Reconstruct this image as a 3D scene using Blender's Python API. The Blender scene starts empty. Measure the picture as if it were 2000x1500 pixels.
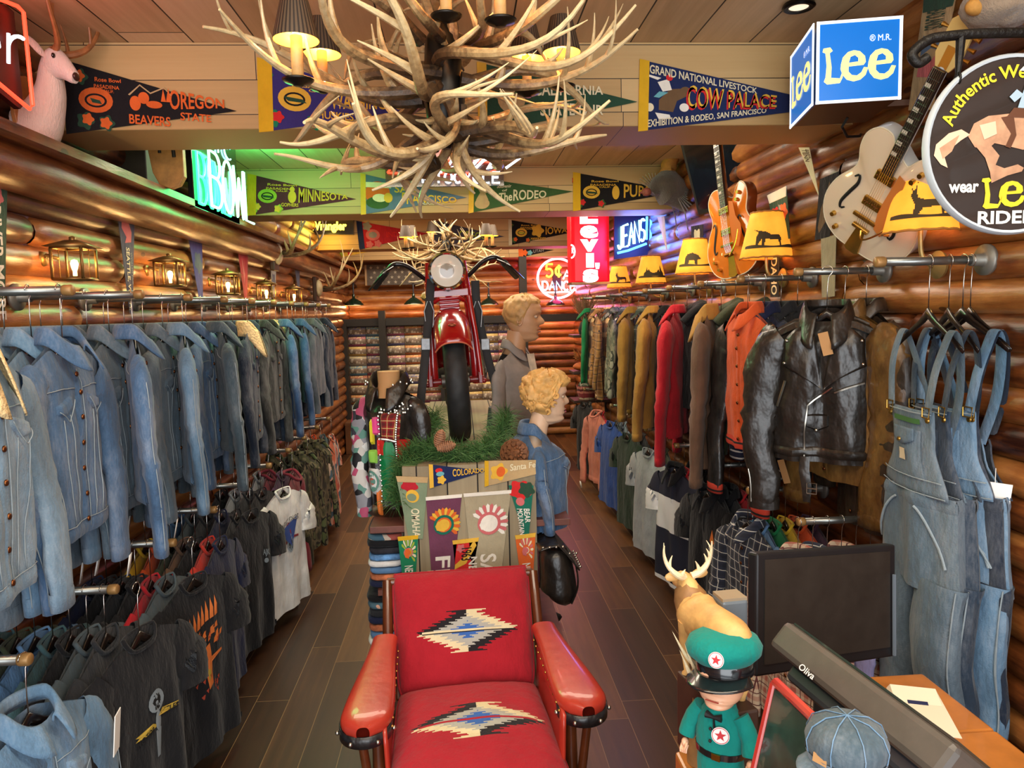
import bpy, math, random
from math import sin, cos, pi, sqrt, radians, exp
from mathutils import Vector, Matrix, Euler, noise as mnoise

# ------------------------------------------------------------------ camera
scene = bpy.context.scene
COL = scene.collection
FPX = 1444.0
CAM = Vector((0.0, 0.0, 1.8))
cd = bpy.data.cameras.new('camera'); cam = bpy.data.objects.new('camera', cd); COL.objects.link(cam)
cd.sensor_fit = 'HORIZONTAL'; cd.sensor_width = 36.0; cd.lens = FPX / 2000 * 36.0
cd.clip_start = 0.05; cd.clip_end = 60
CR = Matrix.Rotation(-radians(3.809), 3, 'Z') @ Matrix.Rotation(pi / 2 - radians(5.553), 3, 'X') @ Matrix.Rotation(radians(-1.4), 3, 'Z')
cam.matrix_world = Matrix.Translation(CAM) @ CR.to_4x4()
scene.camera = cam
# ------------------------------------------------------------------ world, daylight, exposure
w = bpy.data.worlds.new('daylight'); scene.world = w; w.use_nodes = True
wb = w.node_tree.nodes['Background']; wb.inputs[0].default_value = (0.80, 0.90, 1.0, 1); wb.inputs[1].default_value = 1.0
def area(name, loc, rot, sx, sy, power, col):
    l = bpy.data.lights.new(name, 'AREA'); l.shape = 'RECTANGLE'; l.size = sx; l.size_y = sy; l.energy = power; l.color = col
    o = bpy.data.objects.new(name, l); COL.objects.link(o); o.location = loc; o.rotation_euler = rot; return o
area('shopfront_daylight', (0, -1.3, 1.75), (radians(86), 0, 0), 3.2, 2.3, 92, (0.93, 0.97, 1.0))
for i, (y, p) in enumerate(((1.0, 46), (4.3, 46), (7.0, 44), (9.3, 46))):      # unseen warm fill lights added under the ceiling, no fixtures modelled
    area('ceiling_fill', (0, y, 2.85), (0, 0, 0), 2.6, 0.5, p, (1.0, 0.86, 0.66))
vs = scene.view_settings
vs.view_transform = 'Standard'; vs.look = 'None'; vs.exposure = 0.28; vs.gamma = 1.0; vs.use_curve_mapping = False

# ------------------------------------------------------------------ small helpers
rnd = random.Random(7)
def at(px, py, Y=None, X=None, Z=None):
    d = CR @ Vector(((px - 1000) / FPX, (750 - py) / FPX, -1.0))
    if Y is not None: t = Y / d.y
    elif X is not None: t = X / d.x
    else: t = (Z - CAM.z) / d.z
    return CAM + d * t
def V(*a): return Vector(a)
def lerp(a, b, t): return a + (b - a) * t
def clamp(x, a=0.0, b=1.0): return a if x < a else b if x > b else x
def sm(x): x = clamp(x); return x * x * (3 - 2 * x)
def nz(*a): return mnoise.noise(Vector(a))
def spline(pts, n):
    """Catmull-Rom through tuples of any length, n samples per span."""
    out = []; m = len(pts)
    for i in range(m - 1):
        p0, p1, p2, p3 = pts[max(0, i - 1)], pts[i], pts[i + 1], pts[min(m - 1, i + 2)]
        for k in range(n):
            t = k / n
            out.append(tuple(0.5 * (2 * b + (c - a) * t + (2 * a - 5 * b + 4 * c - d) * t * t + (3 * b - a - 3 * c + d) * t ** 3) for a, b, c, d in zip(p0, p1, p2, p3)))
    out.append(tuple(pts[-1])); return out

class MB:
    """Collects shapes for ONE mesh object."""
    def __init__(s): s.v = []; s.f = []; s.m = []; s.cur = 0
    def add(s, vs, fs, mi=None):
        b = len(s.v); s.v += [tuple(p) for p in vs]; mi = s.cur if mi is None else mi
        for f in fs: s.f.append(tuple(i + b for i in f)); s.m.append(mi)
        return s
    def box(s, c, size, rot=None, mi=None):
        x, y, z = (q / 2 for q in size); R = rot if rot is not None else Matrix.Identity(3)
        if isinstance(R, (tuple, list)): R = Euler(R).to_matrix()
        c = Vector(c)
        vs = [c + R @ Vector((i * x, j * y, k * z)) for i in (-1, 1) for j in (-1, 1) for k in (-1, 1)]
        return s.add(vs, [(0, 1, 3, 2), (4, 6, 7, 5), (0, 4, 5, 1), (2, 3, 7, 6), (0, 2, 6, 4), (1, 5, 7, 3)], mi)
    def bbox(s, x0, x1, y0, y1, z0, z1, mi=None): return s.box(((x0 + x1) / 2, (y0 + y1) / 2, (z0 + z1) / 2), (abs(x1 - x0), abs(y1 - y0), abs(z1 - z0)), None, mi)
    def tube(s, pts, r, n=10, caps=True, flat=None, up=None, mi=None, disp=None):
        """pts: points; r: radius or list; flat: ratio of second axis (number or list)."""
        P = [Vector(p) for p in pts]; k = len(P); rs = list(r) if hasattr(r, '__len__') else [r] * k
        fl = list(flat) if hasattr(flat, '__len__') else [flat or 1.0] * k
        vs = []; ref = Vector(up) if up is not None else None
        for i in range(k):
            t = (P[min(k - 1, i + 1)] - P[max(0, i - 1)])
            t = t.normalized() if t.length > 1e-9 else Vector((0, 0, 1))
            if ref is None: ref = Vector((0, 0, 1)) if abs(t.z) < 0.9 else Vector((1, 0, 0))
            a = ref - t * ref.dot(t)
            if a.length < 1e-6: a = t.orthogonal()
            a.normalize(); b = t.cross(a)
            if up is None: ref = a
            for q in range(n):
                an = 2 * pi * q / n; rr = rs[i]
                if disp: rr *= disp(i / (k - 1), an)
                vs.append(P[i] + a * (cos(an) * rr) + b * (sin(an) * rr * fl[i]))
        fs = [(i * n + q, i * n + (q + 1) % n, (i + 1) * n + (q + 1) % n, (i + 1) * n + q) for i in range(k - 1) for q in range(n)]
        if caps: fs += [tuple(range(n - 1, -1, -1)), tuple((k - 1) * n + q for q in range(n))]
        return s.add(vs, fs, mi)
    def lathe(s, prof, n=24, M=None, mi=None, caps=False):
        vs = []; 
        for r, z in prof:
            for q in range(n):
                p = Vector((cos(2 * pi * q / n) * r, sin(2 * pi * q / n) * r, z)); vs.append(M @ p if M is not None else p)
        k = len(prof)
        fs = [(i * n + q, i * n + (q + 1) % n, (i + 1) * n + (q + 1) % n, (i + 1) * n + q) for i in range(k - 1) for q in range(n)]
        if caps: fs += [tuple(range(n - 1, -1, -1)), tuple((k - 1) * n + q for q in range(n))]
        return s.add(vs, fs, mi)
    def grid(s, fn, nu, nv, wrap_u=False, mi=None, mfn=None):
        cu = nu if wrap_u else nu + 1
        b = len(s.v)
        for j in range(nv + 1):
            for i in range(cu): s.v.append(tuple(fn(i / nu, j / nv)))
        for j in range(nv):
            for i in range(nu):
                s.f.append((b + j * cu + i, b + j * cu + (i + 1) % cu, b + (j + 1) * cu + (i + 1) % cu, b + (j + 1) * cu + i))
                s.m.append(mfn((i + .5) / nu, (j + .5) / nv) if mfn else (s.cur if mi is None else mi))
        return s
    def prism(s, poly, fn, d, mi=None):
        """poly of (u,v); fn(u,v,w)->point; extruded w=0..d"""
        n = len(poly)
        vs = [fn(u, v, 0) for u, v in poly] + [fn(u, v, d) for u, v in poly]
        return s.add(vs, [tuple(range(n - 1, -1, -1)), tuple(range(n, 2 * n))] + [(i, (i + 1) % n, n + (i + 1) % n, n + i) for i in range(n)], mi)
    def sphere(s, c, r, nu=16, nv=10, M=None, mi=None):
        rx, ry, rz = r if hasattr(r, '__len__') else (r, r, r); c = Vector(c)
        def f(u, v):
            a = 2 * pi * u; b = pi * (v - .5); p = Vector((cos(a) * cos(b) * rx, sin(a) * cos(b) * ry, sin(b) * rz))
            return c + (M @ p if M is not None else p)
        return s.grid(f, nu, nv, True, mi)
    def merge(s, o, M, mi=None):
        b = len(s.v); s.v += [tuple(M @ Vector(p)) for p in o.v]; s.f += [tuple(i + b for i in f) for f in o.f]; s.m += [mi if mi is not None else q for q in o.m]; return s
    def mesh(s, name, smooth=True):
        me = bpy.data.meshes.new(name); me.from_pydata(s.v, [], s.f)
        me.polygons.foreach_set('material_index', s.m)
        if smooth: me.polygons.foreach_set('use_smooth', [True] * len(s.f))
        me.update(); return me
    def build(s, name, mat, parent=None, smooth=True, loc=None, bevel=0, angle=None):
        o = bpy.data.objects.new(name, s.mesh(name, smooth)); COL.objects.link(o)
        for q in (mat if isinstance(mat, (list, tuple)) else [mat]): o.data.materials.append(q)
        if parent is not None: o.parent = parent
        if loc is not None: o.location = loc
        if bevel:
            bm = o.modifiers.new('b', 'BEVEL'); bm.width = bevel; bm.segments = 2; bm.limit_method = 'ANGLE'; bm.angle_limit = radians(40)
        if smooth and angle is None: angle = 40
        if smooth and angle: flat_edges(o.data, angle)
        return o
def flat_edges(me, ang):
    try: me.set_sharp_from_angle(angle=radians(ang))
    except Exception: pass
def tag(o, label=None, cat=None, group=None, kind=None):
    if label: o['label'] = label
    if cat: o['category'] = cat
    if group: o['group'] = group
    if kind: o['kind'] = kind
    return o
def empty(name, loc=(0, 0, 0), rz=0, label=None, cat=None, group=None, rot=None):
    o = bpy.data.objects.new(name, None); COL.objects.link(o); o.location = loc; o.rotation_euler = rot or (0, 0, rz); o.empty_display_size = .05
    return tag(o, label, cat, group)
def inst(name, me, mat, parent=None, loc=None, rot=None, scale=None):
    """an object on shared mesh data with its own materials"""
    o = bpy.data.objects.new(name, me); COL.objects.link(o)
    mats = mat if isinstance(mat, (list, tuple)) else [mat]
    while len(me.materials) < len(mats): me.materials.append(None)
    for i, q in enumerate(mats): o.material_slots[i].link = 'OBJECT'; o.material_slots[i].material = q
    if parent is not None: o.parent = parent
    if loc is not None: o.location = loc
    if rot is not None: o.rotation_euler = rot
    if scale is not None: o.scale = scale
    return o

# ------------------------------------------------------------------ materials
def lin(c):
    if isinstance(c, str): c = tuple(int(c[i:i + 2], 16) for i in (0, 2, 4))
    f = lambda x: (x / 255) / 12.92 if x / 255 <= .04045 else ((x / 255 + .055) / 1.055) ** 2.4
    return tuple(f(x) for x in c[:3]) + (1,)
class NT:
    def __init__(s, name):
        s.mat = bpy.data.materials.new(name); s.mat.use_nodes = True; s.t = s.mat.node_tree; s.bsdf = s.t.nodes['Principled BSDF']
    def n(s, typ, **kw):
        o = s.t.nodes.new(typ)
        for k, v in kw.items():
            if k.startswith('i') and k[1:].isdigit(): s.set(o.inputs[int(k[1:])], v)
            else: setattr(o, k, v)
        return o
    def set(s, inp, v):
        if isinstance(v, bpy.types.NodeSocket): s.t.links.new(v, inp)
        else: inp.default_value = v
    def m(s, op, a, b=None, c=None):
        o = s.n('ShaderNodeMath', operation=op); s.set(o.inputs[0], a)
        if b is not None: s.set(o.inputs[1], b)
        if c is not None: s.set(o.inputs[2], c)
        return o.outputs[0]
    def mix(s, f, a, b, mode='MIX'):
        o = s.n('ShaderNodeMix', data_type='RGBA', blend_type=mode); s.set(o.inputs[0], f); s.set(o.inputs[6], a); s.set(o.inputs[7], b); return o.outputs[2]
    def coord(s, kind='Object'): return s.n('ShaderNodeTexCoord').outputs[kind]
    def sep(s, v): return s.n('ShaderNodeSeparateXYZ', i0=v).outputs
    def comb(s, x, y, z): return s.n('ShaderNodeCombineXYZ', i0=x, i1=y, i2=z).outputs[0]
    def noise(s, v, scale, detail=3, rough=.5, color=False):
        o = s.n('ShaderNodeTexNoise'); s.set(o.inputs['Vector'], v); s.set(o.inputs['Scale'], scale); s.set(o.inputs['Detail'], detail); s.set(o.inputs['Roughness'], rough)
        return o.outputs[1 if color else 0]
    def ramp(s, f, stops, mode='LINEAR'):
        o = s.n('ShaderNodeValToRGB'); s.set(o.inputs[0], f); e = o.color_ramp.elements; o.color_ramp.interpolation = mode
        while len(e) < len(stops): e.new(0.5)
        for q, (p, c) in zip(e, stops): q.position = p; q.color = c
        return o.outputs[0]
    def mapping(s, v, scale): return s.n('ShaderNodeMapping', i0=v, i3=scale).outputs[0]
    def bump(s, h, st, dist=.01):
        o = s.n('ShaderNodeBump'); s.set(o.inputs['Height'], h); s.set(o.inputs['Strength'], st); s.set(o.inputs['Distance'], dist); s.t.links.new(o.outputs[0], s.bsdf.inputs['Normal'])
    def base(s, v): s.set(s.bsdf.inputs['Base Color'], v)
    def p(s, **kw):
        names = dict(rough='Roughness', metal='Metallic', coat='Coat Weight', croug='Coat Roughness', sheen='Sheen Weight', spec='Specular IOR Level', trans='Transmission Weight', emit='Emission Color', est='Emission Strength', alpha='Alpha', sub='Subsurface Weight')
        for k, v in kw.items(): s.set(s.bsdf.inputs[names[k]], v)
        return s.mat
_pm = {}
def pm(name, c, rough=.6, var=0.0, vs=8, bump=0, bs=60, **kw):
    if name in _pm: return _pm[name]
    t = NT(name); c = lin(c)
    if var or bump: co = t.coord()
    if var:
        f = t.noise(co, vs, 4, .6)
        dk = tuple(x * (1 - var) for x in c[:3]) + (1,); lt = tuple(min(1, x * (1 + var)) for x in c[:3]) + (1,)
        t.base(t.ramp(f, [(.3, dk), (.7, lt)]))
    else: t.base(c)
    if bump: t.bump(t.noise(co, bs, 3), bump)
    _pm[name] = t.p(rough=rough, **kw); return _pm[name]
def glow(name, c, st):
    if name in _pm: return _pm[name]
    t = NT(name); c = lin(c); t.base(c); _pm[name] = t.p(emit=c, est=st, rough=.3); return _pm[name]

def plank_mat(name, cols, across, along, wd, ln, gap=.004, grain=(40, 2.0), rough=.5, coat=0, gapcol='1a0f08', contrast=1.0, offset=0):
    """boards in object space; across / along = axis indices"""
    t = NT(name); S = t.sep(t.coord()); a = t.m('ADD', S[across], 50 + offset); l = t.m('ADD', S[along], 50)
    u = t.m('DIVIDE', a, wd); iu = t.m('FLOOR', u); fu = t.m('FRACT', u)
    w1 = t.n('ShaderNodeTexWhiteNoise', noise_dimensions='1D'); t.set(w1.inputs['W'], iu); sh = w1.outputs[0]
    v = t.m('ADD', t.m('DIVIDE', l, ln), t.m('MULTIPLY', sh, 7.3)); iv = t.m('FLOOR', v); fv = t.m('FRACT', v)
    w2 = t.n('ShaderNodeTexWhiteNoise', noise_dimensions='2D'); t.set(w2.inputs['Vector'], t.comb(iu, iv, 0)); r = w2.outputs[0]
    vec = t.comb(t.m('ADD', t.m('MULTIPLY', a, grain[0]), t.m('MULTIPLY', r, 40)), t.m('MULTIPLY', l, grain[1]), t.m('MULTIPLY', r, 9))
    g = t.noise(vec, 1.0, 5, .6)
    g2 = t.noise(t.comb(t.m('MULTIPLY', a, 6), t.m('MULTIPLY', l, 1.5), t.m('MULTIPLY', r, 30)), 1.0, 4, .6)
    f = t.m('ADD', t.m('MULTIPLY', g, .45 * contrast), t.m('ADD', t.m('MULTIPLY', g2, .35 * contrast), t.m('MULTIPLY', r, .38)))
    col = t.ramp(t.m('SUBTRACT', f, .4 * contrast - .3), [(0.12, lin(cols[0])), (.5, lin(cols[1])), (.88, lin(cols[2]))])
    e = t.m('MULTIPLY', t.m('MINIMUM', fu, t.m('SUBTRACT', 1, fu)), wd); e2 = t.m('MULTIPLY', t.m('MINIMUM', fv, t.m('SUBTRACT', 1, fv)), ln)
    gp = t.m('LESS_THAN', t.m('MINIMUM', e, e2), gap / 2)
    t.base(t.mix(gp, col, lin(gapcol)))
    t.bump(t.m('SUBTRACT', t.m('MULTIPLY', g, .25), gp), .35, .006)
    return t.p(rough=rough, coat=coat, croug=.25)
def log_mat(name, axis, cols=('3a1509', '8f4a1d', 'c77c3a'), rough=.38):
    t = NT(name); co = t.coord(); sc = [9, 9, 9]; sc[axis] = 1.3
    at_ = t.n('ShaderNodeAttribute', attribute_name='tone').outputs[2]
    g = t.noise(t.mapping(co, tuple(sc)), 3.0, 5, .62); k = t.noise(co, 5.5, 4, .6)
    f = t.m('ADD', t.m('MULTIPLY', g, .62), t.m('ADD', t.m('MULTIPLY', k, .42), t.m('MULTIPLY', t.m('SUBTRACT', at_, .5), .36)))
    c = t.ramp(f, [(.30, lin(cols[0])), (.53, lin(cols[1])), (.78, lin(cols[2]))])
    vo = t.n('ShaderNodeTexVoronoi'); t.set(vo.inputs['Vector'], t.mapping(co, tuple(2.2 if i == axis else 5 for i in range(3)))); t.set(vo.inputs['Scale'], 1.6)
    kn = t.m('LESS_THAN', vo.outputs[0], .10); t.base(t.mix(t.m('MULTIPLY', kn, .75), c, lin('2a0e05')))
    t.bump(t.m('ADD', g, t.m('MULTIPLY', k, .6)), .35, .012)
    return t.p(rough=rough, coat=.25, croug=.3)
def denim_mat(name, c, fade=.55, rough=.85):
    if name in _pm: return _pm[name]
    t = NT(name); co = t.coord(); c = lin(c)
    lt = tuple(min(1, x + (1 - x) * .15 * fade + .01) for x in c[:3]) + (1,); dk = tuple(x * (1 - .5 * fade) for x in c[:3]) + (1,)
    n1 = t.noise(t.mapping(co, (5, 5, 2.2)), 1.6, 5, .65); n2 = t.noise(t.mapping(co, (60, 60, 14)), 3, 2, .5)
    f = t.m('ADD', t.m('MULTIPLY', n1, .85), t.m('MULTIPLY', n2, .22))
    t.base(t.ramp(f, [(.3, dk), (.52, c), (.74, lt)]))
    fo = t.noise(t.mapping(co, (11, 11, 5)), 1.3, 3, .5); t.bump(t.m('ADD', t.m('MULTIPLY', t.noise(co, 220, 2), .12), t.m('ADD', t.m('MULTIPLY', n1, .5), t.m('MULTIPLY', fo, 1.6))), .55, .022)
    _pm[name] = t.p(rough=rough, sheen=.15, spec=.2); return _pm[name]
def cloth_mat(name, c, var=.18, rough=.9):
    if name in _pm: return _pm[name]
    t = NT(name); co = t.coord(); c = lin(c); n1 = t.noise(co, 7, 4, .6)
    t.base(t.ramp(n1, [(.3, tuple(x * (1 - var) for x in c[:3]) + (1,)), (.7, tuple(min(1, x * (1 + var)) for x in c[:3]) + (1,))]))
    t.bump(t.m('ADD', t.m('MULTIPLY', t.noise(co, 160, 2), .06), t.noise(t.mapping(co, (10, 10, 4)), 1.4, 4, .55)), .6, .028); _pm[name] = t.p(rough=rough, sheen=.1, spec=.2); return _pm[name]
def leather_mat(name, c, rough=.38, hi=None):
    if name in _pm: return _pm[name]
    t = NT(name); co = t.coord(); c0 = lin(c); h = lin(hi) if hi else tuple(min(1, x * 1.8 + .012) for x in c0[:3]) + (1,)
    n1 = t.noise(t.mapping(co, (6, 6, 3)), 2.2, 6, .7); n2 = t.noise(t.mapping(co, (16, 16, 12)), 2, 3, .5)
    t.base(t.ramp(n1, [(.36, c0), (.72, h)])); t.bump(t.m('ADD', t.m('MULTIPLY', t.noise(t.mapping(co, (6, 6, 4)), 2.2, 3, .5), 1.8), t.m('MULTIPLY', n2, .3)), .5, .016)
    _pm[name] = t.p(rough=rough, coat=.2, croug=.25); return _pm[name]
def plaid_mat(name, base, c1, c2, s=14.0):
    if name in _pm: return _pm[name]
    t = NT(name); S = t.sep(t.coord())
    hx = t.m('ADD', t.m('MULTIPLY', t.m('ADD', S[1], t.m('MULTIPLY', S[0], .6)), s), 50); hz = t.m('ADD', t.m('MULTIPLY', S[2], s), 50)
    def band(x, a, b): f = t.m('FRACT', x); return t.m('MULTIPLY', t.m('GREATER_THAN', f, a), t.m('LESS_THAN', f, b))
    c = t.mix(t.m('MULTIPLY', t.m('ADD', band(hx, .1, .5), band(hz, .1, .5)), .45), lin(base), lin(c1))
    c = t.mix(t.m('MINIMUM', 1, t.m('ADD', band(hx, .72, .8), band(hz, .72, .8))), c, lin(c2)); t.base(c)
    _pm[name] = t.p(rough=.9, sheen=.1); return _pm[name]
def blanket_mat(name, cols, s=16.0):
    """rows of woven bands"""
    if name in _pm: return _pm[name]
    t = NT(name); S = t.sep(t.coord()); z = t.m('ADD', t.m('MULTIPLY', S[2], s), 50)
    zz = t.m('ADD', z, t.m('MULTIPLY', t.m('PINGPONG', t.m('MULTIPLY', S[1], 40), 1.0), .35))
    w1 = t.n('ShaderNodeTexWhiteNoise', noise_dimensions='1D'); t.set(w1.inputs['W'], t.m('FLOOR', zz))
    n = len(cols); t.base(t.ramp(w1.outputs[0], [(i / n, lin(c)) for i, c in enumerate(cols)], 'CONSTANT'))
    _pm[name] = t.p(rough=.95, sheen=.1); return _pm[name]
def camo_mat(name, cols, sc=9):
    if name in _pm: return _pm[name]
    t = NT(name); co = t.coord(); f = t.noise(t.mapping(co, (1, 1, .8)), sc, 2, .5); n = len(cols)
    t.base(t.ramp(f, [(0 if i == 0 else .36 + .34 * i / n, lin(c)) for i, c in enumerate(cols)], 'CONSTANT'))
    _pm[name] = t.p(rough=.9); return _pm[name]

# ------------------------------------------------------------------ lettering
_tx = {}
def text2d(s, bold=.02, shear=0.0, space=1.0):
    key = (s, bold, shear, space)
    if key not in _tx:
        cu = bpy.data.curves.new('t', 'FONT'); cu.body = s; cu.size = 1; cu.offset = bold; cu.shear = shear; cu.space_character = space; cu.resolution_u = 3
        o = bpy.data.objects.new('t', cu); me = bpy.data.meshes.new_from_object(o)
        vs = [(p.co.x, p.co.y) for p in me.vertices]; fs = [tuple(p.vertices) for p in me.polygons]
        bpy.data.objects.remove(o); bpy.data.curves.remove(cu); bpy.data.meshes.remove(me)
        x0 = min(a for a, b in vs); x1 = max(a for a, b in vs); y0 = min(b for a, b in vs); y1 = max(b for a, b in vs)
        _tx[key] = ([((a - x0) / (x1 - x0), (b - y0) / (y1 - y0)) for a, b in vs], fs, (x1 - x0) / (y1 - y0))
    return _tx[key]
def put_text(mb, s, fn, bold=.02, shear=0.0, mi=0, space=1.0):
    """fn(u,v) maps the text's unit box to a point; a face of letters is added"""
    vs, fs, _ = text2d(s, bold, shear, space); mb.add([fn(u, v) for u, v in vs], fs, mi)
def rect(o, ux, uy, u0, v0, u1, v1, nrm=None, off=0):
    o, ux, uy = Vector(o), Vector(ux), Vector(uy); nn = (Vector(nrm) * off) if nrm is not None else Vector()
    return lambda u, v: o + ux * lerp(u0, u1, u) + uy * lerp(v0, v1, v) + nn
# stroke alphabet for neon (unit cell 0..1 wide, 0..1 high); each entry is a list of polylines
def arc(cx, cy, rx, ry, a0, a1, n=10): return [(cx + rx * cos(radians(lerp(a0, a1, i / n))), cy + ry * sin(radians(lerp(a0, a1, i / n)))) for i in range(n + 1)]
STROKE = {
 'A': [[(0, 0), (.5, 1), (1, 0)], [(.2, .38), (.8, .38)]], 'B': [[(0, 0), (0, 1), (.5, 1)] + arc(.5, .77, .4, .23, 90, -90) + [(0, .54)], [(.5, .54)] + arc(.5, .27, .48, .27, 90, -90) + [(0, 0)]],
 'C': [arc(.5, .5, .5, .5, 50, 310, 14)], 'D': [[(0, 0), (0, 1), (.4, 1)] + arc(.4, .5, .58, .5, 90, -90) + [(0, 0)]], 'E': [[(1, 1), (0, 1), (0, 0), (1, 0)], [(0, .52), (.8, .52)]],
 'I': [[(.5, 0), (.5, 1)]], 'J': [[(.8, 1), (.8, .25)] + arc(.45, .25, .35, .25, 0, -170, 8)], 'L': [[(0, 1), (0, 0), (.9, 0)]], 'M': [[(0, 0), (.1, 1), (.5, .25), (.9, 1), (1, 0)]],
 'N': [[(0, 0), (0, 1), (1, 0), (1, 1)]], 'O': [arc(.5, .5, .5, .5, 0, 360, 18)], 'R': [[(0, 0), (0, 1), (.5, 1)] + arc(.5, .75, .42, .25, 90, -90) + [(.1, .5)], [(.45, .5), (1, 0)]],
 'S': [arc(.5, .75, .45, .25, 30, 270, 10) + arc(.5, .25, .45, .25, 90, -150, 10)], 'T': [[(0, 1), (1, 1)], [(.5, 1), (.5, 0)]], 'W': [[(0, 1), (.2, 0), (.5, .8), (.8, 0), (1, 1)]],
 'Y': [[(0, 1), (.5, .48), (1, 1)], [(.5, .48), (.5, 0)]], '5': [[(.95, 1), (.15, 1), (.08, .55)] + arc(.45, .32, .48, .32, 130, -140, 10)], 'c': [arc(.5, .45, .45, .35, 45, 315, 10), [(.5, -.05), (.5, .95)]],
 'e': [[(.05, .34), (.95, .34)] + arc(.5, .34, .45, .34, 0, 315, 12)], 's': [arc(.5, .5, .4, .18, 30, 270, 8) + arc(.5, .17, .42, .17, 90, -150, 8)], 'r': [[(.2, 0), (.2, .68)], [(.2, .4)] + arc(.6, .38, .4, .28, 160, 60, 6)],
 'n': [[(.1, 0), (.2, .62)] + arc(.5, .36, .32, .3, 150, 0, 8) + [(.9, 0), (1.1, .1)]], 'd': [arc(.42, .32, .38, .32, 0, 360, 14), [(.95, 1), (.8, .3), (.85, 0), (1.1, .1)]],
 'i': [[(.3, .62), (.4, 0), (.8, .1)], [(.3, .82), (.33, .86)]], 'a': [arc(.42, .32, .38, .32, 20, 380, 14), [(.84, .62), (.82, 0), (1.1, .1)]],
}
def neon(mb, s, fn, r, gap=.25, mi=0, n=6):
    """neon tubing: string s laid out over the unit box, fn(u,v)->Vector"""
    tot = len(s) + gap * (len(s) - 1); x = 0
    for ch in s:
        for pl in STROKE.get(ch, []):
            pts = [fn((x + a) / tot, b) for a, b in pl]
            if len(pts) > 1: mb.tube(pts, r, n, True, mi=mi)
        x += 1 + gap
def ell(cx, cy, rx, ry, n=20, a0=0): return [(cx + rx * cos(2 * pi * i / n + a0), cy + ry * sin(2 * pi * i / n + a0)) for i in range(n)]
def star(cx, cy, r, k=5, inner=.42, a0=pi / 2): return [(cx + (r if i % 2 == 0 else r * inner) * cos(a0 + pi * i / k), cy + (r if i % 2 == 0 else r * inner) * sin(a0 + pi * i / k)) for i in range(2 * k)]
# ================================================================== THE ROOM
XL, XR, YB, ZC = -1.62, 1.68, 10.7, 2.87
YF = -1.4
M_log_y = log_mat('varnished_logs_side', 1, ('2f1308', '7c421b', 'b4763c'))
M_log_x = log_mat('varnished_logs_back', 0, ('3a1a0c', '8e5226', 'c0844a'))
M_ceil = plank_mat('ceiling_planks', ('a8865c', 'd6b488', 'efd6ae'), 0, 1, .245, 2.6, gap=.006, grain=(26, 1.1), rough=.55)
M_beam = plank_mat('pine_boards', ('a4824e', 'c4a068', 'd8ba84'), 2, 0, .131, 3.4, gap=.003, grain=(45, 1.2), rough=.55, contrast=.55, offset=.066)
M_floor = plank_mat('dark_floor_planks', ('1d1109', '452914', '764e28'), 0, 1, .155, 1.35, gap=.003, grain=(30, 1.6), rough=.42, coat=.12, gapcol='8a6a44')
def flat(name, x0, x1, y0, y1, z0, z1, mat):
    b = MB(); b.bbox(x0, x1, y0, y1, z0, z1); return tag(b.build(name, mat, smooth=False), kind='structure')
flat('floor', XL - .3, XR + .3, YF, YB + .3, -.12, 0, M_floor)
flat('ceiling', XL - .3, XR + .3, YF, YB + .3, ZC, ZC + .1, M_ceil)
def log_wall(name, axis, fixed, a0, a1, nrm, mat, pitch=.110, seed=1, z0=0, z1=ZC):
    """stacked half-round logs; axis 1 runs along Y, 0 along X; nrm = +-1 points into the room"""
    b = MB(); tone = []; r_ = random.Random(seed); nlog = int((z1 - z0) / pitch) + 1
    for k in range(nlog):
        zc = z0 + (k + .5) * pitch; cuts = [a0]
        while cuts[-1] < a1: cuts.append(cuts[-1] + r_.uniform(1.3, 2.9))
        cuts[-1] = a1
        for c0, c1 in zip(cuts[:-1], cuts[1:]):
            tn = r_.random(); rr = pitch * r_.uniform(.52, .58); n = max(4, int((c1 - c0) / .10)); ph = r_.uniform(0, 99)
            ts = sorted(set([0, .012 / max(.1, c1 - c0), .03 / max(.1, c1 - c0), 1 - .03 / max(.1, c1 - c0), 1 - .012 / max(.1, c1 - c0), 1] + [i / n for i in range(n + 1)]))
            base = len(b.v); NS = 7
            for t in ts:
                y = lerp(c0, c1, t); e = min(t, 1 - t) * (c1 - c0); s = .78 + .22 * sm(e / .035)
                R = rr * s * (1 + .07 * nz(y * 1.7, ph, 0)); dz = .010 * nz(y * .8, ph, 5); dd = .006 * nz(y * 2.1, ph, 9)
                for q in range(NS):
                    an = lerp(-pi / 2, pi / 2, q / (NS - 1)); p = R * cos(an) * .95 + dd; z = min(z1 + .03, zc + dz + R * sin(an))
                    b.v.append((fixed + nrm * p, y, z) if axis == 1 else (y, fixed + nrm * p, z)); tone.append(tn)
            for i in range(len(ts) - 1):
                for q in range(NS - 1):
                    f = (base + i * NS + q, base + i * NS + q + 1, base + (i + 1) * NS + q + 1, base + (i + 1) * NS + q)
                    b.f.append(f if (nrm > 0) == (axis == 0) else f[::-1]); b.m.append(0)
    # solid core behind the logs
    n0 = len(b.v)
    if axis == 1: b.bbox(fixed - nrm * .12, fixed + nrm * .012, a0, a1, z0, z1)
    else: b.bbox(a0, a1, fixed - nrm * .12, fixed + nrm * .012, z0, z1)
    tone += [.0] * (len(b.v) - n0)
    o = b.build(name, mat); at_ = o.data.attributes.new('tone', 'FLOAT', 'POINT'); at_.data.foreach_set('value', tone)
    return tag(o, kind='structure')
log_wall('wall_left', 1, XL, YF, YB, 1, M_log_y, seed=3)
log_wall('wall_right', 1, XR, YF, YB, -1, M_log_y, seed=8)
log_wall('wall_back', 0, YB, XL - .1, XR + .1, -1, M_log_x, seed=5)
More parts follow.
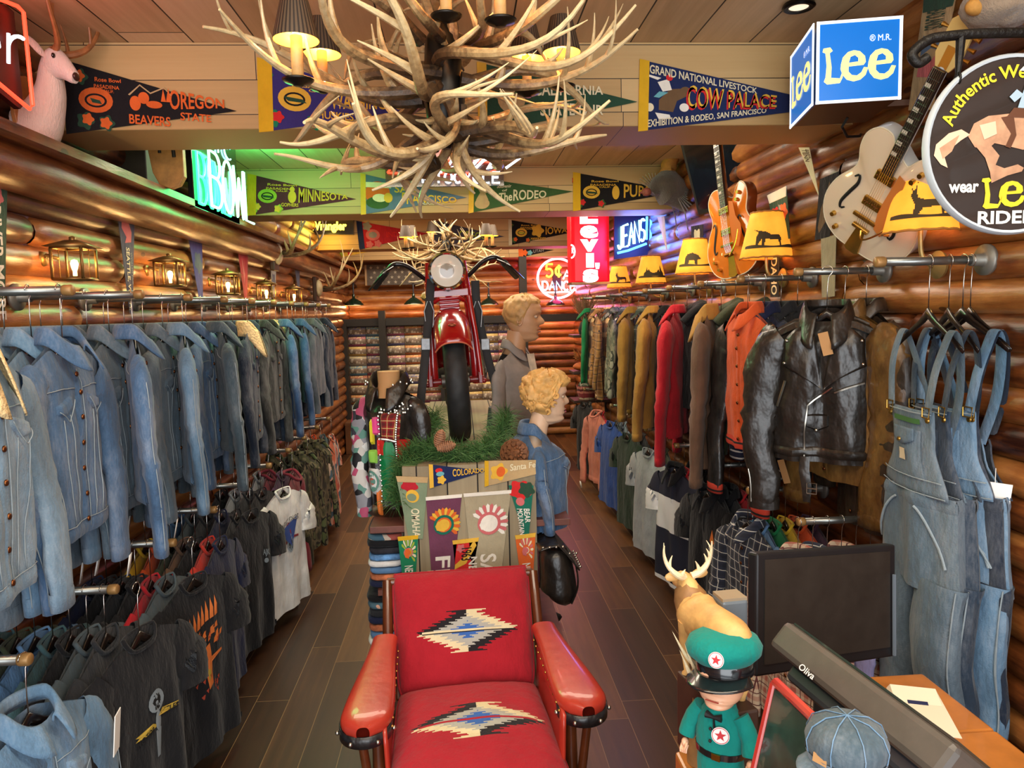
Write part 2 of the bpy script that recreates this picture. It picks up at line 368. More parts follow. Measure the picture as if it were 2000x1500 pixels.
# heavy half-round ledge log along the left wall and a slimmer one on the right
def ledge(name, x, z, r, sx, mat, seed, y0=YF, y1=YB, plank=True):
    b = MB(); n = 60
    pts = [(x + .012 * nz(i * .3, seed, 0), lerp(y0, y1, i / n), z + .012 * nz(i * .33, seed, 4)) for i in range(n + 1)]
    b.tube(pts, [r * (1 + .06 * nz(i * .5, seed, 8)) for i in range(n + 1)], 14)
    if plank: b.bbox(x + sx * .0, x + sx * (r + .055), y0, y1, z + r * .72, z + r * .72 + .035)
    o = b.build(name, mat); a = o.data.attributes.new('tone', 'FLOAT', 'POINT'); a.data.foreach_set('value', [.5] * len(o.data.vertices)); return tag(o, kind='structure')
ledge('trim_1', XL + .10, 2.335, .085, 1, M_log_y, 2)
for i, (y0, y1) in enumerate(((3.05, 3.41), (5.56, 5.92), (8.50, 8.85), (10.15, 10.45))):
    o = flat('ceiling_beam' if i == 0 else 'ceiling_beam.%03d' % i, XL, XR, y0, y1, 2.54, ZC, M_beam)
    bm = o.modifiers.new('b', 'BEVEL'); bm.width = .006; bm.segments = 2
# dark framed partition low on the back wall
M_black = pm('black_painted_timber', '241d19', .55, .2)
for n_, a in (('trim_2', (XL, XR, 10.05, 10.13, 1.66, 1.76)), ('trim_3', (-1.62, -1.53, 10.0, 10.08, 0, 1.70)), ('trim_4', (-1.10, -1.01, 9.98, 10.08, 0, 1.86)), ('trim_5', (-.30, -.21, 9.98, 10.08, 0, 1.66)), ('trim_6', (.80, .90, 10.0, 10.12, 0, 2.54))):
    tag(flat(n_, *a, M_black), kind='structure')
flat('partition', XL, .8, 10.13, 10.17, 0, 1.66, pm('partition_board', '4a3628', .7, .2))
# right-hand front corner of the ceiling: small recessed spot
b = MB(); p = at(1560, 14, Z=ZC - .015); e = empty('recessed_spotlight', p, 0, 'small round recessed spotlight set in the plank ceiling', 'spotlight')
b.lathe([(.035, .012), (.052, .012), (.058, 0), (.05, -.006), (.036, -.004), (.034, .010)], 24); b.build('trim_ring', pm('black_metal', '14120f', .35, metal=.6), e)
b = MB(); b.lathe([(.0, .006), (.02, .004), (.034, .0)], 20); b.build('lens', glow('spot_lens', 'ffe9c8', .8), e)
# ================================================================== GARMENTS
# local frame of every garment and hanger: origin on the clothes pipe, +X = front, Y = across the shoulders, Z up
class Torso:
    def __init__(s, W=.215, T=.045, L=.62, flare=.02, slope=.34, zs=-.125, seed=0, fold=.010, wrinkle=.008, waist=0.0, neck=.075):
        s.W, s.T, s.L, s.flare, s.slope, s.zs, s.seed, s.fold, s.wr, s.waist, s.neck = W, T, L, flare, slope, zs, seed, fold, wrinkle, waist, neck
        r = random.Random(seed); s.k = r.uniform(26, 40); s.ph = r.uniform(0, 9); s.lean = r.uniform(-.02, .02)
    def w(s, t): return s.W - .018 * sm(t * 4) + s.flare * t - s.waist * sin(pi * clamp(t)) 
    def pt(s, v, t, side, off=0.0):
        """v -1..1 across, t 0..1 from shoulder to hem, side +1 front / -1 back"""
        ww = s.w(t); y = ww * v
        th = s.T * sm(t * 3.2 + .32) * (1 - abs(v) ** 2.6) ** .6
        if side > 0: th *= 1.05 + .25 * sm((t - .1) * 3) * exp(-((abs(v) - .45) / .4) ** 2)
        drape = s.fold * sm(t * 1.6 - .2) * sin(v * ww * s.k + s.ph + 1.6 * nz(v * 2, t * 2, s.seed)) + s.wr * nz(v * 4.2, t * 5.5, s.seed + 3.3) * sm(t * 5)
        x = side * (th + off) + drape + s.lean * t
        top = s.zs - s.slope * max(0.0, abs(y) - .03) ** 1.05
        if side > 0: top -= .050 * exp(-(y / s.neck) ** 4) * (1 - sm(t * 3))
        z = lerp(top, s.zs - s.L, t) if t > 0 else top
        z += .006 * nz(v * 3, s.seed, 7) * t
        return Vector((x, y, z))
    def body(s, nv=22, nt=22):
        b = MB()
        for side in (1, -1): b.grid(lambda u, q: s.pt(lerp(-1, 1, u) * side, q, side), nv, nt)
        for side in (1, -1): b.grid(lambda u, q: s.pt(lerp(-1, 1, u) * -side, 1 - q * .05, side, -.007 * min(1, q * 4)), nv, 3)   # turned hem
        return b
    def patch(s, v0, v1, t0, t1, off=.004, side=1, nu=6, nv=8, taper=0.0, mb=None):
        b = mb or MB()
        def f(u, q):
            vc = (v0 + v1) / 2; v = lerp(v0, v1, u); t = lerp(t0, t1, q)
            if taper: t = t0 + (t - t0) * (1 - taper * abs(2 * u - 1))
            e = min(u, 1 - u, q, 1 - q); return s.pt(v, t, side, off if e > 1e-6 else -.002)
        return b.grid(f, nu, nv)
    def line(s, pts, r=.0022, off=.003, side=1, mb=None, n=8, sides=5):
        b = mb or MB(); P = []
        for (v0, t0), (v1, t1) in zip(pts[:-1], pts[1:]): P += [s.pt(lerp(v0, v1, i / n), lerp(t0, t1, i / n), side, off) for i in range(n)]
        P.append(s.pt(*pts[-1], side, off)); return b.tube(P, r, sides)
    def sleeve(s, sgn, length=.60, r0=.074, r1=.052, seed=1, out=.045, fwd=.03, n=14, m=20, flat=.62, kink=.02, wr=.10):
        W = s.w(0); z0 = s.zs - s.slope * (W - .03) - .02
        P = [(0, sgn * (W - .055), z0 + .005), (.0, sgn * (W - .012), z0 - .035), (.004, sgn * (W + out * .55), z0 - .11), (fwd * .3, sgn * (W + out), z0 - length * .42),
             (fwd * .8 , sgn * (W + out + kink * .3), z0 - length * .62), (fwd * 1.2, sgn * (W + out * .9 - kink), z0 - length * .85), (fwd * 1.3, sgn * (W + out * .8 - kink), z0 - length)]
        P = spline(P, 4); k = len(P); R = []
        for i in range(k):
            t = i / (k - 1); R.append(lerp(r0 * (.72 + .28 * sm(t * 5)), r1, sm(t * .95)) * (1 + .0 * t))
        f = lambda t, an: 1 + wr * nz(cos(an) * 1.3, sin(an) * 1.3 + sgn, t * 9 + seed) + .55 * wr * exp(-((t - .55) / .16) ** 2) * sin(t * 70 + 2 * sin(an + seed))
        b = MB(); b.tube(P, R, n, False, flat=flat, up=(0, 1, 0), disp=f)
        s.last = (P, R, flat); return b
    def cuff(s, flat=.62, h=.045, grow=1.06, mb=None):
        P, R, fl = s.last; a = Vector(P[-1]); d = (Vector(P[-1]) - Vector(P[-3])).normalized(); r = R[-1] * grow
        b = mb or MB(); b.tube([a - d * h * .5, a - d * h * .3, a + d * h * .5, a + d * (h * .55), a + d * h * .2], [r * .96, r, r * .98, r * .88, r * .8], 14, False, flat=flat, up=(0, 1, 0)); return b
    def collar(s, h=.035, fall=.062, point=.045, spread=.9, thick=.004, lift=.0, ry=.072, rx=.052):
        z0 = s.zs + .002 + lift; b = MB()
        def f(u, q):
            a = lerp(-spread, spread, u) * pi; fr = sm((abs(u - .5) * 2 - .55) / .45)       # 1 at the two front points
            an = pi - a                                                                     # u=.5 is the back (an=pi)
            bx, by = cos(an) * rx, sin(an) * ry
            low = z0 - .045 * sm((cos(an) + .2) / 1.2)
            if q < .35: k = q / .35; g = 1 + .04 * k; return Vector((bx * g, by * g, low + h * k * (1 - .35 * fr)))
            k = (q - .35) / .65; g = 1.04 + k * (.27 + .20 * fr); dn = fall * (1 + fr * point / .06) * k
            return Vector((bx * g + .018 * fr * k, by * g, low + h * (1 - .35 * fr) * (1 - k * .2) + .006 * sin(pi * k) - dn))
        b.grid(f, 34, 10); return b
def thick(o, t):
    m = o.modifiers.new('s', 'SOLIDIFY'); m.thickness = t; m.offset = 1; return o
_gm = {}
def gpart(key, fn):
    """shared mesh data for repeated garment parts"""
    if key not in _gm: _gm[key] = fn().mesh('_'.join(str(k) for k in key))
    return _gm[key]
M_hang = pm('black_lacquered_wood', '17100d', .28, coat=.4)
M_steel = pm('bright_steel_wire', 'c9c4bc', .22, metal=1)
M_lining = cloth_mat('dark_lining', '15120f')
M_copper = pm('copper_button', '7a4a2a', .35, metal=.9)
M_white = pm('white_card', 'f2f0ea', .7); M_kraft = pm('kraft_card', 'b88a58', .8)
M_zip = pm('nickel_zip', 'b9b4a8', .3, metal=1)
def _hook():
    b = MB(); b.tube([(0, 0, -.135), (0, .001, -.05), (0, .004, -.012)] + [(0, .0188 * sin(a), .013 - .0188 * cos(a)) for a in [radians(q) for q in (35, 65, 95, 125, 155, 185, 215, 245, 265)]], .0018, 6); return b
def _arms():
    b = MB(); n = 16; pts = []
    for i in range(n + 1):
        v = lerp(-1, 1, i / n); pts.append((0, v * .185, -.146 - .098 * abs(v) ** 1.15 - .012 * (1 - exp(-(v / .12) ** 2))))
    b.tube(pts, [.013 - .005 * abs(lerp(-1, 1, i / n)) + .006 * exp(-(lerp(-1, 1, i / n) / .14) ** 2) for i in range(n + 1)], 8, flat=.36, up=(0, 0, 1)); return b
def hanger(loc, rz, label, group, simple=False):
    h = empty('clothes_hanger', loc, rz, label, 'hanger', group)
    inst('hook', gpart(('hanger_hook',), _hook), M_steel, h); inst('hanger_bar', gpart(('hanger_bar',), _arms), M_hang, h); return h
SWING = 0.0
def jacket(loc, rz, mat, label, group, seed=0, kind='denim', det=2, L=.60, W=.215, T=.04, trim=None, sl=.60, buttons=None, collar=None, name=None, cat=None, sleeve=None):
    """det 0 far, 1 middle, 2 near. kind: denim, coat, shirt, sweat, hood, wool"""
    seed = seed % 6; nm = name or {'denim': 'denim_jacket', 'coat': 'canvas_coat', 'shirt': 'shirt', 'sweat': 'sweatshirt', 'hood': 'hooded_sweatshirt', 'wool': 'wool_jacket'}[kind]
    g = empty(nm, loc, rz, label, cat or {'shirt': 'shirt', 'sweat': 'sweatshirt', 'hood': 'sweatshirt'}.get(kind, 'jacket'), group)
    s = Torso(W, T, L, .0 if kind in ('denim', 'wool') else .015, seed=seed, fold=.005 if kind == 'denim' else .008, wrinkle=.010, slope=.50)
    K = (round(W, 3), round(T, 3), round(L, 3), kind, seed)
    lo = det == 0; nv, nt = (12, 12) if lo else (20, 20)
    inst('body', gpart(('body', nv) + K, lambda: s.body(nv, nt)), mat, g)
    rs = {'denim': (.073, .050), 'coat': (.102, .072), 'wool': (.098, .062), 'shirt': (.066, .046), 'sweat': (.072, .05), 'hood': (.074, .05)}[kind]
    sn, smn = (9, 12) if lo else (14, 20)
    tm = trim or mat
    for sg in (-1, 1):
        fwd = .02 + .01 * (seed % 3)
        mk = lambda: s.sleeve(sg, sl, rs[0], rs[1], seed + 3 * sg, n=sn, fwd=fwd, flat=.47, wr=.20, out=.032)
        inst('sleeve', gpart(('sleeve', sg, sn, sl) + K, mk), sleeve or mat, g)
        if det >= 1 or trim:
            def mc(): mk(); return s.cuff(.47, .05)
            inst('cuff', gpart(('cuff', sg, sl) + K, mc), tm, g)
    if kind in ('denim', 'coat', 'shirt', 'wool'):
        c = inst('collar', gpart(('collar', bool(collar)) + K, lambda: s.collar(.032, .080 if collar else .046 if kind != 'shirt' else .038, .05 if collar else .035)), collar or mat, g); thick(c, .004)
    elif kind == 'hood':
        def hd():
            b = MB(); b.tube(spline([(.05, -.10, -.20), (.0, -.10, -.15), (-.06, -.06, -.115), (-.075, 0, -.10), (-.06, .06, -.115), (0, .10, -.15), (.05, .10, -.20)], 4), .030, 8, flat=1.6); return b
        inst('hood', gpart(('hood',), hd), mat, g)
    else:
        def nb(): b = MB(); b.tube([(.055 * cos(a) - .004, .078 * sin(a), s.zs - .004 - .05 * sm((cos(a) + .2) / 1.2)) for a in [2 * pi * i / 20 for i in range(21)]], .010, 6, False); return b
        inst('neckband', gpart(('neckband',) + K, nb), tm, g)
    if kind in ('denim', 'coat', 'wool', 'sweat') and det >= 1:
        def wb():
            b = MB()
            for sd in (1, -1): b.grid(lambda u, q: s.pt(lerp(-1, 1, u) * .998 * sd, lerp(.935, 1.012, q), sd, .005 if 0 < q < 1 else .001), 18, 3)
            return b
        if kind != 'coat': inst('waistband', gpart(('waistband',) + K, wb), tm, g)
    if kind in ('denim', 'coat', 'shirt', 'wool') and det >= 1:
        def pk():
            b = s.patch(-.09, .09, .10, .985, .006, nu=4, nv=14)
            for i in range(7):
                p = s.pt(.0, .14 + .133 * i, 1, .009); b.lathe([(0, .003), (.006, .0028), (.008, .001), (.008, -.002)], 10, Matrix.Translation(p) @ Matrix.Rotation(pi / 2, 4, 'Y'), mi=1)
            return b
        inst('placket', gpart(('placket',) + K, pk), [mat, buttons or M_copper], g)
    if kind in ('denim', 'coat') and det >= 1:
        for sg in (-1, 1):
            fl = lambda: s.patch(sg * .45 - .22, sg * .45 + .22, .27, .36, .008, nu=8, nv=6, taper=.42)
            inst('pocket_flap', gpart(('pocket_flap', sg) + K, fl), mat, g)
    if kind == 'denim' and det >= 2:
        def seams():
            b = MB()
            for sg in (-1, 1):
                s.line([(sg * .96, .16), (0.1 * sg, .245)], mb=b, r=.0015); s.line([(sg * .36, .36), (sg * .22, .93)], mb=b, r=.0015); s.line([(sg * .56, .36), (sg * .42, .93)], mb=b, r=.0015)
                s.line([(sg * .96, .18), (0.1 * sg, .16)], mb=b, side=-1, r=.0015); s.line([(sg * .67, .30), (sg * .45, .385), (sg * .23, .30)], mb=b, r=.0013, off=.0105)
            s.line([(-.98, .932), (.98, .932)], mb=b, r=.0013, off=.0055); s.line([(.07, .1), (.07, .98)], mb=b, r=.0013, off=.0065)
            return b
        inst('topstitching', gpart(('seams',) + K, seams), M_stitch, g)
        for sg in (-1, 1):
            def arm():
                s.sleeve(sg, sl, rs[0], rs[1], seed + 3 * sg, n=14, fwd=.02 + .01 * (seed % 3), flat=.47, wr=.20, out=.032); P, R, fl = s.last
                b = MB(); k = len(P); b.tube([Vector(P[i]) + Vector((R[i] * .55 * .35, sg * R[i] * .97, 0)) for i in range(3, k)], .0017, 5); return b
            inst('sleeve_seam', gpart(('sleeve_seam', sg, sl) + K, arm), M_stitch, g)
    if det >= 1 and (seed + len(label or '')) % 3 == 0:
        sg = 1 if (seed % 2) else -1
        def tg():
            mk(); P = s.last[0]; p = Vector(P[-1]); b = MB(); b.box(tuple(p + Vector((.02, sg * .01, -.055))), (.002, .030, .075), (.1 * sg, .2, .1)); return b
        inst('price_tag', gpart(('tag', sg, sl) + K, tg), M_white, g)
    return g
M_stitch = cloth_mat('pale_denim_stitching', '93a0a8', .1)
def tee(loc, rz, mat, label, group, seed=0, det=1, L=.70, W=.225, trim=None, sl=.21, name='t_shirt', cat='t-shirt', T=.024, collar=None, placket=False):
    seed = seed % 6; g = empty(name, loc, rz, label, cat, group)
    s = Torso(W, T, L, .045, seed=seed, fold=.012, wrinkle=.007, slope=.44); K = ('tee', round(W, 3), round(T, 3), round(L, 3), seed); nv, nt = (10, 10) if det == 0 else (22, 20)
    inst('body', gpart(('body', nv) + K, lambda: s.body(nv, nt)), mat, g)
    for sg in (-1, 1):
        inst('sleeve', gpart(('sleeve', sg, det > 0, sl) + K, lambda: s.sleeve(sg, sl, .082, .085, seed + sg, out=.045, fwd=.012, n=10 if det == 0 else 14, flat=.26, kink=0, wr=.12)), mat, g)
    def nb(): b = MB(); b.tube([(.020 * cos(a) , .078 * sin(a), s.zs - .006 - .052 * sm((cos(a) + .2) / 1.2)) for a in [2 * pi * i / 22 for i in range(23)]], .0075, 6, False, flat=.6); return b
    if collar is None: inst('neckband', gpart(('neckband',) + K, nb), trim or mat, g)
    else: thick(inst('collar', gpart(('collar',) + K, lambda: s.collar(.028, .045, .04, rx=.034)), collar, g), .004)
    if placket: inst('placket', gpart(('placket',) + K, lambda: s.patch(-.06, .06, .06, .30, .005, nu=4, nv=6)), trim or mat, g)
    g['_s'] = 0; del g['_s']; return g, s
def print_on(g, s, name, shapes, mats, off=.004, label=None):
    """shapes: list of (kind, data, material index); u,v in torso units: u across -1..1, v down 0..1"""
    b = MB(); f = lambda u, v: s.pt(u, v, 1, off)
    def sub(poly, mi):                                                   # fan with an inner ring so that it follows the cloth
        cx = sum(p[0] for p in poly) / len(poly); cy = sum(p[1] for p in poly) / len(poly)
        ring = [(lerp(cx, p[0], .5), lerp(cy, p[1], .5)) for p in poly]; n = len(poly)
        b.add([f(*p) for p in poly] + [f(*p) for p in ring] + [f(cx, cy)], [(i, (i + 1) % n, n + (i + 1) % n, n + i) for i in range(n)] + [(n + i, n + (i + 1) % n, 2 * n) for i in range(n)], mi)
    for k, d, mi in shapes:
        if k == 'p': sub(d, mi)
        else:
            txt, u0, v0, u1, v1 = d[:5]; tilt = d[5] if len(d) > 5 else 0
            vs, fs, _ = text2d(txt, .02); b.add([s.pt(lerp(u0, u1, x), lerp(v0, v1, y) + tilt * x, 1, off + .0012) for x, y in vs], fs, mi)
    o = b.build(name, mats, g, smooth=False); return o
# ================================================================== CLOTHES PIPES
M_pipe = pm('galvanised_pipe', '8d8f8c', .32, .12, 30, metal=.85); M_plug = pm('brass_plug', 'a07a48', .45, .2, metal=.3); M_flange = pm('cast_iron_flange', '8a8880', .5, .2, metal=.6)
ORD = ['first', 'second', 'third', 'fourth', 'fifth', 'sixth', 'seventh', 'eighth', 'ninth', 'tenth', 'eleventh', 'twelfth', 'thirteenth', 'fourteenth']
def _pipe(L):
    b = MB(); b.tube([(0, 0, 0), (L, 0, 0)], .0135, 16); return b
def _plug(): b = MB(); b.tube([(-.004, 0, 0), (0, 0, 0), (.022, 0, 0), (.026, 0, 0)], [.0135, .0165, .0165, .0145], 14); return b
def _flange(L): b = MB(); b.tube([(L - .055, 0, 0), (L - .02, 0, 0), (L - .014, 0, 0), (L - .013, 0, 0), (L, 0, 0)], [.0185, .0195, .024, .048, .048], 20); return b
def clothes_pipe(x, y, z, xw, label, group):
    """x = free end, xw = wall end"""
    L = abs(xw - x); e = empty('clothes_pipe', (x, y, z), 0 if xw > x else pi, label, 'clothes rail', group); L = round(L, 3)
    inst('pipe', gpart(('pipe', L), lambda: _pipe(L)), M_pipe, e); inst('end_plug', gpart(('plug',), _plug), M_plug, e); inst('wall_flange', gpart(('flange', L), lambda: _flange(L)), M_flange, e)
    return e
ZU, ZL = 1.895, .945           # upper / lower rail heights, left side
TXL, TXR = -1.13, 1.27
XWL, XWR = XL + .055, XR - .055
LU = [1.78 + .478 * i for i in range(11)]
LL = [1.90 + .485 * i for i in range(10)]
RU = [2.2, 2.75, 3.33, 3.9, 4.5, 5.1, 5.75, 6.4, 7.1, 7.8]
RL = [2.2, 2.7, 3.2, 3.75, 4.35, 5.0, 5.65, 6.3, 7.0, 7.7]
ZRU, ZRL = 1.925, .97
for i, y in enumerate(LU): clothes_pipe(TXL, y, ZU, XWL, '%s upper clothes pipe from the front on the left log wall' % ORD[i], 'upper clothes pipes on the left wall')
for i, y in enumerate(LL): clothes_pipe(TXL, y, ZL, XWL, '%s lower clothes pipe from the front on the left log wall' % ORD[i], 'lower clothes pipes on the left wall')
for i, y in enumerate(RU): clothes_pipe(TXR, y, ZRU, XWR, '%s upper clothes pipe from the front on the right log wall' % ORD[i], 'upper clothes pipes on the right wall')
for i, y in enumerate(RL[1:], 1): clothes_pipe(TXR, y, ZRL, XWR, '%s lower clothes pipe from the front on the right log wall' % ORD[i - 1], 'lower clothes pipes on the right wall')

D = {k: denim_mat('denim_' + k, c, f) for k, c, f in (('pale', '708aa0', .9), ('light', '62829e', .9), ('greyblue', '5c6e7c', .8), ('mid', '4b688a', .9), ('steel', '47565f', .7), ('blue', '3a5780', .8), ('dark', '2b3a4c', .6), ('indigo', '212c3e', .5), ('black', '272828', .4), ('grey', '56606a', .7))}
M_sherpa = pm('cream_sherpa_pile', 'd8bd8c', .95, .15, 40, .9, 90)
C = {k: cloth_mat('cotton_' + k, c) for k, c in (('black', '17171a'), ('charcoal', '2a2c30'), ('navy', '1e2440'), ('red', 'b0202a'), ('tomato', 'c8392c'), ('teal', '3f5c62'), ('slate', '4a565c'), ('sky', '5a7fa8'), ('olive', '3c4230'), ('green', '2f4a2e'), ('kelly', '1d7a48'), ('white', 'dedcd8'),
     ('grey', '9aa0a4'), ('heather', '8d9aa8'), ('maroon', '7c2c38'), ('pink', 'cf7f6c'), ('tan', 'a87a3c'), ('brown', '6d5240'), ('duck', '9c7434'), ('orange', 'd4582a'), ('yellow', 'd8b02c'), ('royal', '2a4c96'), ('forest', '26382a'), ('plum', '4c3348'), ('cream', 'd9c8a8'), ('lilac', '8d8ab8'))}
def nth(k): return ORD[k]
def hang(fn, x, y, z, rz, mat, what, rail, k, group, **kw):
    """one garment and the hanger that carries it"""
    lab = '%s, %s from aisle end of %s' % (what, nth(k), rail)
    hanger((x, y, z), rz, 'black hanger of the %s garment from the aisle end, %s' % (nth(k), rail), 'hangers on the pipes')
    return fn((x, y, z), rz, mat, lab, group, **kw)
R7 = random.Random(11)
# ---- left wall, upper pipes: denim jackets (front faces the aisle = +X)
seqU = [
 ['light', 'greyblue', 'pale', 'mid', 'steel'],
 ['mid', 'light', 'greyblue', 'pale', 'steel'],
 ['mid', 'greyblue', 'steel', 'light', 'grey'],
 ['light', 'greyblue', 'steel', 'grey', 'dark'],
 ['steel', 'mid', 'dark', 'grey'],
 ['indigo', 'dark', 'indigo', 'black'],
 ['black', 'indigo', 'dark', 'black'],
 ['blue', 'dark', 'greyblue'],
 ['blue', 'indigo', 'grey'],
 ['grey', 'steel', 'dark'],
 ['indigo', 'dark', 'indigo']]
names = dict(pale='pale blue', light='light blue', greyblue='grey-blue', mid='mid-blue', steel='steel blue', blue='blue', dark='dark blue', indigo='indigo', black='black', grey='grey')
for i, y in enumerate(LU):
    for k, c in enumerate(seqU[i]):
        if i == 0 and k == 0: continue
        x = TXL - .04 - .080 * k; rz = R7.uniform(-.02, .10) + ({1: -.05, 2: .42, 3: .34, 4: .40, 5: .05, 6: -.1, 7: .3, 8: .2}.get(i, 0) if k == 0 else .06)
        det = 2 if i < 5 else (1 if i < 8 else 0)
        hang(jacket, x, y + R7.uniform(-.01, .01), ZU - .013, rz, D[c], names[c] + ' denim jacket', '%s upper left pipe' % nth(i), k, 'denim jackets on the left wall', seed=i * 3 + k, det=det, T=.029, L=R7.choice([.58, .62]), sl=R7.choice([.60, .62]),
             collar=M_sherpa if (i, k) in ((5, 0), (7, 1)) else None)
# the sherpa-collared jacket at the very front, turned to the shop door
x, y = TXL + .01, LU[0] - .02
hanger((x, y, ZU - .013), radians(6), 'black hanger carrying the sherpa-collared denim jacket at the front left', 'hangers on the pipes')
jacket((x, y, ZU - .013), radians(6), D['pale'], 'pale denim jacket with cream sherpa collar and flap pockets, turned to the shop front', 'denim jackets on the left wall', seed=2, det=2, collar=M_sherpa, L=.60, W=.235, T=.05, sl=.57)
# ---- left wall, lower pipes: T-shirts
seqL = [
 ['light'],
 ['black', 'charcoal', 'slate', 'black', 'teal', 'sky', 'olive', 'teal'],
 ['black', 'slate', 'red', 'black', 'charcoal', 'black', 'navy'],
 ['navy', 'tomato', 'black', 'brown', 'olive', 'orange', 'yellow'],
 ['black', 'black', 'navy', 'charcoal', 'slate', 'sky'],
 ['white', 'black', 'charcoal', 'grey', 'black'],
 ['maroon', 'plum', 'maroon', 'grey'],
 ['camo', 'camo', 'olive', 'camo'],
 ['camo', 'camo', 'olive'],
 ['tie', 'teal', 'orange', 'cream']]
M_camo = camo_mat('woodland_camouflage', ('2b2a1e', '4a4a30', '6a6248', '1a1a14', '57603c'), 11)
M_tie = camo_mat('tie_dyed_cotton', ('c86a4a', 'd8a890', '4a6a78', 'd8c0a8', 'b8584a'), 5)
C['camo'] = M_camo; C['tie'] = M_tie
tees = {}
for i, y in enumerate(LL):
    if i == 0: continue
    sp = .055 if i < 4 else .075
    for k, c in enumerate(seqL[i]):
        x = TXL + .01 - sp * k; rz = R7.uniform(-.08, .08)
        if k == 0 and i in (1, 2, 4, 5): rz = {1: -.20, 2: -.26, 4: -.2, 5: -.28}[i]; 
        if k == 0 and i in (1, 2, 5): x += .05
        nm = {'camo': 'camouflage', 'tie': 'tie-dyed', 'sky': 'sky-blue', 'tomato': 'bright red'}.get(c, c)
        rail = '%s lower left pipe' % nth(i)
        if c in ('maroon', 'camo') and i < 9:
            hang(jacket, x, y, ZL - .013, rz, C[c], nm + (' sweatshirt' if c == 'maroon' else ' shirt'), rail, k, 'shirts on the lower left pipes', kind='sweat' if c == 'maroon' else 'shirt', seed=i + k, det=1 if i < 7 else 0, T=.026, L=.66)
        else:
            tees[(i, k)] = hang(tee, x, y, ZL - .013, rz, C[c], nm + ' cotton t-shirt', rail, k, 'shirts on the lower left pipes', seed=i * 2 + k, det=1 if (i < 6 and k < 3) else 0, L=.72 if i != 1 else .70)
P_ = [pm('ink_white', 'e8e4dc', .7), pm('ink_flame', 'e07a3a', .7), pm('ink_ember', 'a8402a', .7), pm('ink_gold', 'b89a3c', .6), pm('ink_silver', '8c98a0', .5), pm('ink_blue', '3a5296', .7), pm('ink_red', '8c3238', .7), pm('ink_black', '141416', .7)]
def wing(cx, cy, w, h, sg): return [(cx, cy), (cx + sg * w * .3, cy - h * .9), (cx + sg * w, cy - h), (cx + sg * w * .85, cy - h * .5), (cx + sg * w, cy - h * .3), (cx + sg * w * .6, cy + h * .1)]
g, s = tees[(1, 0)]
g['label'] = 'black t-shirt printed with a winged gold emblem at the front of the lower left rail'
print_on(g, s, 'front_print', [('p', ell(.12, .36, .20, .055, 16), 4), ('p', ell(.12, .365, .15, .040, 16), 7), ('p', wing(.12, .44, .48, .03, 1), 3), ('p', wing(.12, .48, .48, .03, -1), 3), ('p', ell(.12, .46, .08, .05, 12), 4), ('p', [(.04, .50), (.2, .50), (.16, .64), (.08, .64)], 4), ('t', ('MOTOR', -.34, .505, .0, .475, -.01), 7), ('t', ('CYCLES', .2, .455, .56, .425, -.012), 7)], P_)
g, s = tees[(2, 0)]
g['label'] = 'black t-shirt printed with orange flames and a dark cross shape on lower left pipe'
r_ = random.Random(4); sh = []
for i in range(7):
    u = -.38 + .13 * i; sh.append(('p', [(u - .05, .30 - .01 * i), (u + .02, .17 + r_.uniform(-.02, .02) - .012 * i), (u + .06, .24 - .012 * i), (u + .05, .30 - .012 * i)], 1))
for i in range(26): u = r_.uniform(-.45, .5); v = r_.uniform(.30, .40) - .05 * u; sh.append(('p', [(u, v), (u + r_.uniform(.05, .12), v - .015), (u + r_.uniform(.02, .1), v + .02), (u - .03, v + .03)], r_.choice((1, 1, 2))))
sh += [('p', [(.0, .40), (.14, .39), (.12, .47), (.5, .44), (.5, .455), (.12, .50), (.16, .62), (.02, .64), (-.04, .52)], 1), ('p', [(.0, .52), (.11, .51), (.12, .58), (.02, .59)], 3)]
for i in range(14): u = r_.uniform(-.25, .35); v = r_.uniform(.55, .68); sh.append(('p', [(u, v), (u + .05, v - .01), (u + .04, v + .02)], 2))
print_on(g, s, 'front_print', sh, P_)
g, s = tees[(5, 0)]
g['label'] = 'white t-shirt with a blue and red engine print hanging beside the maroon sweatshirt'
print_on(g, s, 'front_print', [('p', [(-.5, .30), (.5, .22), (.05, .48)], 5), ('p', ell(.02, .33, .2, .05, 14), 6), ('p', ell(.0, .45, .14, .075, 14), 4), ('p', ell(.0, .46, .08, .05, 12), 7), ('t', ('PARK DIOS', -.55, .30, .52, .25, -.045), 0), ('t', ('PARK DIOS', -.54, .303, .53, .255, -.045), 7), ('p', [(-.5, .47), (-.15, .42), (-.12, .44), (-.48, .49)], 6), ('p', [(.15, .40), (.45, .39), (.45, .41), (.15, .42)], 6)], P_)
g, s = tees[(4, 0)]
g['label'] = 'black t-shirt with a small grey chest print, beside the white engine t-shirt'
print_on(g, s, 'chest_print', [('t', ('AJK', .3, .36, .55, .30), 4), ('p', ell(.42, .39, .07, .02, 10), 4)], P_)
# denim jacket on the lowest front pipe, turned to the door, with tags
x, y = TXL + .045, LL[0]
hanger((x - .06, y, ZL - .013), radians(-8), 'black hanger carrying the pale denim jacket at the bottom left corner', 'hangers on the pipes')
j = jacket((x - .06, y, ZL - .013), radians(-8), D['light'], 'light blue denim jacket with white price tag, low at the front of the left wall', 'denim jackets on the left wall', seed=4, det=2, W=.23, T=.05, L=.6)
b = MB(); b.box((.10, .20, -.30), (.003, .055, .12), (0, .1, .3)); b.build('price_tag', M_white, j, smooth=False, bevel=.001)
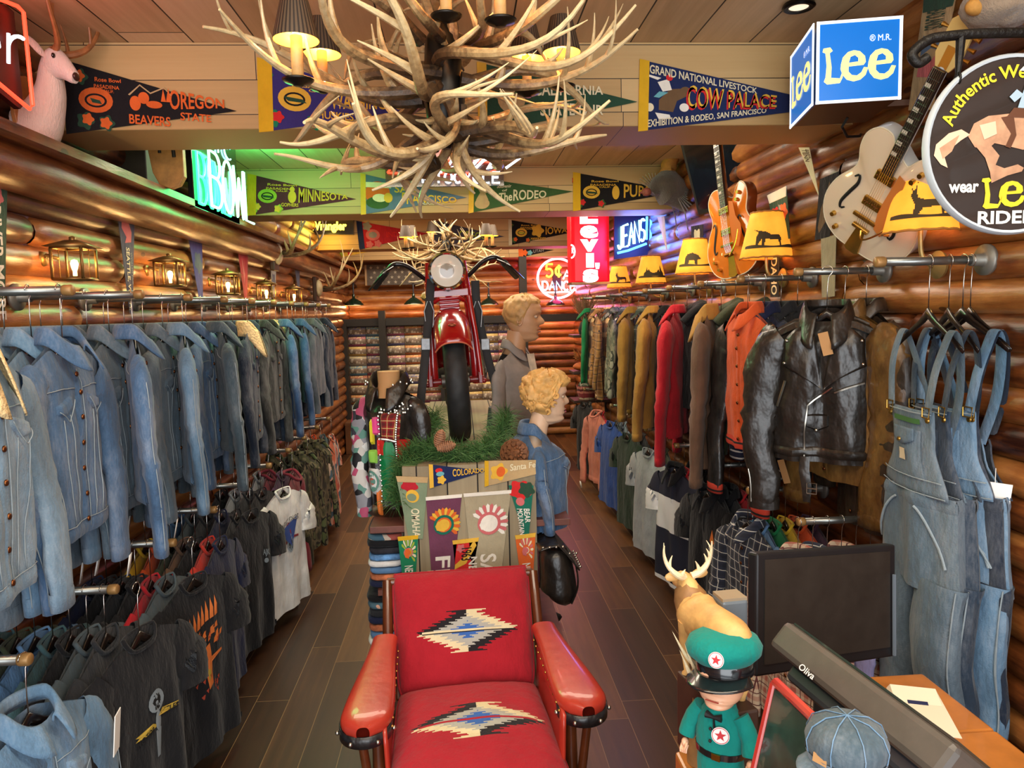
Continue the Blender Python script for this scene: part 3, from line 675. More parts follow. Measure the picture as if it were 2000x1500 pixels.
# ================================================================== RIGHT-HAND RACK
L_ = {k: leather_mat('leather_' + k, c, r, h) for k, c, r, h in (('black', '181512', .36, '302822'), ('brown', '503618', .36, '82602f'), ('dark', '241c15', .45, '453524'), ('ribbed', '1b1a1a', .3, '3a3836'))}
M_plaidtan = plaid_mat('tan_plaid_flannel', 'a87c44', '7c5428', '3a3434', 13); M_plaidblue = plaid_mat('navy_plaid_flannel', '2c3244', '1a1e2c', 'c9c8c0', 22); M_plaidgreen = plaid_mat('grey_green_plaid', '6c7466', '3c4640', 'b0aa98', 12)
M_plaidred = plaid_mat('red_cream_plaid', 'c8b49a', 'a04a3c', '5a2c2c', 20)
M_nav = blanket_mat('woven_blanket_cloth', ('b07c3c', '7c5434', '4a4440', 'c8a878', '8a3a34', '3c4a5c', '6a5a4c'), 22)
M_camo2 = camo_mat('grey_camouflage', ('4c5446', '6c7464', '8c8c78', '3c423c', 'a0a090'), 10)
def stripes(name, cols, s=60):
    t = NT(name); S = t.sep(t.coord()); f = t.m('FRACT', t.m('MULTIPLY', S[2], s)); n = len(cols)
    t.base(t.ramp(f, [(i / n, lin(c)) for i, c in enumerate(cols)], 'CONSTANT')); return t.p(rough=.9)
M_knit_red = stripes('red_black_knit', ('c8402c', 'c8402c', '201a1c', 'c8402c'), 26); M_knit_white = stripes('navy_white_knit', ('20243c', 'dcd8d0', '20243c', '20243c'), 30); M_knit_redw = stripes('red_white_knit', ('c8402c', 'e0d8d0', 'c8402c', 'e0d8d0'), 30)
UR = [
 [],
 [('biker',), ('brownleather',), ('dark', 'coat')],
 [('orange', 'wool', 'orange-red letterman jacket with black leather sleeves', dict(trim=M_knit_red, T=.045, L=.64, sl=.76, sleeve=L_['ribbed'], W=.225)), ('navy', 'wool', 'navy letterman jacket with white striped collar', dict(trim=M_knit_white)), ('charcoal', 'wool', 'black letterman jacket with white striped trim', dict(trim=M_knit_white)), ('charcoal', 'wool', 'charcoal wool jacket', {})],
 [('brown', 'coat', 'faded brown canvas work coat', dict(collar=C['tan'], T=.055, L=.82, sl=.76, W=.235)), ('olive', 'hood', 'olive hooded sweatshirt', {}), ('black', 'coat', 'black quilted coat', {}), ('forest', 'hood', 'dark green hooded sweatshirt', {})],
 [('red', 'wool', 'bright red wool jacket', dict(L=.76, sl=.78, T=.055, W=.23)), ('black', 'hood', 'black hooded sweatshirt', {}), ('charcoal', 'coat', 'charcoal coat', dict(L=.75)), ('maroon', 'shirt', 'maroon shirt', {})],
 [('duck', 'coat', 'golden tan chore coat with large collar', dict(L=.80, sl=.74, T=.055)), ('black', 'coat', 'black canvas coat', {}), ('duck', 'coat', 'tan duck jacket', {})],
 [('duck', 'coat', 'tan duck work coat', dict(L=.76, sl=.70)), ('pg', 'shirt', 'grey-green plaid shirt', {}), ('c2', 'shirt', 'grey camouflage shirt', {})],
 [('c2', 'shirt', 'grey-green camouflage shirt', dict(L=.74)), ('pg', 'shirt', 'faded green plaid shirt', {}), ('nav', 'shirt', 'multicoloured patterned shirt', {})],
 [('pt', 'shirt', 'tan plaid flannel shirt', dict(L=.84)), ('nav', 'shirt', 'brown woven blanket shirt', dict(L=.8)), ('white', 'shirt', 'white shirt', {})],
 [('kelly', 'shirt', 'bright green satin shirt', dict(L=.74)), ('nav', 'shirt', 'woven blanket shirt', {})]]
C.update(pg=M_plaidgreen, c2=M_camo2, nav=M_nav, pt=M_plaidtan, pb=M_plaidblue, ribbed=L_['ribbed'])
M_letter = pm('orange_chenille_letter', 'd8502a', .95)
def biker(loc, rz):
    g = empty('leather_jacket', loc, rz, 'black leather biker jacket with zips, snapped lapels and belt, hanging open toward the shop front', 'jacket', 'leather jackets on the right wall'); m = L_['black']
    s = Torso(.205, .055, .58, .015, seed=3, fold=.012, wrinkle=.014, slope=.55)
    s.body(30, 30).build('body', m, g)
    for sg in (-1, 1):
        s.sleeve(sg, .64, .080, .056, 5 + sg, out=.035, n=18, m=28, flat=.62, wr=.2).build('sleeve', m, g); c = s.cuff(.62, .05).build('cuff', m, g)
        b = MB(); P, R, fl = s.last; b.tube([Vector(P[i]) + Vector((R[i] * .45, sg * R[i] * .8, 0)) for i in range(len(P) - 6, len(P))], .003, 6); b.build('cuff_zip', M_zip, g)
        # epaulette
        b = MB(); s.patch(sg * .60 - .32, sg * .60 + .32, .012, .085, .014, nu=8, nv=5, mb=b); e = b.build('epaulette', m, g); thick(e, .003)
        b = MB(); p = s.pt(sg * .34, .05, 1, .022); b.sphere(p, .006, 10, 6); b.build('snap', M_zip, e)
        # broad folded lapel
        def lap(u, q):
            v0, t0 = sg * .20, .02; v1, t1 = sg * .70, .12; v2, t2 = sg * .76, .30; v3, t3 = sg * .02, .52
            v = lerp(lerp(v0, v3, q), lerp(v1, v2 if q < .5 else lerp(v2, v3, (q - .5) * 2), min(1, q * 2)), u); t = lerp(lerp(t0, t3, q), lerp(t1, t2, min(1, q * 2)) if q < .5 else lerp(t2, t3, (q - .5) * 2), u)
            return s.pt(v, t, 1, .012 + .010 * sin(pi * u) * (1 - q))
        b = MB(); b.grid(lap, 10, 14); l = b.build('lapel', m, g); thick(l, .004)
        b = MB()
        for v, t in ((.66, .135), (.71, .29)): b.sphere(s.pt(sg * v, t, 1, .022), .0065, 10, 6)
        b.build('snap', M_zip, l)
        b = MB(); s.line([(sg * .22, .53), (sg * .72, .42)] if sg > 0 else [(sg * .85, .60), (sg * .70, .42)], mb=b, r=.005, off=.006); z = b.build('pocket_zip', M_zip, g)
    c = s.collar(.03, .062, .06, rx=.06).build('collar', m, g); thick(c, .005)
    b = MB(); s.patch(-.30, .30, .01, .34, -.03, mb=b); b.build('lining', M_lining, g)
    b = MB(); b.box(tuple(s.pt(.05, .10, 1, -.012)), (.002, .035, .04)); b.build('neck_label', pm('woven_label', 'b09468', .8), g, smooth=False)
    b = MB(); s.line([(.18, .50), (-.25, .62), (-.30, .80), (-.30, .985)], mb=b, r=.004, off=.008, n=12); b.build('front_zip', M_zip, g)
    b = MB(); s.patch(-.30, .12, .68, .80, .010, nu=10, nv=8, taper=.35, mb=b); f = b.build('pocket_flap', m, g); thick(f, .003)
    b = MB(); b.sphere(s.pt(-.09, .785, 1, .019), .007, 10, 6); b.build('snap', M_zip, f)
    b = MB()
    for sd in (1, -1): b.grid(lambda u, q: s.pt(lerp(-1.0, 1.0, u) * sd, lerp(.90, .965, q), sd, .012 if 0 < q < 1 else .004), 20, 4)
    be = b.build('belt', m, g)
    b = MB(); p0 = s.pt(-.28, .96, 1, .02); b.tube([p0, p0 + V(.012, 0, -.05), p0 + V(.016, .012, -.12), p0 + V(.012, .01, -.17)], [.018, .019, .018, .012], 8, flat=.15, up=(0, 1, 0)); b.build('belt_end', m, be)
    b = MB(); q0 = p0 + V(.02, .03, -.115); b.tube([q0 + V(0, a, c_) for a, c_ in ((-.017, -.02), (.017, -.02), (.017, .02), (-.017, .02), (-.017, -.02))], .003, 6); b.tube([q0 + V(0, -.017, 0), q0 + V(.003, .02, 0)], .0022, 6); b.build('buckle', M_zip, be)
    b = MB(); b.box(tuple(s.pt(.06, .20, 1, .03)), (.002, .035, .085), (.25, 0, 0)); b.build('price_tag', M_kraft, g, smooth=False)
    return g
for i, y in enumerate(RU):
    for k, it in enumerate(UR[i]):
        x = TXR + .045 + .078 * k; z = ZRU - .013; rz = pi + R7.uniform(-.12, .02) + ({2: .10, 3: -.40, 4: -.50, 5: -.35, 6: -.3}.get(i, -.1) if k == 0 else 0); rail = '%s upper right pipe' % nth(i); grp = 'jackets on the right wall'
        if it[0] == 'biker':
            hanger((x + .055, y - .05, z), radians(-126), 'black hanger carrying the black leather biker jacket', 'hangers on the pipes'); biker((x + .055, y - .05, z), radians(-126)); continue
        if it[0] == 'brownleather':
            hanger((1.465, y + .0, z), radians(-168), 'black hanger carrying the brown leather jacket', 'hangers on the pipes')
            j = jacket((1.465, y + .0, z), radians(-168), L_['brown'], 'worn brown leather jacket with kraft price tags, behind the black biker jacket', 'leather jackets on the right wall', seed=1, kind='coat', det=2, L=.66, T=.05, sl=.66, collar=L_['brown'], name='leather_jacket')
            b = MB(); b.box((.10, -.22, -.80), (.003, .035, .10), (.3, .1, .2)); b.build('price_tag', M_kraft, j, smooth=False); continue
        if it[0] == 'dark':
            hanger((1.55, y, z), rz, 'black hanger carrying the dark brown leather coat', 'hangers on the pipes')
            jacket((1.55, y, z), rz, L_['dark'], 'dark brown leather coat nearest the wall behind the worn brown jacket', 'leather jackets on the right wall', seed=2, kind='coat', det=1, L=.85, T=.045, name='leather_coat'); continue
        c, kind, what, kw = it; kw = dict(kw); kw.setdefault('T', .032)
        hang(jacket, x, y, z, rz, C[c], what, rail, k, grp, kind=kind, seed=i + 2 * k, det=2 if i < 5 else 1, **kw)
        if what.startswith('navy jacket'): 
            pass
# letter patch on the navy letterman jacket
LR = [
 [],
 [('pr', 'shirt'), ('pb', 'shirt'), ('lilac', 'tee'), ('pr', 'shirt'), ('lilac', 'tee'), ('white', 'tee')],
 [('pb', 'shirt'), ('sky', 'tee'), ('kelly', 'tee'), ('yellow', 'tee'), ('orange', 'tee'), ('plum', 'tee')],
 [('black', 'polo'), ('black', 'polo'), ('charcoal', 'polo'), ('red', 'tee'), ('black', 'tee')],
 [('wnr', 'polo'), ('red', 'tee'), ('navy', 'polo'), ('black', 'tee')],
 [('grey', 'tee'), ('navy', 'tee'), ('olive', 'tee')],
 [('forest', 'tee'), ('forest', 'tee'), ('charcoal', 'tee')],
 [('royal', 'tee'), ('slate', 'tee'), ('heather', 'tee')],
 [('pink', 'sweat'), ('red', 'tee')],
 [('black', 'tee'), ('charcoal', 'tee')]]
C['pr'] = M_plaidred; C['wnr'] = stripes('navy_over_white_jersey', ('dcdadc', 'dcdadc', '1a1c30', '1a1c30', '1a1c30'), 1.9)
nmz = dict(pb='navy and white plaid', pr='red and cream plaid', wnr='navy and white panelled', sky='sky-blue', kelly='bright green')
rt = {}
for i, y in enumerate(RL):
    for k, (c, kind) in enumerate(LR[i]):
        x = TXR + .0 + .058 * k; z = ZRL - .013; rz = pi + R7.uniform(-.05, .05) + (.22 if k == 0 else 0); rail = '%s lower right pipe' % nth(i - 1); nm = nmz.get(c, c)
        if kind in ('shirt', 'sweat'): hang(jacket, x, y, z, rz, C[c], nm + (' shirt' if kind == 'shirt' else ' sweatshirt'), rail, k, 'shirts on the lower right pipes', kind=kind, seed=i + k, det=2 if i < 4 else 1, T=.026, L=.70)
        elif kind == 'polo': rt[(i, k)] = hang(tee, x, y, z, rz, C[c], nm + ' polo shirt', rail, k, 'shirts on the lower right pipes', seed=i + k, collar=C['black'], placket=True, name='polo_shirt', cat='shirt', L=.74)
        else: hang(tee, x, y, z, rz, C[c], nm + ' t-shirt', rail, k, 'shirts on the lower right pipes', seed=i + k, det=1 if i < 5 else 0, L=.74)
g, s = rt[(3, 0)]; print_on(g, s, 'chest_emblem', [('p', [(.36, .30), (.44, .21), (.52, .30), (.44, .33)], 1), ('p', [(.40, .29), (.44, .25), (.48, .29)], 3), ('t', ('STATION', .34, .37, .56, .345), 0), ('t', ('34', .40, .41, .50, .38), 0)], P_)
g, s = rt[(3, 1)]; print_on(g, s, 'chest_emblem', [('p', [(.40, .26), (.52, .22), (.56, .36), (.50, .42), (.46, .34)], 2)], P_)
# ------------------------------------------------------------------ bib overalls on the first upper pipe
def overalls(loc, rz, mat, label, seed=0, side=None, near=True):
    g = empty('bib_overalls', loc, rz, label, 'overalls', 'bib overalls on the right wall'); r = random.Random(seed); ph = r.uniform(0, 9)
    def surf(v, z, sd, off=0):               # hips: z from -.70 down to -1.0
        W = lerp(.185, .225, clamp((-.70 - z) / .3)); th = .055 * (1 - abs(v) ** 2.4) ** .6 + off
        return Vector((sd * th + .012 * sin(v * 7 + ph) + .008 * nz(v * 3, z * 6, seed), v * W, z))
    b = MB()
    for sd in (1, -1): b.grid(lambda u, q: surf(lerp(-1, 1, u) * sd, lerp(-.70, -.99, q), sd), 18, 10)
    b.build('hips', mat, g)
    b = MB()
    for sd in (1, -1): b.grid(lambda u, q: surf(lerp(-1, 1, u) * sd, lerp(-.692, -.735, q), sd, .005 if 0 < q < 1 else .0), 18, 3)
    b.build('waistband', mat, g)
    for sg in (-1, 1):
        P = spline([(0, sg * .112, -.955), (.01, sg * .115, -1.05), (.012 + .01 * r.random(), sg * .118, -1.2), (-.005, sg * .120, -1.34), (.0, sg * .122, -1.46)], 5); n_ = len(P)
        b = MB(); b.tube(P, [lerp(.112, .098, i / (n_ - 1)) for i in range(n_)], 18, False, flat=.48, up=(0, 1, 0), disp=lambda t, an: 1 + .10 * nz(cos(an) * 1.2, sin(an) * 1.2 + sg + seed, t * 5) + .03 * sin(t * 40) * nz(t * 6, sg, seed)); b.build('leg', mat, g)
        b = MB(); b.tube([tuple(Vector(p) + Vector((.02, sg * lerp(.110, .096, i / (n_ - 1)), 0))) for i, p in enumerate(P)], .0022, 5); b.build('side_seam', M_stitch, g)
        # straps: front half and back half over the hanger
        def ribbon(pts, w, name):
            P = [Vector(p) for p in spline(pts, 5)]; b = MB(); b.tube(P, w / 2, 8, True, flat=.16, up=(0, 1, 0)); return b.build(name, mat, g)
        st = ribbon([(.052, sg * .105, -.44), (.045, sg * .122, -.33), (.030, sg * .132, -.26), (.004, sg * .135, -.198), (-.022, sg * .132, -.25), (-.05, sg * .09, -.40), (-.055, sg * .03, -.55)], .040, 'strap')
        b = MB(); c = Vector((.058, sg * .105, -.445)); b.tube([c + V(0, a, q) for a, q in ((-.018, -.012), (.018, -.012), (.018, .018), (-.018, .018), (-.018, -.012))], .0025, 6); b.build('buckle', M_brass, st)
        b = MB(); b.lathe([(0, .004), (.008, .003), (.009, -.002)], 12, Matrix.Translation(surf(sg * .0, -.70, 1)) @ Matrix.Translation((.0, sg * .108, .235)) @ Matrix.Rotation(pi / 2, 4, 'Y')); b.build('bib_button', M_brass, g)
        # slanted hip pocket edge
        b = MB(); b.tube([surf(sg * lerp(.35, .85, i / 8), lerp(-.735, -.90, (i / 8) ** 1.4), 1, .006) for i in range(9)], .004, 6); b.build('pocket_edge', M_stitch, g)
    def bib(u, q, off=0, half=.118):
        z = lerp(-.44, -.70, q); W = lerp(half, .178, sm((q - .45) / .55)); v = lerp(-1, 1, u); return Vector((.055 + off - .03 * abs(v) ** 2.2 * (.4 + .6 * q) + .006 * nz(v * 2, q * 4, seed), v * W, z))
    bo = MB(); bo.grid(lambda u, q: bib(u, q), 14, 14); bb = bo.build('bib', mat, g); thick(bb, .005)
    b = MB(); b.grid(lambda u, q: (lambda p: Vector((-p.x, p.y * lerp(.35, 1, q), lerp(-.54, -.70, q))))(bib(u, q, 0, .118)), 12, 8); thick(b.build('back_panel', mat, g), .005)
    b = MB(); b.grid(lambda u, q: bib(lerp(.2, .80, u), lerp(.24, .80, q), .010 if 0 < u < 1 and 0 < q < 1 else .004), 8, 8); pk = b.build('bib_pocket', mat, g)
    b = MB(); b.grid(lambda u, q: bib(lerp(.26, .74, u), lerp(.22, .42, q * (1 - .3 * abs(2 * u - 1) ** 2)), .016), 8, 5); thick(b.build('pocket_flap', mat, pk), .003)
    b = MB(); b.lathe([(0, .004), (.006, .003), (.007, -.002)], 10, Matrix.Translation(bib(.5, .37, .022)) @ Matrix.Rotation(pi / 2, 4, 'Y')); b.build('pocket_button', M_brass, pk)
    for q in (.03, .80, .97): b = MB(); b.tube([bib(i / 12, q, .008) for i in range(13)], .0017, 5); b.build('topstitching', M_stitch, g)
    if near:
        b = MB(); b.grid(lambda u, q: bib(lerp(.18, .82, u), lerp(.10, .16, q), .009), 6, 2); b.build('green_tape', pm('green_woven_tape', '3c6a34', .8), g)
        b = MB(); b.grid(lambda u, q: bib(lerp(.42, .56, u), lerp(.48, .62, q), .014), 2, 2); b.build('pocket_label', pm('printed_label', 'd8c8a8', .8), pk)
    return g
M_brass = pm('antique_brass', 'a8823c', .35, .1, metal=.9)
OV = [(.19, 'greyblue', 'grey-blue bib overalls with green taped bib, front pair on the foremost right pipe', 176, True), (.255, 'dark', 'dark denim bib overalls second on the foremost right pipe', 170, False), (.30, 'light', 'light blue bib overalls third on the foremost right pipe', 184, False), (.325, 'indigo', 'indigo bib overalls nearest the wall on the foremost right pipe', 178, False)]
for dx, c, lab, a, nr in OV:
    x = TXR + dx - .02; hanger((x, RU[0], ZRU - .013), radians(a), 'black hanger carrying the ' + lab.split(' on the')[0].split(' with')[0], 'hangers on the pipes'); overalls((x, RU[0], ZRU - .013), radians(a), D[c], lab, int(dx * 100), near=nr)
b = MB(); p = at(1940, 963, Y=2.05); b.box(tuple(p), (.09, .002, .065), (0, .1, -.5)); b.box(tuple(p + V(.004, -.001, .05)), (.002, .001, .05)); 
tag(b.build('price_tag', M_white, smooth=False), 'blank white price tag hanging on the blue bib overalls', 'price tag')
# ================================================================== PENNANTS
FELT = {k: cloth_mat('felt_' + k, c, .12) for k, c in (('black', '1d1a1c'), ('navy', '1f2a52'), ('purple', '3a3070'), ('green', '2c4a38'), ('grass', '3c5a34'), ('maroon', '5a2a3a'), ('blue', '5a7088'), ('red', 'b02430'), ('teal', '1e6a56'), ('sage', '7c8c70'), ('plum', '6c3c52'), ('putty', 'a89c80'), ('yellow', 'd8a824'), ('gold', 'e0b040'), ('white', 'e8e2d4'), ('orange', 'd8642c'), ('pink', 'c86a6a'), ('cream', 'e0d4b0'), ('slate', '4a4a5c'), ('lime', '9cb03c'), ('emerald', '1e7a54'), ('sky', '6aa8b0'), ('brown', '6c5238'), ('scarlet', 'cc2c2c'), ('tan', 'b89c70'), ('grey', '8c8c88'))}
def pennant(tl, bl, tip, felt, items, label, group='felt pennants', bind=None, bw=.03, name='pennant', nrm=None, tipw=.0, sag=0.0):
    """tl, bl = corners of the wide end, tip = point; items in units: u 0..1 along, v in half-heights of the wide end"""
    tl, bl, tip = Vector(tl), Vector(bl), Vector(tip)
    if (tip - tl).cross(tl - bl).dot(CAM - tip) < 0: tl, bl = bl, tl          # lettering must read from the shop side
    o = (tl + bl) / 2; ux = tip - o; L = ux.length; uy = (tl - bl) / 2; H = uy.length
    n = nrm or ux.cross(uy).normalized()
    if n.dot(CAM - o) < 0: n = -n
    def P(u, v, w=0): return o + ux * u + uy * v + n * (w + sag * sin(u * pi * 1.5) + .0)
    R = Matrix.Identity(3); b = MB(); N = 14; pts = [(i / N, 1 - (1 - tipw) * i / N) for i in range(N + 1)]
    b.grid(lambda u, q: P(u, lerp(-1, 1, q) * (1 - (1 - tipw) * u), .0015), N, 4); b.grid(lambda u, q: P(1 - u, lerp(-1, 1, q) * (1 - (1 - tipw) * (1 - u)), 0), N, 4)
    root = b.build(name, FELT[felt]); tag(root, label, 'pennant', group)
    if bind:
        b = MB(); a = bw / L; b.prism([(-a * .25, 1.02), (a, 1.02 - a), (a, -1.02 + a), (-a * .25, -1.02)], lambda u, v, w: P(u, v, w - .001), .005); b.build('binding', FELT[bind], root, smooth=False)
    by = {}
    for n_i, it in enumerate(items): by.setdefault(('lettering', n_i) if it[0] in 'ta' else ('emblem', 0), []).append(it)
    k = H / L                                                         # v-unit to u-unit so circles stay round
    for (nm, _q), its in by.items():
        cols = []; b = MB(); lift = .0022 if nm == 'emblem' else .0036
        for j, it in enumerate(its):
            c = it[-1]
            if c not in cols: cols.append(c)
            mi = cols.index(c); w = lift + .00022 * j
            if it[0] == 't':
                _, s, u0, v0, u1, v1, e, _c = it                      # e: height scale at the far end
                vs, fs, _ = text2d(s, .018); b.add([P(lerp(u0, u1, x), lerp(v0, v1, .5) + (y - .5) * (v1 - v0) * lerp(1, e, x) + (it[5] * 0), w) for x, y in vs], fs, mi)
            elif it[0] == 'a':                                        # text on a slope following the edge: v shift with u
                _, s, u0, v0, h, u1, dv, e, _c = it
                vs, fs, _ = text2d(s, .018); b.add([P(lerp(u0, u1, x), v0 + dv * x + (y - .5) * h * lerp(1, e, x), w) for x, y in vs], fs, mi)
            elif it[0] == 'e':
                _, u, v, ru, rv, _c = it; pl = ell(0, 0, 1, 1, 20); b.add([P(u + x * ru * k, v + y * rv, w) for x, y in pl], [tuple(range(20))], mi)
            elif it[0] == 'r':                                        # rose
                _, u, v, r, _c = it; pl = [((1 + .18 * cos(5 * a)) * cos(a), (1 + .18 * cos(5 * a)) * sin(a)) for a in [2 * pi * i / 25 for i in range(25)]]; b.add([P(u + x * r * k, v + y * r, w) for x, y in pl], [tuple(range(25))], mi)
            elif it[0] == 'p':
                _, pl, _c = it; b.add([P(u, v, w) for u, v in pl], [tuple(range(len(pl)))], mi)
        b.build(nm, [FELT[c] for c in cols], root, smooth=False)
    return root
def bowl(k, c1, c2, rose='scarlet', leaf='green', u=.16, txt='gold', dark='black'):
    """stadium with roses on a bowl-game pennant; k = half height / length"""
    f = lambda x: x * k
    return [('r', u - f(.35), .58, .20, leaf), ('r', u - f(.38), .60, .15, rose), ('e', u + f(.05), -.02, .46, .34, c1), ('e', u + f(.05), -.03, .30, .19, dark), ('e', u + f(.05), -.03, .24, .14, c1),
            ('p', [(u - f(.10), .03), (u + f(.16), -.02), (u + f(.22), -.12), (u - f(.04), -.09)], c2), ('r', u - f(.25), -.60, .22, leaf), ('r', u + f(.32), -.62, .2, leaf), ('r', u - f(.18), -.55, .15, rose), ('r', u + f(.30), -.62, .15, rose),
            ('t', 'Rose Bowl', u + f(.05), .48, u + f(.75), .60, .8, txt), ('t', 'PASADENA', u + f(.02), .30, u + f(.70), .41, .9, txt), ('t', 'CALIF.', u + f(.25), .20, u + f(.55), .28, .9, txt)]
Y1, Y2, Y3, Y4 = 3.05 - .006, 5.56 - .006, 8.50 - .006, 10.15 - .006
def onbeam(Y, tl, bl, tip): return at(*tl, Y=Y), at(*bl, Y=Y), at(*tip, Y=Y)
# --- first beam
p = onbeam(Y1, (122, 116), (130, 262), (462, 217)); k = ((p[0] - p[1]).length / 2) / (p[2] - (p[0] + p[1]) / 2).length
pennant(*p, 'black', bowl(k, 'orange', 'green', 'orange', 'green', .17, 'orange') + [('p', [(.37, .20), (.44, .50), (.50, .30), (.58, .48), (.62, .28), (.62, .25), (.58, .44), (.50, .26), (.44, .46), (.38, .18)], 'tan'), ('e', .41, -.02, .15, .2, 'orange'), ('e', .46, .14, .15, .16, 'orange'), ('e', .52, -.02, .22, .1, 'orange'), ('p', [(.56, .08), (.575, .42), (.59, .08)], 'orange'), ('p', [(.59, .08), (.605, .46), (.625, .08)], 'orange'),
  ('t', 'BEAVERS', .37, -.58, .61, -.32, 1, 'orange'), ('t', 'OREGON', .61, -.12, .93, .44, .42, 'orange'), ('t', 'STATE', .67, -.38, .85, -.16, .9, 'orange')], 'black felt pennant with orange stadium and OREGON STATE lettering', 'pennants on the first beam')
p = onbeam(Y1, (508, 114), (512, 258), (830, 214))
pennant(*p, 'purple', bowl(.44, 'gold', 'green', 'scarlet', 'emerald', .18) + [('t', 'HUSKIES', .34, -.50, .56, -.28, .9, 'gold'), ('t', 'WASHINGTON', .42, -.22, .92, .30, .3, 'gold')], 'purple felt pennant with yellow edge partly hidden behind the antler chandelier', 'pennants on the first beam', bind='yellow', bw=.045)
p = onbeam(Y1, (935, 122), (938, 262), (1245, 199))
pennant(*p, 'green', [('e', .2, 0, .4, .4, 'tan'), ('t', 'CALIFORNIA', .34, .10, .78, .48, .62, 'cream'), ('t', 'STATE FAIR', .38, -.46, .78, -.06, .7, 'cream')], 'dark green felt pennant reading CALIFORNIA STATE FAIR', 'pennants on the first beam', bind='gold')
p = onbeam(Y1, (1253, 117), (1250, 256), (1600, 205))
pennant(*p, 'navy', [('a', 'GRAND NATIONAL LIVESTOCK', .045, .76, .25, .645, -.46, .66, 'cream'), ('a', 'EXHIBITION & RODEO, SAN FRANCISCO', .04, -.80, .25, .70, .55, .66, 'cream'),
  ('t', 'COW PALACE', .25, -.36, .75, .32, .50, 'scarlet'), ('t', 'COW PALACE', .258, -.31, .757, .37, .50, 'gold'),
  ('p', [(.10, -.10), (.16, .22), (.24, .26), (.26, .06), (.20, -.1), (.18, -.42), (.10, -.38)], 'brown'), ('e', .245, .18, .16, .13, 'brown'), ('p', [(.09, .40), (.15, .50), (.17, .20), (.12, .14)], 'white'), ('e', .155, .54, .10, .09, 'scarlet'), ('p', [(.09, .46), (.03, .56), (.04, .60), (.11, .52)], 'white'), ('p', [(.10, .14), (.07, -.02), (.10, -.04), (.15, .12)], 'sky'), ('p', [(.08, -.46), (.16, -.5), (.17, -.62), (.10, -.64)], 'white'), ('e', .24, -.28, .14, .12, 'white'), ('e', .05, -.32, .12, .12, 'cream')],
  'navy felt pennant with yellow edge reading COW PALACE and a rodeo rider', 'pennants on the first beam', bind='yellow', bw=.032, tipw=.10)
# --- second beam
p = onbeam(Y2, (487, 340), (486, 421), (696, 389))
pennant(*p, 'maroon', bowl(.39, 'lime', 'green', 'gold', 'lime', .15) + [('e', .40, -.02, .2, .3, 'gold'), ('e', .40, .34, .12, .14, 'gold'), ('t', 'GOPHERS', .30, -.50, .46, -.32, .9, 'gold'), ('t', 'MINNESOTA', .46, -.30, .92, .46, .25, 'gold')], 'maroon felt pennant with yellow edge reading MINNESOTA', 'pennants on the second beam', bind='yellow', bw=.05)
p = onbeam(Y2, (706, 339), (707, 419), (912, 386))
pennant(*p, 'blue', [('e', .15, .05, .62, .60, 'orange'), ('p', [(.02, .35), (.03, .60), (.25, .60), (.28, .33)], 'cream'), ('e', .15, -.40, .58, .30, 'grass'), ('e', .17, -.16, .36, .2, 'cream'), ('e', .25, -.14, .22, .24, 'gold'), ('t', 'SAN', .31, .12, .52, .52, .8, 'gold'), ('t', 'FRANCISCO', .38, -.44, .90, .16, .45, 'gold'), ('t', 'CALIFORNIA', .54, -.42, .74, -.28, .9, 'cream')], 'grey-blue felt pennant reading SAN FRANCISCO beside the neon motorcycle sign', 'pennants on the second beam', bind='gold')
p = onbeam(Y2, (918, 345), (917, 416), (1119, 374))
pennant(*p, 'grass', [('e', .12, -.5, .42, .30, 'tan'), ('p', [(.06, -.3), (.10, .1), (.08, .3), (.14, .48), (.20, .36), (.19, .14), (.15, .05), (.18, -.3)], 'tan'), ('t', 'Souvenir', .26, .32, .40, .52, .9, 'cream'), ('t', 'of', .31, .12, .36, .26, .9, 'cream'), ('a', 'The', .28, -.22, .52, .41, .06, .9, 'cream'), ('t', 'RODEO', .42, -.42, .74, .22, .6, 'cream')], 'green felt pennant reading The RODEO with a bucking horse', 'pennants on the second beam', bind='gold')
p = onbeam(Y2, (1122, 337), (1122, 412), (1330, 374))
pennant(*p, 'black', bowl(.36, 'gold', 'green', 'scarlet', 'grass', .14) + [('e', .385, -.05, .2, .36, 'gold'), ('t', 'PURDUE', .46, -.34, .88, .40, .35, 'gold')], 'black felt pennant with yellow lettering PURDUE beside the mounted game bird', 'pennants on the second beam', bind='yellow', bw=.045)
# --- third beam and fourth beam
p = onbeam(Y3, (698, 432), (704, 487), (836, 456))
pennant(*p, 'red', [('e', .20, 0, .5, .4, 'pink'), ('e', .20, 0, .3, .22, 'grey'), ('r', .13, .62, .3, 'grey'), ('r', .14, -.66, .24, 'pink'), ('r', .26, -.62, .24, 'pink'), ('t', 'INDIANA', .40, -.2, .8, .2, .5, 'scarlet')], 'red felt pennant behind the far antler chandelier', 'pennants on the far beams', bind='navy', bw=.05)
p = onbeam(Y3, (846, 430), (846, 484), (985, 462))
pennant(*p, 'slate', [('r', .2, 0, .5, 'tan'), ('t', 'OREGON', .36, -.40, .85, .36, .45, 'lime')], 'grey felt pennant with green letters right behind the far chandelier', 'pennants on the far beams')
p = onbeam(Y3, (994, 429), (995, 479), (1126, 452))
pennant(*p, 'black', bowl(.38, 'gold', 'lime', 'orange', 'grass', .16) + [('r', .42, .1, .46, 'gold'), ('t', 'HAWKEYES', .32, -.62, .54, -.42, 1, 'gold'), ('t', 'IOWA', .54, -.22, .86, .40, .55, 'gold')], 'black felt pennant reading IOWA next to the tall red sign', 'pennants on the far beams', bind='cream', bw=.03)
p = onbeam(Y4, (650, 491), (652, 506), (722, 491))
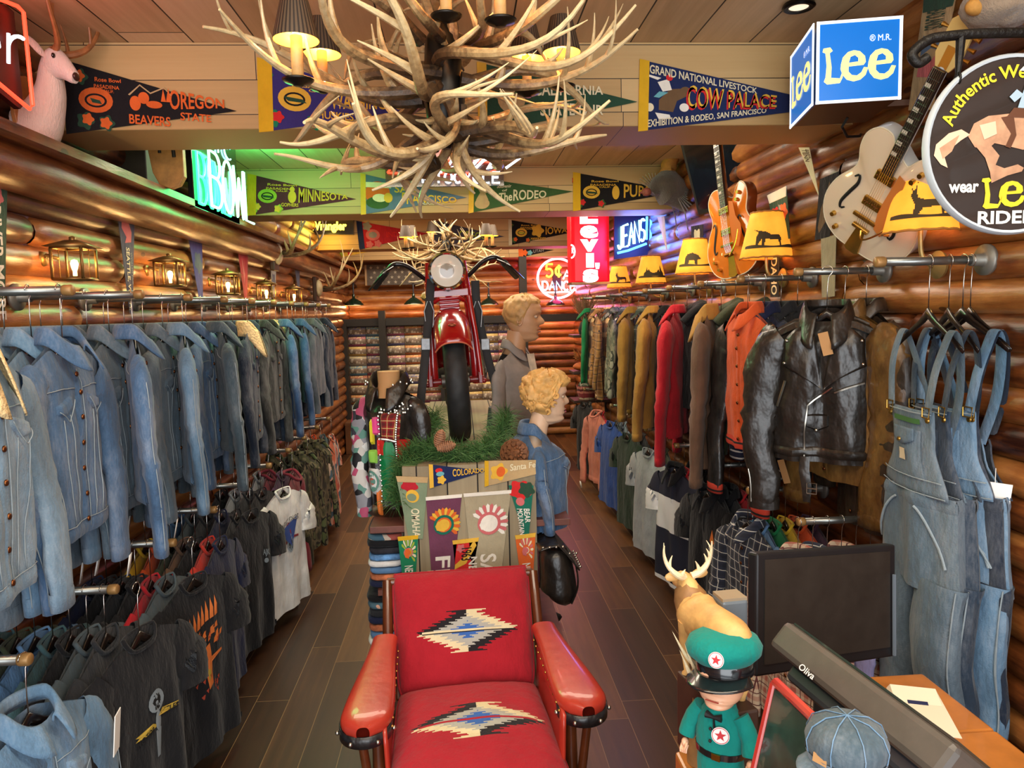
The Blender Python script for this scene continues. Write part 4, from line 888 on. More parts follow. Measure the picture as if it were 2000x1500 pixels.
pennant(*p, 'gold', [('r', .2, 0, .7, 'lime'), ('r', .45, 0, .5, 'scarlet')], 'small yellow pennant on the farthest beam at left', 'pennants on the far beams')
p = onbeam(Y4, (1014, 484), (1015, 503), (1082, 488))
pennant(*p, 'black', [('r', .15, -.1, .6, 'orange'), ('r', .3, -.2, .5, 'sky'), ('t', 'UTAH', .4, -.3, .7, .4, .7, 'grey')], 'small black pennant on the farthest beam beside the dance sign', 'pennants on the far beams', bind='orange', bw=.05)
# --- hanging on the log walls (wide end up)
def onwall(X, a, b_, tip): return at(*a, X=X), at(*b_, X=X), at(*tip, X=X)
XLp, XRp = XL + .075, XR - .075
pennant(*onwall(XLp, (14, 340), (-48, 325), (8, 640)), 'green', [('r', .16, .2, .35, 'pink'), ('t', 'RIVER MORE', .22, -.55, .95, .35, .55, 'white')], 'dark green pennant with white letters hanging at the far left edge', 'pennants on the left wall', bind='lime', bw=.02)
pennant(*onwall(XLp, (262, 417), (227, 405), (256, 612)), 'slate', [('p', [(.08, -.5), (.10, .2), (.2, .5), (.30, .4), (.32, -.3), (.26, -.1), (.18, -.6)], 'pink'), ('t', 'SEATTLE, WASH.', .36, -.34, .97, .14, .55, 'cream'), ('t', 'WORLDS FAIR', .40, .22, .72, .40, .8, 'grey')], 'grey pennant reading SEATTLE hanging between the first two wall lanterns', 'pennants on the left wall', bind='gold', bw=.02, tipw=.18)
pennant(*onwall(XLp, (394, 464), (366, 456), (393, 590)), 'purple', [('r', .4, .1, .5, 'slate')], 'faded purple pennant hanging between the second and third wall lanterns', 'pennants on the left wall', tipw=.25)
pennant(*onwall(XLp, (484, 490), (463, 483), (480, 585)), 'red', [('p', [(.12, -.4), (.5, .1), (.7, -.1), (.5, -.2)], 'pink')], 'red pennant with white edge hanging between the third and fourth wall lanterns', 'pennants on the left wall', bind='white', bw=.02, tipw=.25)
pennant(*onwall(XLp, (539, 517), (526, 512), (536, 580)), 'grey', [('r', .5, 0, .5, 'slate')], 'pale grey pennant hanging behind the fourth wall lantern', 'pennants on the left wall', tipw=.3)
pennant(*onwall(XLp, (585, 530), (576, 527), (584, 575)), 'slate', [], 'dark pennant hanging past the last wall lantern', 'pennants on the left wall', tipw=.3)
pennant(*onwall(XRp, (1806, -6), (1872, -24), (1798, 215)), 'tan', [('t', 'BADLANDS', .14, -.62, .30, .55, 1, 'green'), ('p', [(.34, -.6), (.42, .1), (.36, .6), (.50, .7), (.46, 0), (.52, -.6)], 'blue'), ('p', [(.52, -.6), (.60, 0), (.50, .5), (.72, .6), (.70, -.6)], 'pink')], 'tan pennant reading BADLANDS behind the guitar neck at upper right', 'pennants on the right wall', bind='green', bw=.05, tipw=.8)
pennant(*onwall(XRp, (1560, 288), (1581, 288), (1600, 383)), 'cream', [('t', 'TENN', .04, -.5, .3, .4, .8, 'brown'), ('t', 'PARK', .05, .4, .24, .8, .8, 'brown')], 'cream pennant tip hanging below the first beam at right', 'pennants on the right wall', tipw=.05)
pennant(*onwall(XRp, (1500, 385), (1537, 367), (1530, 470)), 'green', [('r', .45, -.4, .4, 'scarlet'), ('p', [(.25, .0), (.3, .3), (.8, .25), (.8, -.05)], 'grey'), ('r', .42, .45, .35, 'orange')], 'dark green pennant with white top edge above the second large lamp', 'pennants on the right wall', bind='white', bw=.04, tipw=.7)
pennant(*onwall(XRp, (1602, 350), (1640, 334), (1606, 466)), 'black', [('p', [(.1, .1), (.3, .6), (.5, -.2), (.7, .3), (.9, -.4), (.8, -.6), (.5, -.5), (.3, -.1)], 'brown'), ('r', .45, .3, .4, 'tan')], 'black pennant with a brown animal picture left of the white guitar', 'pennants on the right wall', tipw=.8)
pennant(*onwall(XRp, (1604, 466), (1634, 458), (1618, 580)), 'putty', [], 'plain yellowed pennant strip below the black one beside the white guitar', 'pennants on the right wall', tipw=.85)
pennant(*onwall(XRp, (1503, 497), (1523, 494), (1513, 580)), 'black', [('t', 'IDAHO', .02, -.6, .95, .6, .9, 'cream')], 'narrow black pennant reading IDAHO beneath the second large lamp', 'pennants on the right wall', tipw=.8)
pennant(*onwall(XRp, (1350, 442), (1374, 438), (1362, 500)), 'black', [('r', .5, 0, .6, 'cream')], 'small black and white pennant behind the bear lamp shade', 'pennants on the right wall', tipw=.9)
pennant(*onwall(XRp, (1284, 424), (1298, 422), (1303, 492)), 'cream', [], 'cream pennant tip hanging right of the blue neon panel', 'pennants on the right wall', tipw=.05)
# ================================================================== LIGHTED SIGNS
G_red = glow('red_neon_tube', (255, 54, 32), 3.4); G_white = glow('white_neon_tube', (225, 240, 255), 2.6); G_green = glow('green_neon_tube', (40, 255, 110), 5.0); G_gwhite = glow('pale_green_neon_tube', (150, 255, 200), 3.4)
G_blue = glow('blue_neon_tube', (60, 130, 255), 6.0); G_ice = glow('ice_blue_neon_tube', (150, 225, 255), 5.0); G_pink = glow('pink_neon_tube', (255, 130, 150), 6.0); G_amber = glow('amber_neon_tube', (255, 190, 40), 5.0); G_yel = glow('yellow_lit_letters', (255, 225, 70), 4.0)
M_signblack = pm('black_sign_back', '0d0d10', .3, coat=.4); M_smoke = pm('smoked_acrylic', '10141a', .12, coat=.6); M_blk = pm('matt_black', '121214', .6)
def glow_light(name, loc, col, power, size=.25):
    l = bpy.data.lights.new(name, 'POINT'); l.energy = power; l.color = col; l.shadow_soft_size = size; o = bpy.data.objects.new(name, l); COL.objects.link(o); o.location = loc; return o
def plane_fn(px0, py0, px1, py1, **kw):
    """unit box of a sign standing in a plane of the room: corners read on the photograph at that depth"""
    a = at(px0, py1, **kw); bx = at(px1, py1, **kw); up = at(px0, py0, **kw)
    return lambda u, v, w=0: a + (bx - a) * u + (up - a) * v
# ---- red neon beer sign, upper left (mostly outside the frame); hangs on the left wall facing the aisle
e = empty('neon_sign', (0, 0, 0), 0, 'red outlined neon sign with white script letters at the upper left corner', 'neon sign')
Xs = XL + .22; f = lambda y, z, d=0: V(Xs + d + .18 * (y - 2.2), y, z)
b = MB(); out = [(1.45, 2.62), (1.9, 2.82), (2.255, 2.685), (2.30, 2.64), (2.42, 2.42), (2.40, 2.395), (2.0, 2.52), (1.45, 2.45)]
oo = [at(-250, -60, X=Xs), at(-60, -25, X=Xs), at(34, 12, X=Xs), at(46, 24, X=Xs), at(64, 206, X=Xs), at(58, 213, X=Xs), at(-30, 140, X=Xs), at(-250, 80, X=Xs)]
b.tube([tuple(p) for p in oo] + [tuple(oo[0])], .0065, 8); b.build('neon_outline', G_red, e)
b = MB(); zt = [at(-220, 95, X=Xs), at(48, 128, X=Xs), at(-220, 10, X=Xs)]
neon(b, 'rser', lambda u, v: zt[0] + (zt[1] - zt[0]) * u + (zt[2] - zt[0]) * v * 1.25 + V(.012, 0, 0), .006, .12); b.build('neon_script', G_white, e)
b = MB(); b.add([tuple(p + V(-.03, 0, 0)) for p in oo] + [tuple(p + V(-.05, 0, 0)) for p in oo], [tuple(range(8)), tuple(range(15, 7, -1))] + [(i, (i + 1) % 8, 8 + (i + 1) % 8, 8 + i) for i in range(8)]); b.build('backing_panel', pm('dark_red_panel', '2a0c0c', .4), e, smooth=False)
b = MB()
for y in (1.9, 2.25): b.tube([(Xs - .05, y, 2.6), (XL, y, 2.6)], .008, 6)
b.build('standoff', M_blk, e)
glow_light('red_neon_glow', (Xs + .12, 2.25, 2.60), (1, .10, .05), 3.2, .15)
# ---- green neon sign on the left wall
e = empty('neon_sign', (0, 0, 0), 0, 'green and white neon lettering sign on dark panel at upper left wall', 'neon sign'); Xg = XL + .26
c = [at(388, 300, X=Xg), at(468, 318, X=Xg), at(468, 432, X=Xg), at(390, 398, X=Xg)]
ya, yb = c[0].y, c[1].y; zt, zb = 2.74, 2.42
b = MB(); b.bbox(Xg - .05, Xg - .02, ya - .05, yb, zb - .03, zt + .12); b.build('backing_panel', M_smoke, e, smooth=False, bevel=.004)
b = MB(); neon(b, 'BOWL', lambda u, v: V(Xg + .02, lerp(ya + .10, yb + .20, u), lerp(zb, zt - .02, v)), .0075, .12); b.build('neon_letters', G_gwhite, e)
b = MB(); neon(b, 'BOWL', lambda u, v: V(Xg - .012, lerp(ya, yb - .2, u), lerp(zb, zt - .05, v)), .008, .12); b.build('neon_shadow_letters', G_green, e)
b = MB(); neon(b, 'IC', lambda u, v: V(Xg - .012, lerp(yb - .45, yb - .12, u), lerp(zt + .02, zt + .10, v)), .005, .3); b.build('neon_small_letters', G_ice, e)
b = MB()
for y in (ya + .1, yb - .1): b.bbox(XL, Xg - .05, y - .01, y + .01, 2.55, 2.57)
b.build('bracket', M_blk, e, smooth=False)
glow_light('green_neon_glow', (Xg + .18, (ya + yb) / 2 + .15, 2.62), (.05, 1, .25), 17, .2)
# ---- script motorcycle neon hung in front of the second beam
e = empty('neon_sign', (0, 0, 0), 0, 'red and white script neon sign with a white arrow below the chandelier', 'neon sign'); Yn = 5.30
F = plane_fn(760, 298, 955, 330, Y=Yn)
b = MB(); neon(b, 'Indian', lambda u, v: F(u + .14 * v, v), .010, .05); b.build('neon_script', G_white, e)
b = MB(); ol = [F(u, v) + V(0, .02, 0) for u, v in ((-.02, -.2), (.2, -.25), (.7, -.22), (1.0, -.2), (1.12, .1), (1.14, .9), (1.0, 1.25), (.6, 1.1), (.3, 1.15), (.12, .9), (-.02, -.2))]; b.tube([tuple(p) for p in ol], .007, 8)
b.tube([tuple(F(u, v) + V(0, .02, 0)) for u, v in ((.2, .5), (.45, .3), (.7, .55), (1.05, .45))], .006, 8); b.build('neon_outline', G_red, e)
b = MB(); b.tube([tuple(F(u, v)) for u, v in ((1.05, .55), (1.2, .75), (1.36, .9))], .009, 8); b.tube([tuple(F(u, v)) for u, v in ((1.17, .05), (1.37, .92), (1.22, 1.1))], .009, 8); b.build('neon_arrow', G_white, e)
F2 = plane_fn(812, 336, 976, 357, Y=Yn); b = MB(); neon(b, 'MOTOCYCLE', lambda u, v: F2(u, v), .0075, .35); b.build('neon_letters', G_white, e)
b = MB(); p0, p1 = F(-.05, .5), F(1.15, .5); b.box(((p0.x + p1.x) / 2, Yn + .06, p0.z - .02), (p1.x - p0.x, .012, .30)); b.build('backing_panel', pm('clear_grey_acrylic', '8a7c70', .1, trans=.9), e, smooth=False)
b = MB()
for x in (p0.x + .12, p1.x - .12): b.tube([(x, Yn + .06, p0.z + .1), (x, Yn + .06, ZC)], .003, 6)
b.build('hanging_chain', M_steel, e)
glow_light('script_neon_glow', (p0.x * .4 + p1.x * .6, Yn - .15, p0.z), (1, .25, .15), 5, .2)
# ---- blue box sign with white letters, upper right
M_lee = glow('lit_blue_acrylic', (0, 104, 190), .72); M_leel = glow('lit_cream_letters', (255, 226, 140), .95); M_leew = glow('lit_white_edge', (235, 240, 245), 1.0); M_cab = pm('brown_steel_cabinet', '5c3820', .45)
LEE = {'L': [(.0, .98), (.16, 1.0), (.22, .90), (.15, .84), (.20, .45), (.19, .16), (.40, .13), (.44, .26), (.50, .44), (.46, .14), (.40, .0), (.10, -.02), (.02, .06), (.06, .18), (.08, .50), (.05, .84), (-.02, .88)]}
def lee_e(x, s=1.0): 
    o = [(.02, .52), (.06, .70), (.18, .84), (.32, .88), (.46, .84), (.58, .70), (.60, .54), (.55, .46), (.20, .44), (.20, .30), (.28, .20), (.40, .18), (.50, .26), (.56, .40), (.66, .38), (.60, .18), (.48, .06), (.32, .02), (.16, .08), (.06, .22), (.01, .38)]
    hole = [(.20, .54), (.42, .56), (.42, .66), (.34, .74), (.24, .70)]; return [(x + a * s, c_) for a, c_ in o], [(x + a * s, c_) for a, c_ in hole]
def lee_word(mb, fn, mi=0, mh=1):
    tot = 1.72; g = lambda p: [fn(a / tot, c_) for a, c_ in p]
    mb.add(g(LEE['L']), [tuple(range(len(LEE['L'])))], mi)
    for x in (.40, 1.04):
        o, h = lee_e(x); mb.add(g(o), [tuple(range(len(o)))], mi); mb.add([fn(a / tot, c_, .0015) for a, c_ in h], [tuple(range(len(h)))], mh)
Yb = 2.55; c0 = at(1592, 205, Y=Yb); c1 = at(1757, 187, Y=Yb); t0 = at(1600, 42, Y=Yb)
cx = V((c1.x - c0.x), (c1.y - c0.y), 0); hgt = t0.z - c0.z - .005; wd = .275
ang = radians(12); ux = V(cos(ang), -sin(ang), 0); uy = V(0, 0, 1); back = V(sin(ang), cos(ang), 0)
o = c0.copy(); e = empty('box_sign', tuple(o), 0, 'lit blue cube sign with cream letters hanging under the beam at upper right', 'sign')
Rm = Matrix((ux, back, uy)).transposed()
def loc(x, y, z): return ux * x + back * y + uy * z
b = MB(); b.box(tuple(loc(wd / 2, .17, hgt / 2)), (wd - .012, .32, hgt - .012), Rm); b.build('cabinet', [M_cab], e, smooth=False)
for nm, orig, du, w_, n_ in (('front_panel', loc(0, 0, 0), ux, wd, -back), ('side_panel', loc(0, .34, 0), -back, .34, -ux)):
    fn = lambda u, v, w=0, orig=orig, du=du, w_=w_, n_=n_: orig + du * (u * w_) + uy * (v * hgt) + n_ * (.006 + w)
    b = MB(); b.prism([(0.03, .03), (.97, .03), (.97, .97), (.03, .97)], fn, .002); pnl = b.build(nm, M_lee, e, smooth=False)
    b = MB()
    for q in (((0, 0), (1, 0), (1, .035), (0, .035)), ((0, .965), (1, .965), (1, 1), (0, 1)), ((0, 0), (.035, 0), (.035, 1), (0, 1)), ((.965, 0), (1, 0), (1, 1), (.965, 1))): b.prism(q, fn, .004)
    b.build('edge_trim', M_leew, pnl, smooth=False)
    b = MB(); lee_word(b, lambda u, v, w=0: fn(.08 + .86 * u, .24 + .44 * v, .004 + w), 0, 1); put_text(b, '® M.R.', lambda u, v: fn(.62 + .25 * u, .72 + .08 * v, .004), .0, 0, 2); b.build('lettering', [M_leel, M_lee, M_leew], pnl, smooth=False)
b = MB(); b.tube([tuple(loc(wd * .6, .2, -.002)), tuple(loc(wd * .55, .22, -.03)), tuple(loc(wd * .7, .3, -.05)), tuple(loc(wd * .98, .4, -.03)), tuple(loc(wd * 1.1, .5, .0))], .005, 6); b.build('cable', M_blk, e)
b = MB(); b.box(tuple(loc(wd + .05, .17, hgt * .1)), (.16, .04, .02), Rm); b.build('bracket', M_cab, e, smooth=False)
# ---- round enamel sign hanging from an iron bracket, far right
Yr = 1.68; ctr = at(1975, 284, Y=Yr); Rr = .205; e = empty('round_sign', tuple(ctr), radians(-4), 'round black enamel sign with yellow lettering and a bucking horse on iron bracket', 'sign')
M_en = pm('dark_brown_enamel', '2b2420', .25, .1, coat=.5); M_rim = pm('pale_blue_enamel_rim', 'b9c4cc', .3); E_y = pm('yellow_enamel', 'd9c62e', .4); E_w = pm('white_enamel', 'ece9e0', .4); E_h = pm('tan_enamel', 'b58a6c', .4, .25, 30); E_hd = pm('brown_enamel', '5c3824', .4); E_hl = pm('cream_enamel', 'd8b89c', .4); E_b = pm('pale_blue_shirt_enamel', '9cb4c4', .4); E_s = pm('skin_enamel', 'a8704c', .4)
Mx = Matrix.Rotation(pi / 2, 4, 'X')
b = MB(); b.lathe([(0, .008), (Rr - .006, .008), (Rr - .006, -.008), (0, -.008)], 64, Mx); b.build('disc', M_en, e)
b = MB(); b.lathe([(Rr - .010, .010), (Rr - .004, .013), (Rr, .006), (Rr, -.006), (Rr - .01, -.010)], 64, Mx); b.build('rim', M_rim, e)
sf = lambda u, v, w=0: V(u * Rr, -.0088 - w, v * Rr)
b = MB()
vs_, fs_, asp = text2d('Authentic Western Pants', .02)
hh = .145; rr = .80; tw = 2.02; a_s = pi / 2 + tw / rr / 2 + .02
b.add([sf((rr + (y - .5) * hh) * cos(a_s - x * tw / rr), (rr + (y - .5) * hh) * sin(a_s - x * tw / rr), .001) for x, y in vs_], fs_, 0)
b.build('slogan_lettering', E_y, e, smooth=False); b = MB()
put_text(b, 'wear', lambda u, v: sf(-.72 + .34 * u, -.52 + .10 * v, .001), .03, 0, 1)
lee_word(b, lambda u, v, w=0: sf(-.34 + .80 * u, -.70 + .34 * v, .001 + w), 0, 2)
put_text(b, 'RIDERS', lambda u, v: sf(-.38 + .76 * u, -.88 + .15 * v, .001), .03, 0, 1); b.build('lettering', [E_y, E_w, M_en], e, smooth=False)
b = MB(); w_ = .0
def poly(p, mi, w=.001): b.add([sf(x, y, w) for x, y in p], [tuple(range(len(p)))], mi)
# horse hindquarters kicked up at the left, body to the right, head down right
poly([(-.52, .10), (-.46, .24), (-.30, .32), (-.05, .34), (.2, .30), (.42, .22), (.58, .05), (.66, -.18), (.56, -.22), (.46, -.05), (.30, -.04), (.10, -.06), (-.05, -.02), (-.22, .02), (-.30, -.05), (-.44, -.02)], 0)
poly([(-.44, .0), (-.28, .02), (-.16, -.12), (-.20, -.22), (-.10, -.26), (.05, -.22), (.12, -.26), (.10, -.30), (-.06, -.34), (-.24, -.42), (-.26, -.30), (-.32, -.14)], 0, .0014)
poly([(.30, -.02), (.42, -.04), (.50, -.22), (.42, -.38), (.36, -.38), (.40, -.22)], 0, .0014); poly([(.56, -.16), (.70, -.10), (.80, -.28), (.74, -.40), (.64, -.34)], 0, .0018)
poly([(-.50, .12), (-.60, .18), (-.74, .14), (-.88, .02), (-.90, -.10), (-.82, -.20), (-.74, -.24), (-.78, -.12), (-.70, -.02), (-.60, .06)], 2, .0014); poly([(-.62, .12), (-.84, -.02), (-.80, -.14), (-.70, -.06)], 0, .0018)
poly([(-.16, .30), (-.02, .32), (.02, .10), (-.04, -.04), (-.10, -.02), (-.04, .12)], 1, .002); poly([(-.40, .22), (-.22, .26), (-.20, .12), (-.34, .06)], 2, .002)
poly([(-.10, .30), (.28, .28), (.22, .40), (-.02, .40)], 1, .0022)
poly([(.02, .40), (.10, .66), (.24, .68), (.28, .50), (.22, .38)], 3, .003); poly([(.10, .68), (.12, .80), (.24, .82), (.26, .70)], 4, .0032); poly([(.02, .80), (.08, .86), (.12, .94), (.24, .94), (.28, .86), (.36, .82), (.2, .79)], 5, .0036)
poly([(.12, .42), (.34, .36), (.40, .12), (.32, .10), (.26, .26), (.10, .32)], 6, .0026); poly([(.0, .60), (-.08, .52), (-.02, .46), (.08, .54)], 3, .0034)
b.build('emblem', [E_h, E_hd, E_hl, E_b, E_s, E_w, pm('blue_denim_enamel', '30486c', .4)], e, smooth=False)
M_iron = pm('black_wrought_iron', '1e1c1a', .5, .3, 40, .4, 80, metal=.6)
b = MB(); zt = .252; b.tube(spline([(.55, .1, zt), (.2, .02, zt), (-.05, .0, zt), (-.155, 0, zt - .004), (-.20, 0, zt - .012), (-.235, 0, zt - .04), (-.222, 0, zt - .062), (-.20, 0, zt - .05)], 6), .0115, 10); br = b.build('iron_bracket', M_iron, e)
b = MB(); b.tube([(-.125, 0, zt), (-.127, 0, zt - .05), (-.13, 0, zt - .095)], [.011, .009, .005], 8); b.tube([(-.13, 0, zt - .095 + .014 * cos(a)) if False else (-.13, .012 * sin(a), zt - .10 + .014 * cos(a)) for a in [2 * pi * i / 12 for i in range(13)]], .003, 6); b.build('hanger_link', M_iron, br)
# ---- tall red sign behind the second beam
Yl = 6.45; e_p = at(1116, 556, Y=Yl); e_q = at(1193, 552, Y=Yl); e = empty('pillar_sign', ((e_p.x + e_q.x) / 2, Yl, e_p.z + .02), radians(4), 'tall red sign with white vertical letters behind the second beam', 'sign'); wL = (e_q.x - e_p.x); hL = 2.54 - e_p.z + .22
M_lv = glow('lit_red_acrylic', (190, 8, 24), 1.1); M_lvw = glow('lit_white_acrylic', (255, 250, 240), 1.6)
b = MB(); n = 12; prof = [(-wL / 2 + .03 - .03 * cos(a), .0 - .03 * sin(a)) for a in [pi / 2 * i / 6 for i in range(7)]]
pr = [(-wL / 2, .16), (-wL / 2, .02), (-wL / 2 + .03, -.012), (0, -.03), (wL / 2 - .03, -.012), (wL / 2, .02), (wL / 2, .16)]
b.prism(pr, lambda u, v, w: V(u, v, w), hL); b.build('cabinet', M_lv, e, smooth=False, bevel=.01)
b = MB(); zc = hL - .05
def lv(ch, zt_, zb_, x0=-.10, x1=.06): put_text(b, ch, lambda u, v: V(lerp(x0, x1, u), -.032, lerp(zb_, zt_, v)), .07)
zz = lambda py: at(1150, py, Y=Yl).z - e.location.z
lv('l', zz(400), zz(424)); lv('L', zz(404), zz(438)); lv('e', zz(441), zz(466)); lv('v', zz(468), zz(492)); lv('I', zz(495), zz(523), -.05, .02); lv("'", zz(514), zz(526), .03, .07); lv('s', zz(526), zz(552), -.08, .06); b.build('lettering', M_lvw, e, smooth=False)
b = MB(); b.tube([(-wL / 2 - .005 + .055 * sin(a) * .6, -.02, zz(491) + .055 * cos(a)) for a in [pi * i / 14 for i in range(15)]], .007, 6); put_text(b, 'R', lambda u, v: V(-wL / 2 + .0 + .018 * u, -.025, zz(495) + .05 * v), .02); b.build('registered_mark', M_lvw, e)
b = MB(); b.bbox(-wL / 2, wL / 2, .0, .17, -.02, 0); b.bbox(-.01, .01, .07, .09, hL, hL + .4); b.build('steel_frame', M_steel, e, smooth=False)
glow_light('red_sign_glow', (e.location.x - .05, Yl - .25, 2.3), (1, .12, .12), 2.5, .2)
# ---- blue neon panel
e = empty('neon_sign', (0, 0, 0), 0, 'blue neon panel reading JEANS between the tall red sign and right wall', 'neon sign'); Yj = 6.3; F = plane_fn(1202, 421, 1274, 506, Y=Yj)
b = MB(); b.prism([(0, 0), (1, .12), (1, 1.1), (0, 1.05)], lambda u, v, w: F(u, v) + V(0, .05 + w, 0), .03); b.build('backing_panel', pm('deep_blue_panel', '060a38', .3), e, smooth=False)
b = MB(); neon(b, 'JEANS', lambda u, v: F(.06 + .74 * u, .22 + .50 * v + .22 * u), .0095, .15); b.build('neon_letters', G_ice, e)
b = MB(); b.tube([tuple(F(.06, .14) + V(0, .01, 0)), tuple(F(.35, .20)+ V(0, .01, 0)), tuple(F(.85, .36)+ V(0, .01, 0))], .010, 8); b.tube([tuple(F(.95, .30)), tuple(F(.96, 1.0))], .010, 8); b.tube([tuple(F(.84, .45)), tuple(F(.85, .98))], .010, 8); b.build('neon_border', G_blue, e)
b = MB(); p = F(.5, .6); b.tube([(p.x + .1, Yj + .07, p.z), (XR, Yj + .07, p.z)], .012, 6); b.build('bracket', M_blk, e)
glow_light('blue_neon_glow', tuple(F(.6, .45) + V(0, -.22, 0)), (.12, .2, 1), 11, .2)
# ---- round dance neon on the back wall
e = empty('neon_sign', (0, 0, 0), 0, 'round neon sign reading 5¢ A DANCE on the back log wall', 'neon sign'); Yd = YB - .16; F = plane_fn(1050, 505, 1128, 582, Y=Yd)
b = MB(); b.tube([tuple(F(.5 + .5 * cos(a), .5 + .5 * sin(a))) for a in [2 * pi * i / 40 for i in range(41)]], .017, 8); b.build('neon_ring', G_pink, e)
b = MB(); neon(b, '5c', lambda u, v: F(.20 + .42 * u, .54 + .32 * v), .014, .3); b.build('neon_price', G_amber, e)
b = MB(); neon(b, 'A', lambda u, v: F(.64 + .18 * u, .48 + .22 * v), .012); neon(b, 'DANCE', lambda u, v: F(.12 + .84 * u, .20 + .22 * v), .012, .25); b.tube([tuple(F(.2, .14)), tuple(F(.8, .16))], .010, 6); b.build('neon_words', G_ice, e)
b = MB(); b.bbox(F(.4, 0).x, F(.6, 0).x, Yd + .03, YB - .05, F(0, .3).z, F(0, .7).z); b.build('mount', M_blk, e, smooth=False)
glow_light('pink_neon_glow', tuple(F(.5, .4) + V(0, -.25, 0)), (1, .05, .28), 17, .25)
# ---- small yellow lit sign on the third beam
Yw = 8.42; F = plane_fn(598, 427, 690, 458, Y=Yw); e = empty('light_box', (0, 0, 0), 0, 'black light box with glowing yellow letters on the third beam', 'sign')
b = MB(); b.prism([(0, 0), (1, 0), (1, 1.2), (0, 1.2)], lambda u, v, w: F(u, v) + V(0, w, 0), .07); b.build('case', M_signblack, e, smooth=False)
b = MB(); put_text(b, 'Wrangler', lambda u, v: F(.08 + .78 * u, .10 + .72 * v) + V(0, -.004, 0), .05); b.build('lettering', G_yel, e, smooth=False)
glow_light('yellow_sign_glow', tuple(F(.5, -.5) + V(0, -.15, 0)), (1, .65, .1), 6, .15)
# ================================================================== LAMPS, ANTLERS, GUITARS, MOUNTS
# ---- caged lanterns on the left wall
M_cage = pm('aged_brass_lantern', '8c6a3a', .4, .2, metal=.7); M_bulb = glow('warm_bulb', (255, 200, 110), 14); M_amb = NT('amber_lantern_glass'); M_amb.base(lin('d88a30')); M_amb.p(trans=.85, rough=.15, emit=lin((255, 140, 30)), est=.55); M_amb = M_amb.mat
def point(name, loc, p, col, parent, size=.02):
    l = bpy.data.lights.new(name, 'POINT'); l.energy = p; l.color = col; l.shadow_soft_size = size; o = bpy.data.objects.new(name, l); COL.objects.link(o); o.parent = parent; o.location = loc; return o
def lantern(px, py, Y, label):
    X = XL + .165; p = at(px, py, Y=Y); e = empty('caged_lantern', (X, Y, p.z), 0, label, 'wall lamp', 'caged lanterns on the left wall'); s = .055; h = .058
    def roof():
        b = MB(); b.add([(-s - .022, -s - .022, h + .004), (s + .022, -s - .022, h + .004), (s + .022, s + .022, h + .004), (-s - .022, s + .022, h + .004), (-.02, -.02, h + .03), (.02, -.02, h + .03), (.02, .02, h + .03), (-.02, .02, h + .03)], [(0, 3, 2, 1), (4, 5, 6, 7), (0, 1, 5, 4), (1, 2, 6, 5), (2, 3, 7, 6), (3, 0, 4, 7)]); b.lathe([(.012, h + .03), (.012, h + .042), (.0, h + .046)], 10); return b
    def cage():
        b = MB(); w = .0042
        for i in (-1, 1):
            for j in (-1, 1): b.bbox(i * s - w, i * s + w, j * s - w, j * s + w, -h, h)
        for z in (-h, h):
            for i in (-1, 1): b.bbox(-s, s, i * s - w, i * s + w, z - w, z + w); b.bbox(i * s - w, i * s + w, -s, s, z - w, z + w)
        for i in (-1, 1): b.bbox(-.0015, .0015, i * s - .001, i * s + .001, -h, h); b.bbox(i * s - .001, i * s + .001, -.0015, .0015, -h, h)
        return b
    def floor_(): b = MB(); b.bbox(-s, s, -s, s, -h - .006, -h); return b
    def arm(): b = MB(); b.tube([(-s, 0, .02), (-.10, 0, .035), (-.115, 0, .02)], .007, 8); b.lathe([(0, 0), (.03, 0), (.026, .012), (0, .014)], 16, Matrix.Translation((-.118, 0, .02)) @ Matrix.Rotation(pi / 2, 4, 'Y')); return b
    def bulb(): b = MB(); b.lathe([(0, .032), (.010, .028), (.014, .016), (.011, .0), (.007, -.012), (.007, -.03), (0, -.03)], 14); return b
    inst('lantern_roof', gpart(('lroof',), roof), M_cage, e); inst('cage', gpart(('lcage',), cage), M_cage, e); inst('lantern_base', gpart(('lfloor',), floor_), M_cage, e); inst('wall_arm', gpart(('larm',), arm), M_cage, e); inst('bulb', gpart(('lbulb',), bulb), M_bulb, e, (0, 0, -.015))
    gb = lambda: (lambda b: [b.bbox(-s + .002, s - .002, sg * (s - .004), sg * (s - .003), -h, h) for sg in (-1,)] and b)(MB())
    point('lantern_light', (0.01, -.0, .0), 3.4, (1, .58, .20), e, .03)
for i, (px, py, Y) in enumerate(((163, 515, 2.94), (338, 535, 3.87), (448, 556, 4.80), (519, 571, 5.72), (572, 578, 6.65))):
    lantern(px, py, Y, '%s caged wall lantern from the front, lit, above the denim jackets' % ORD[i])
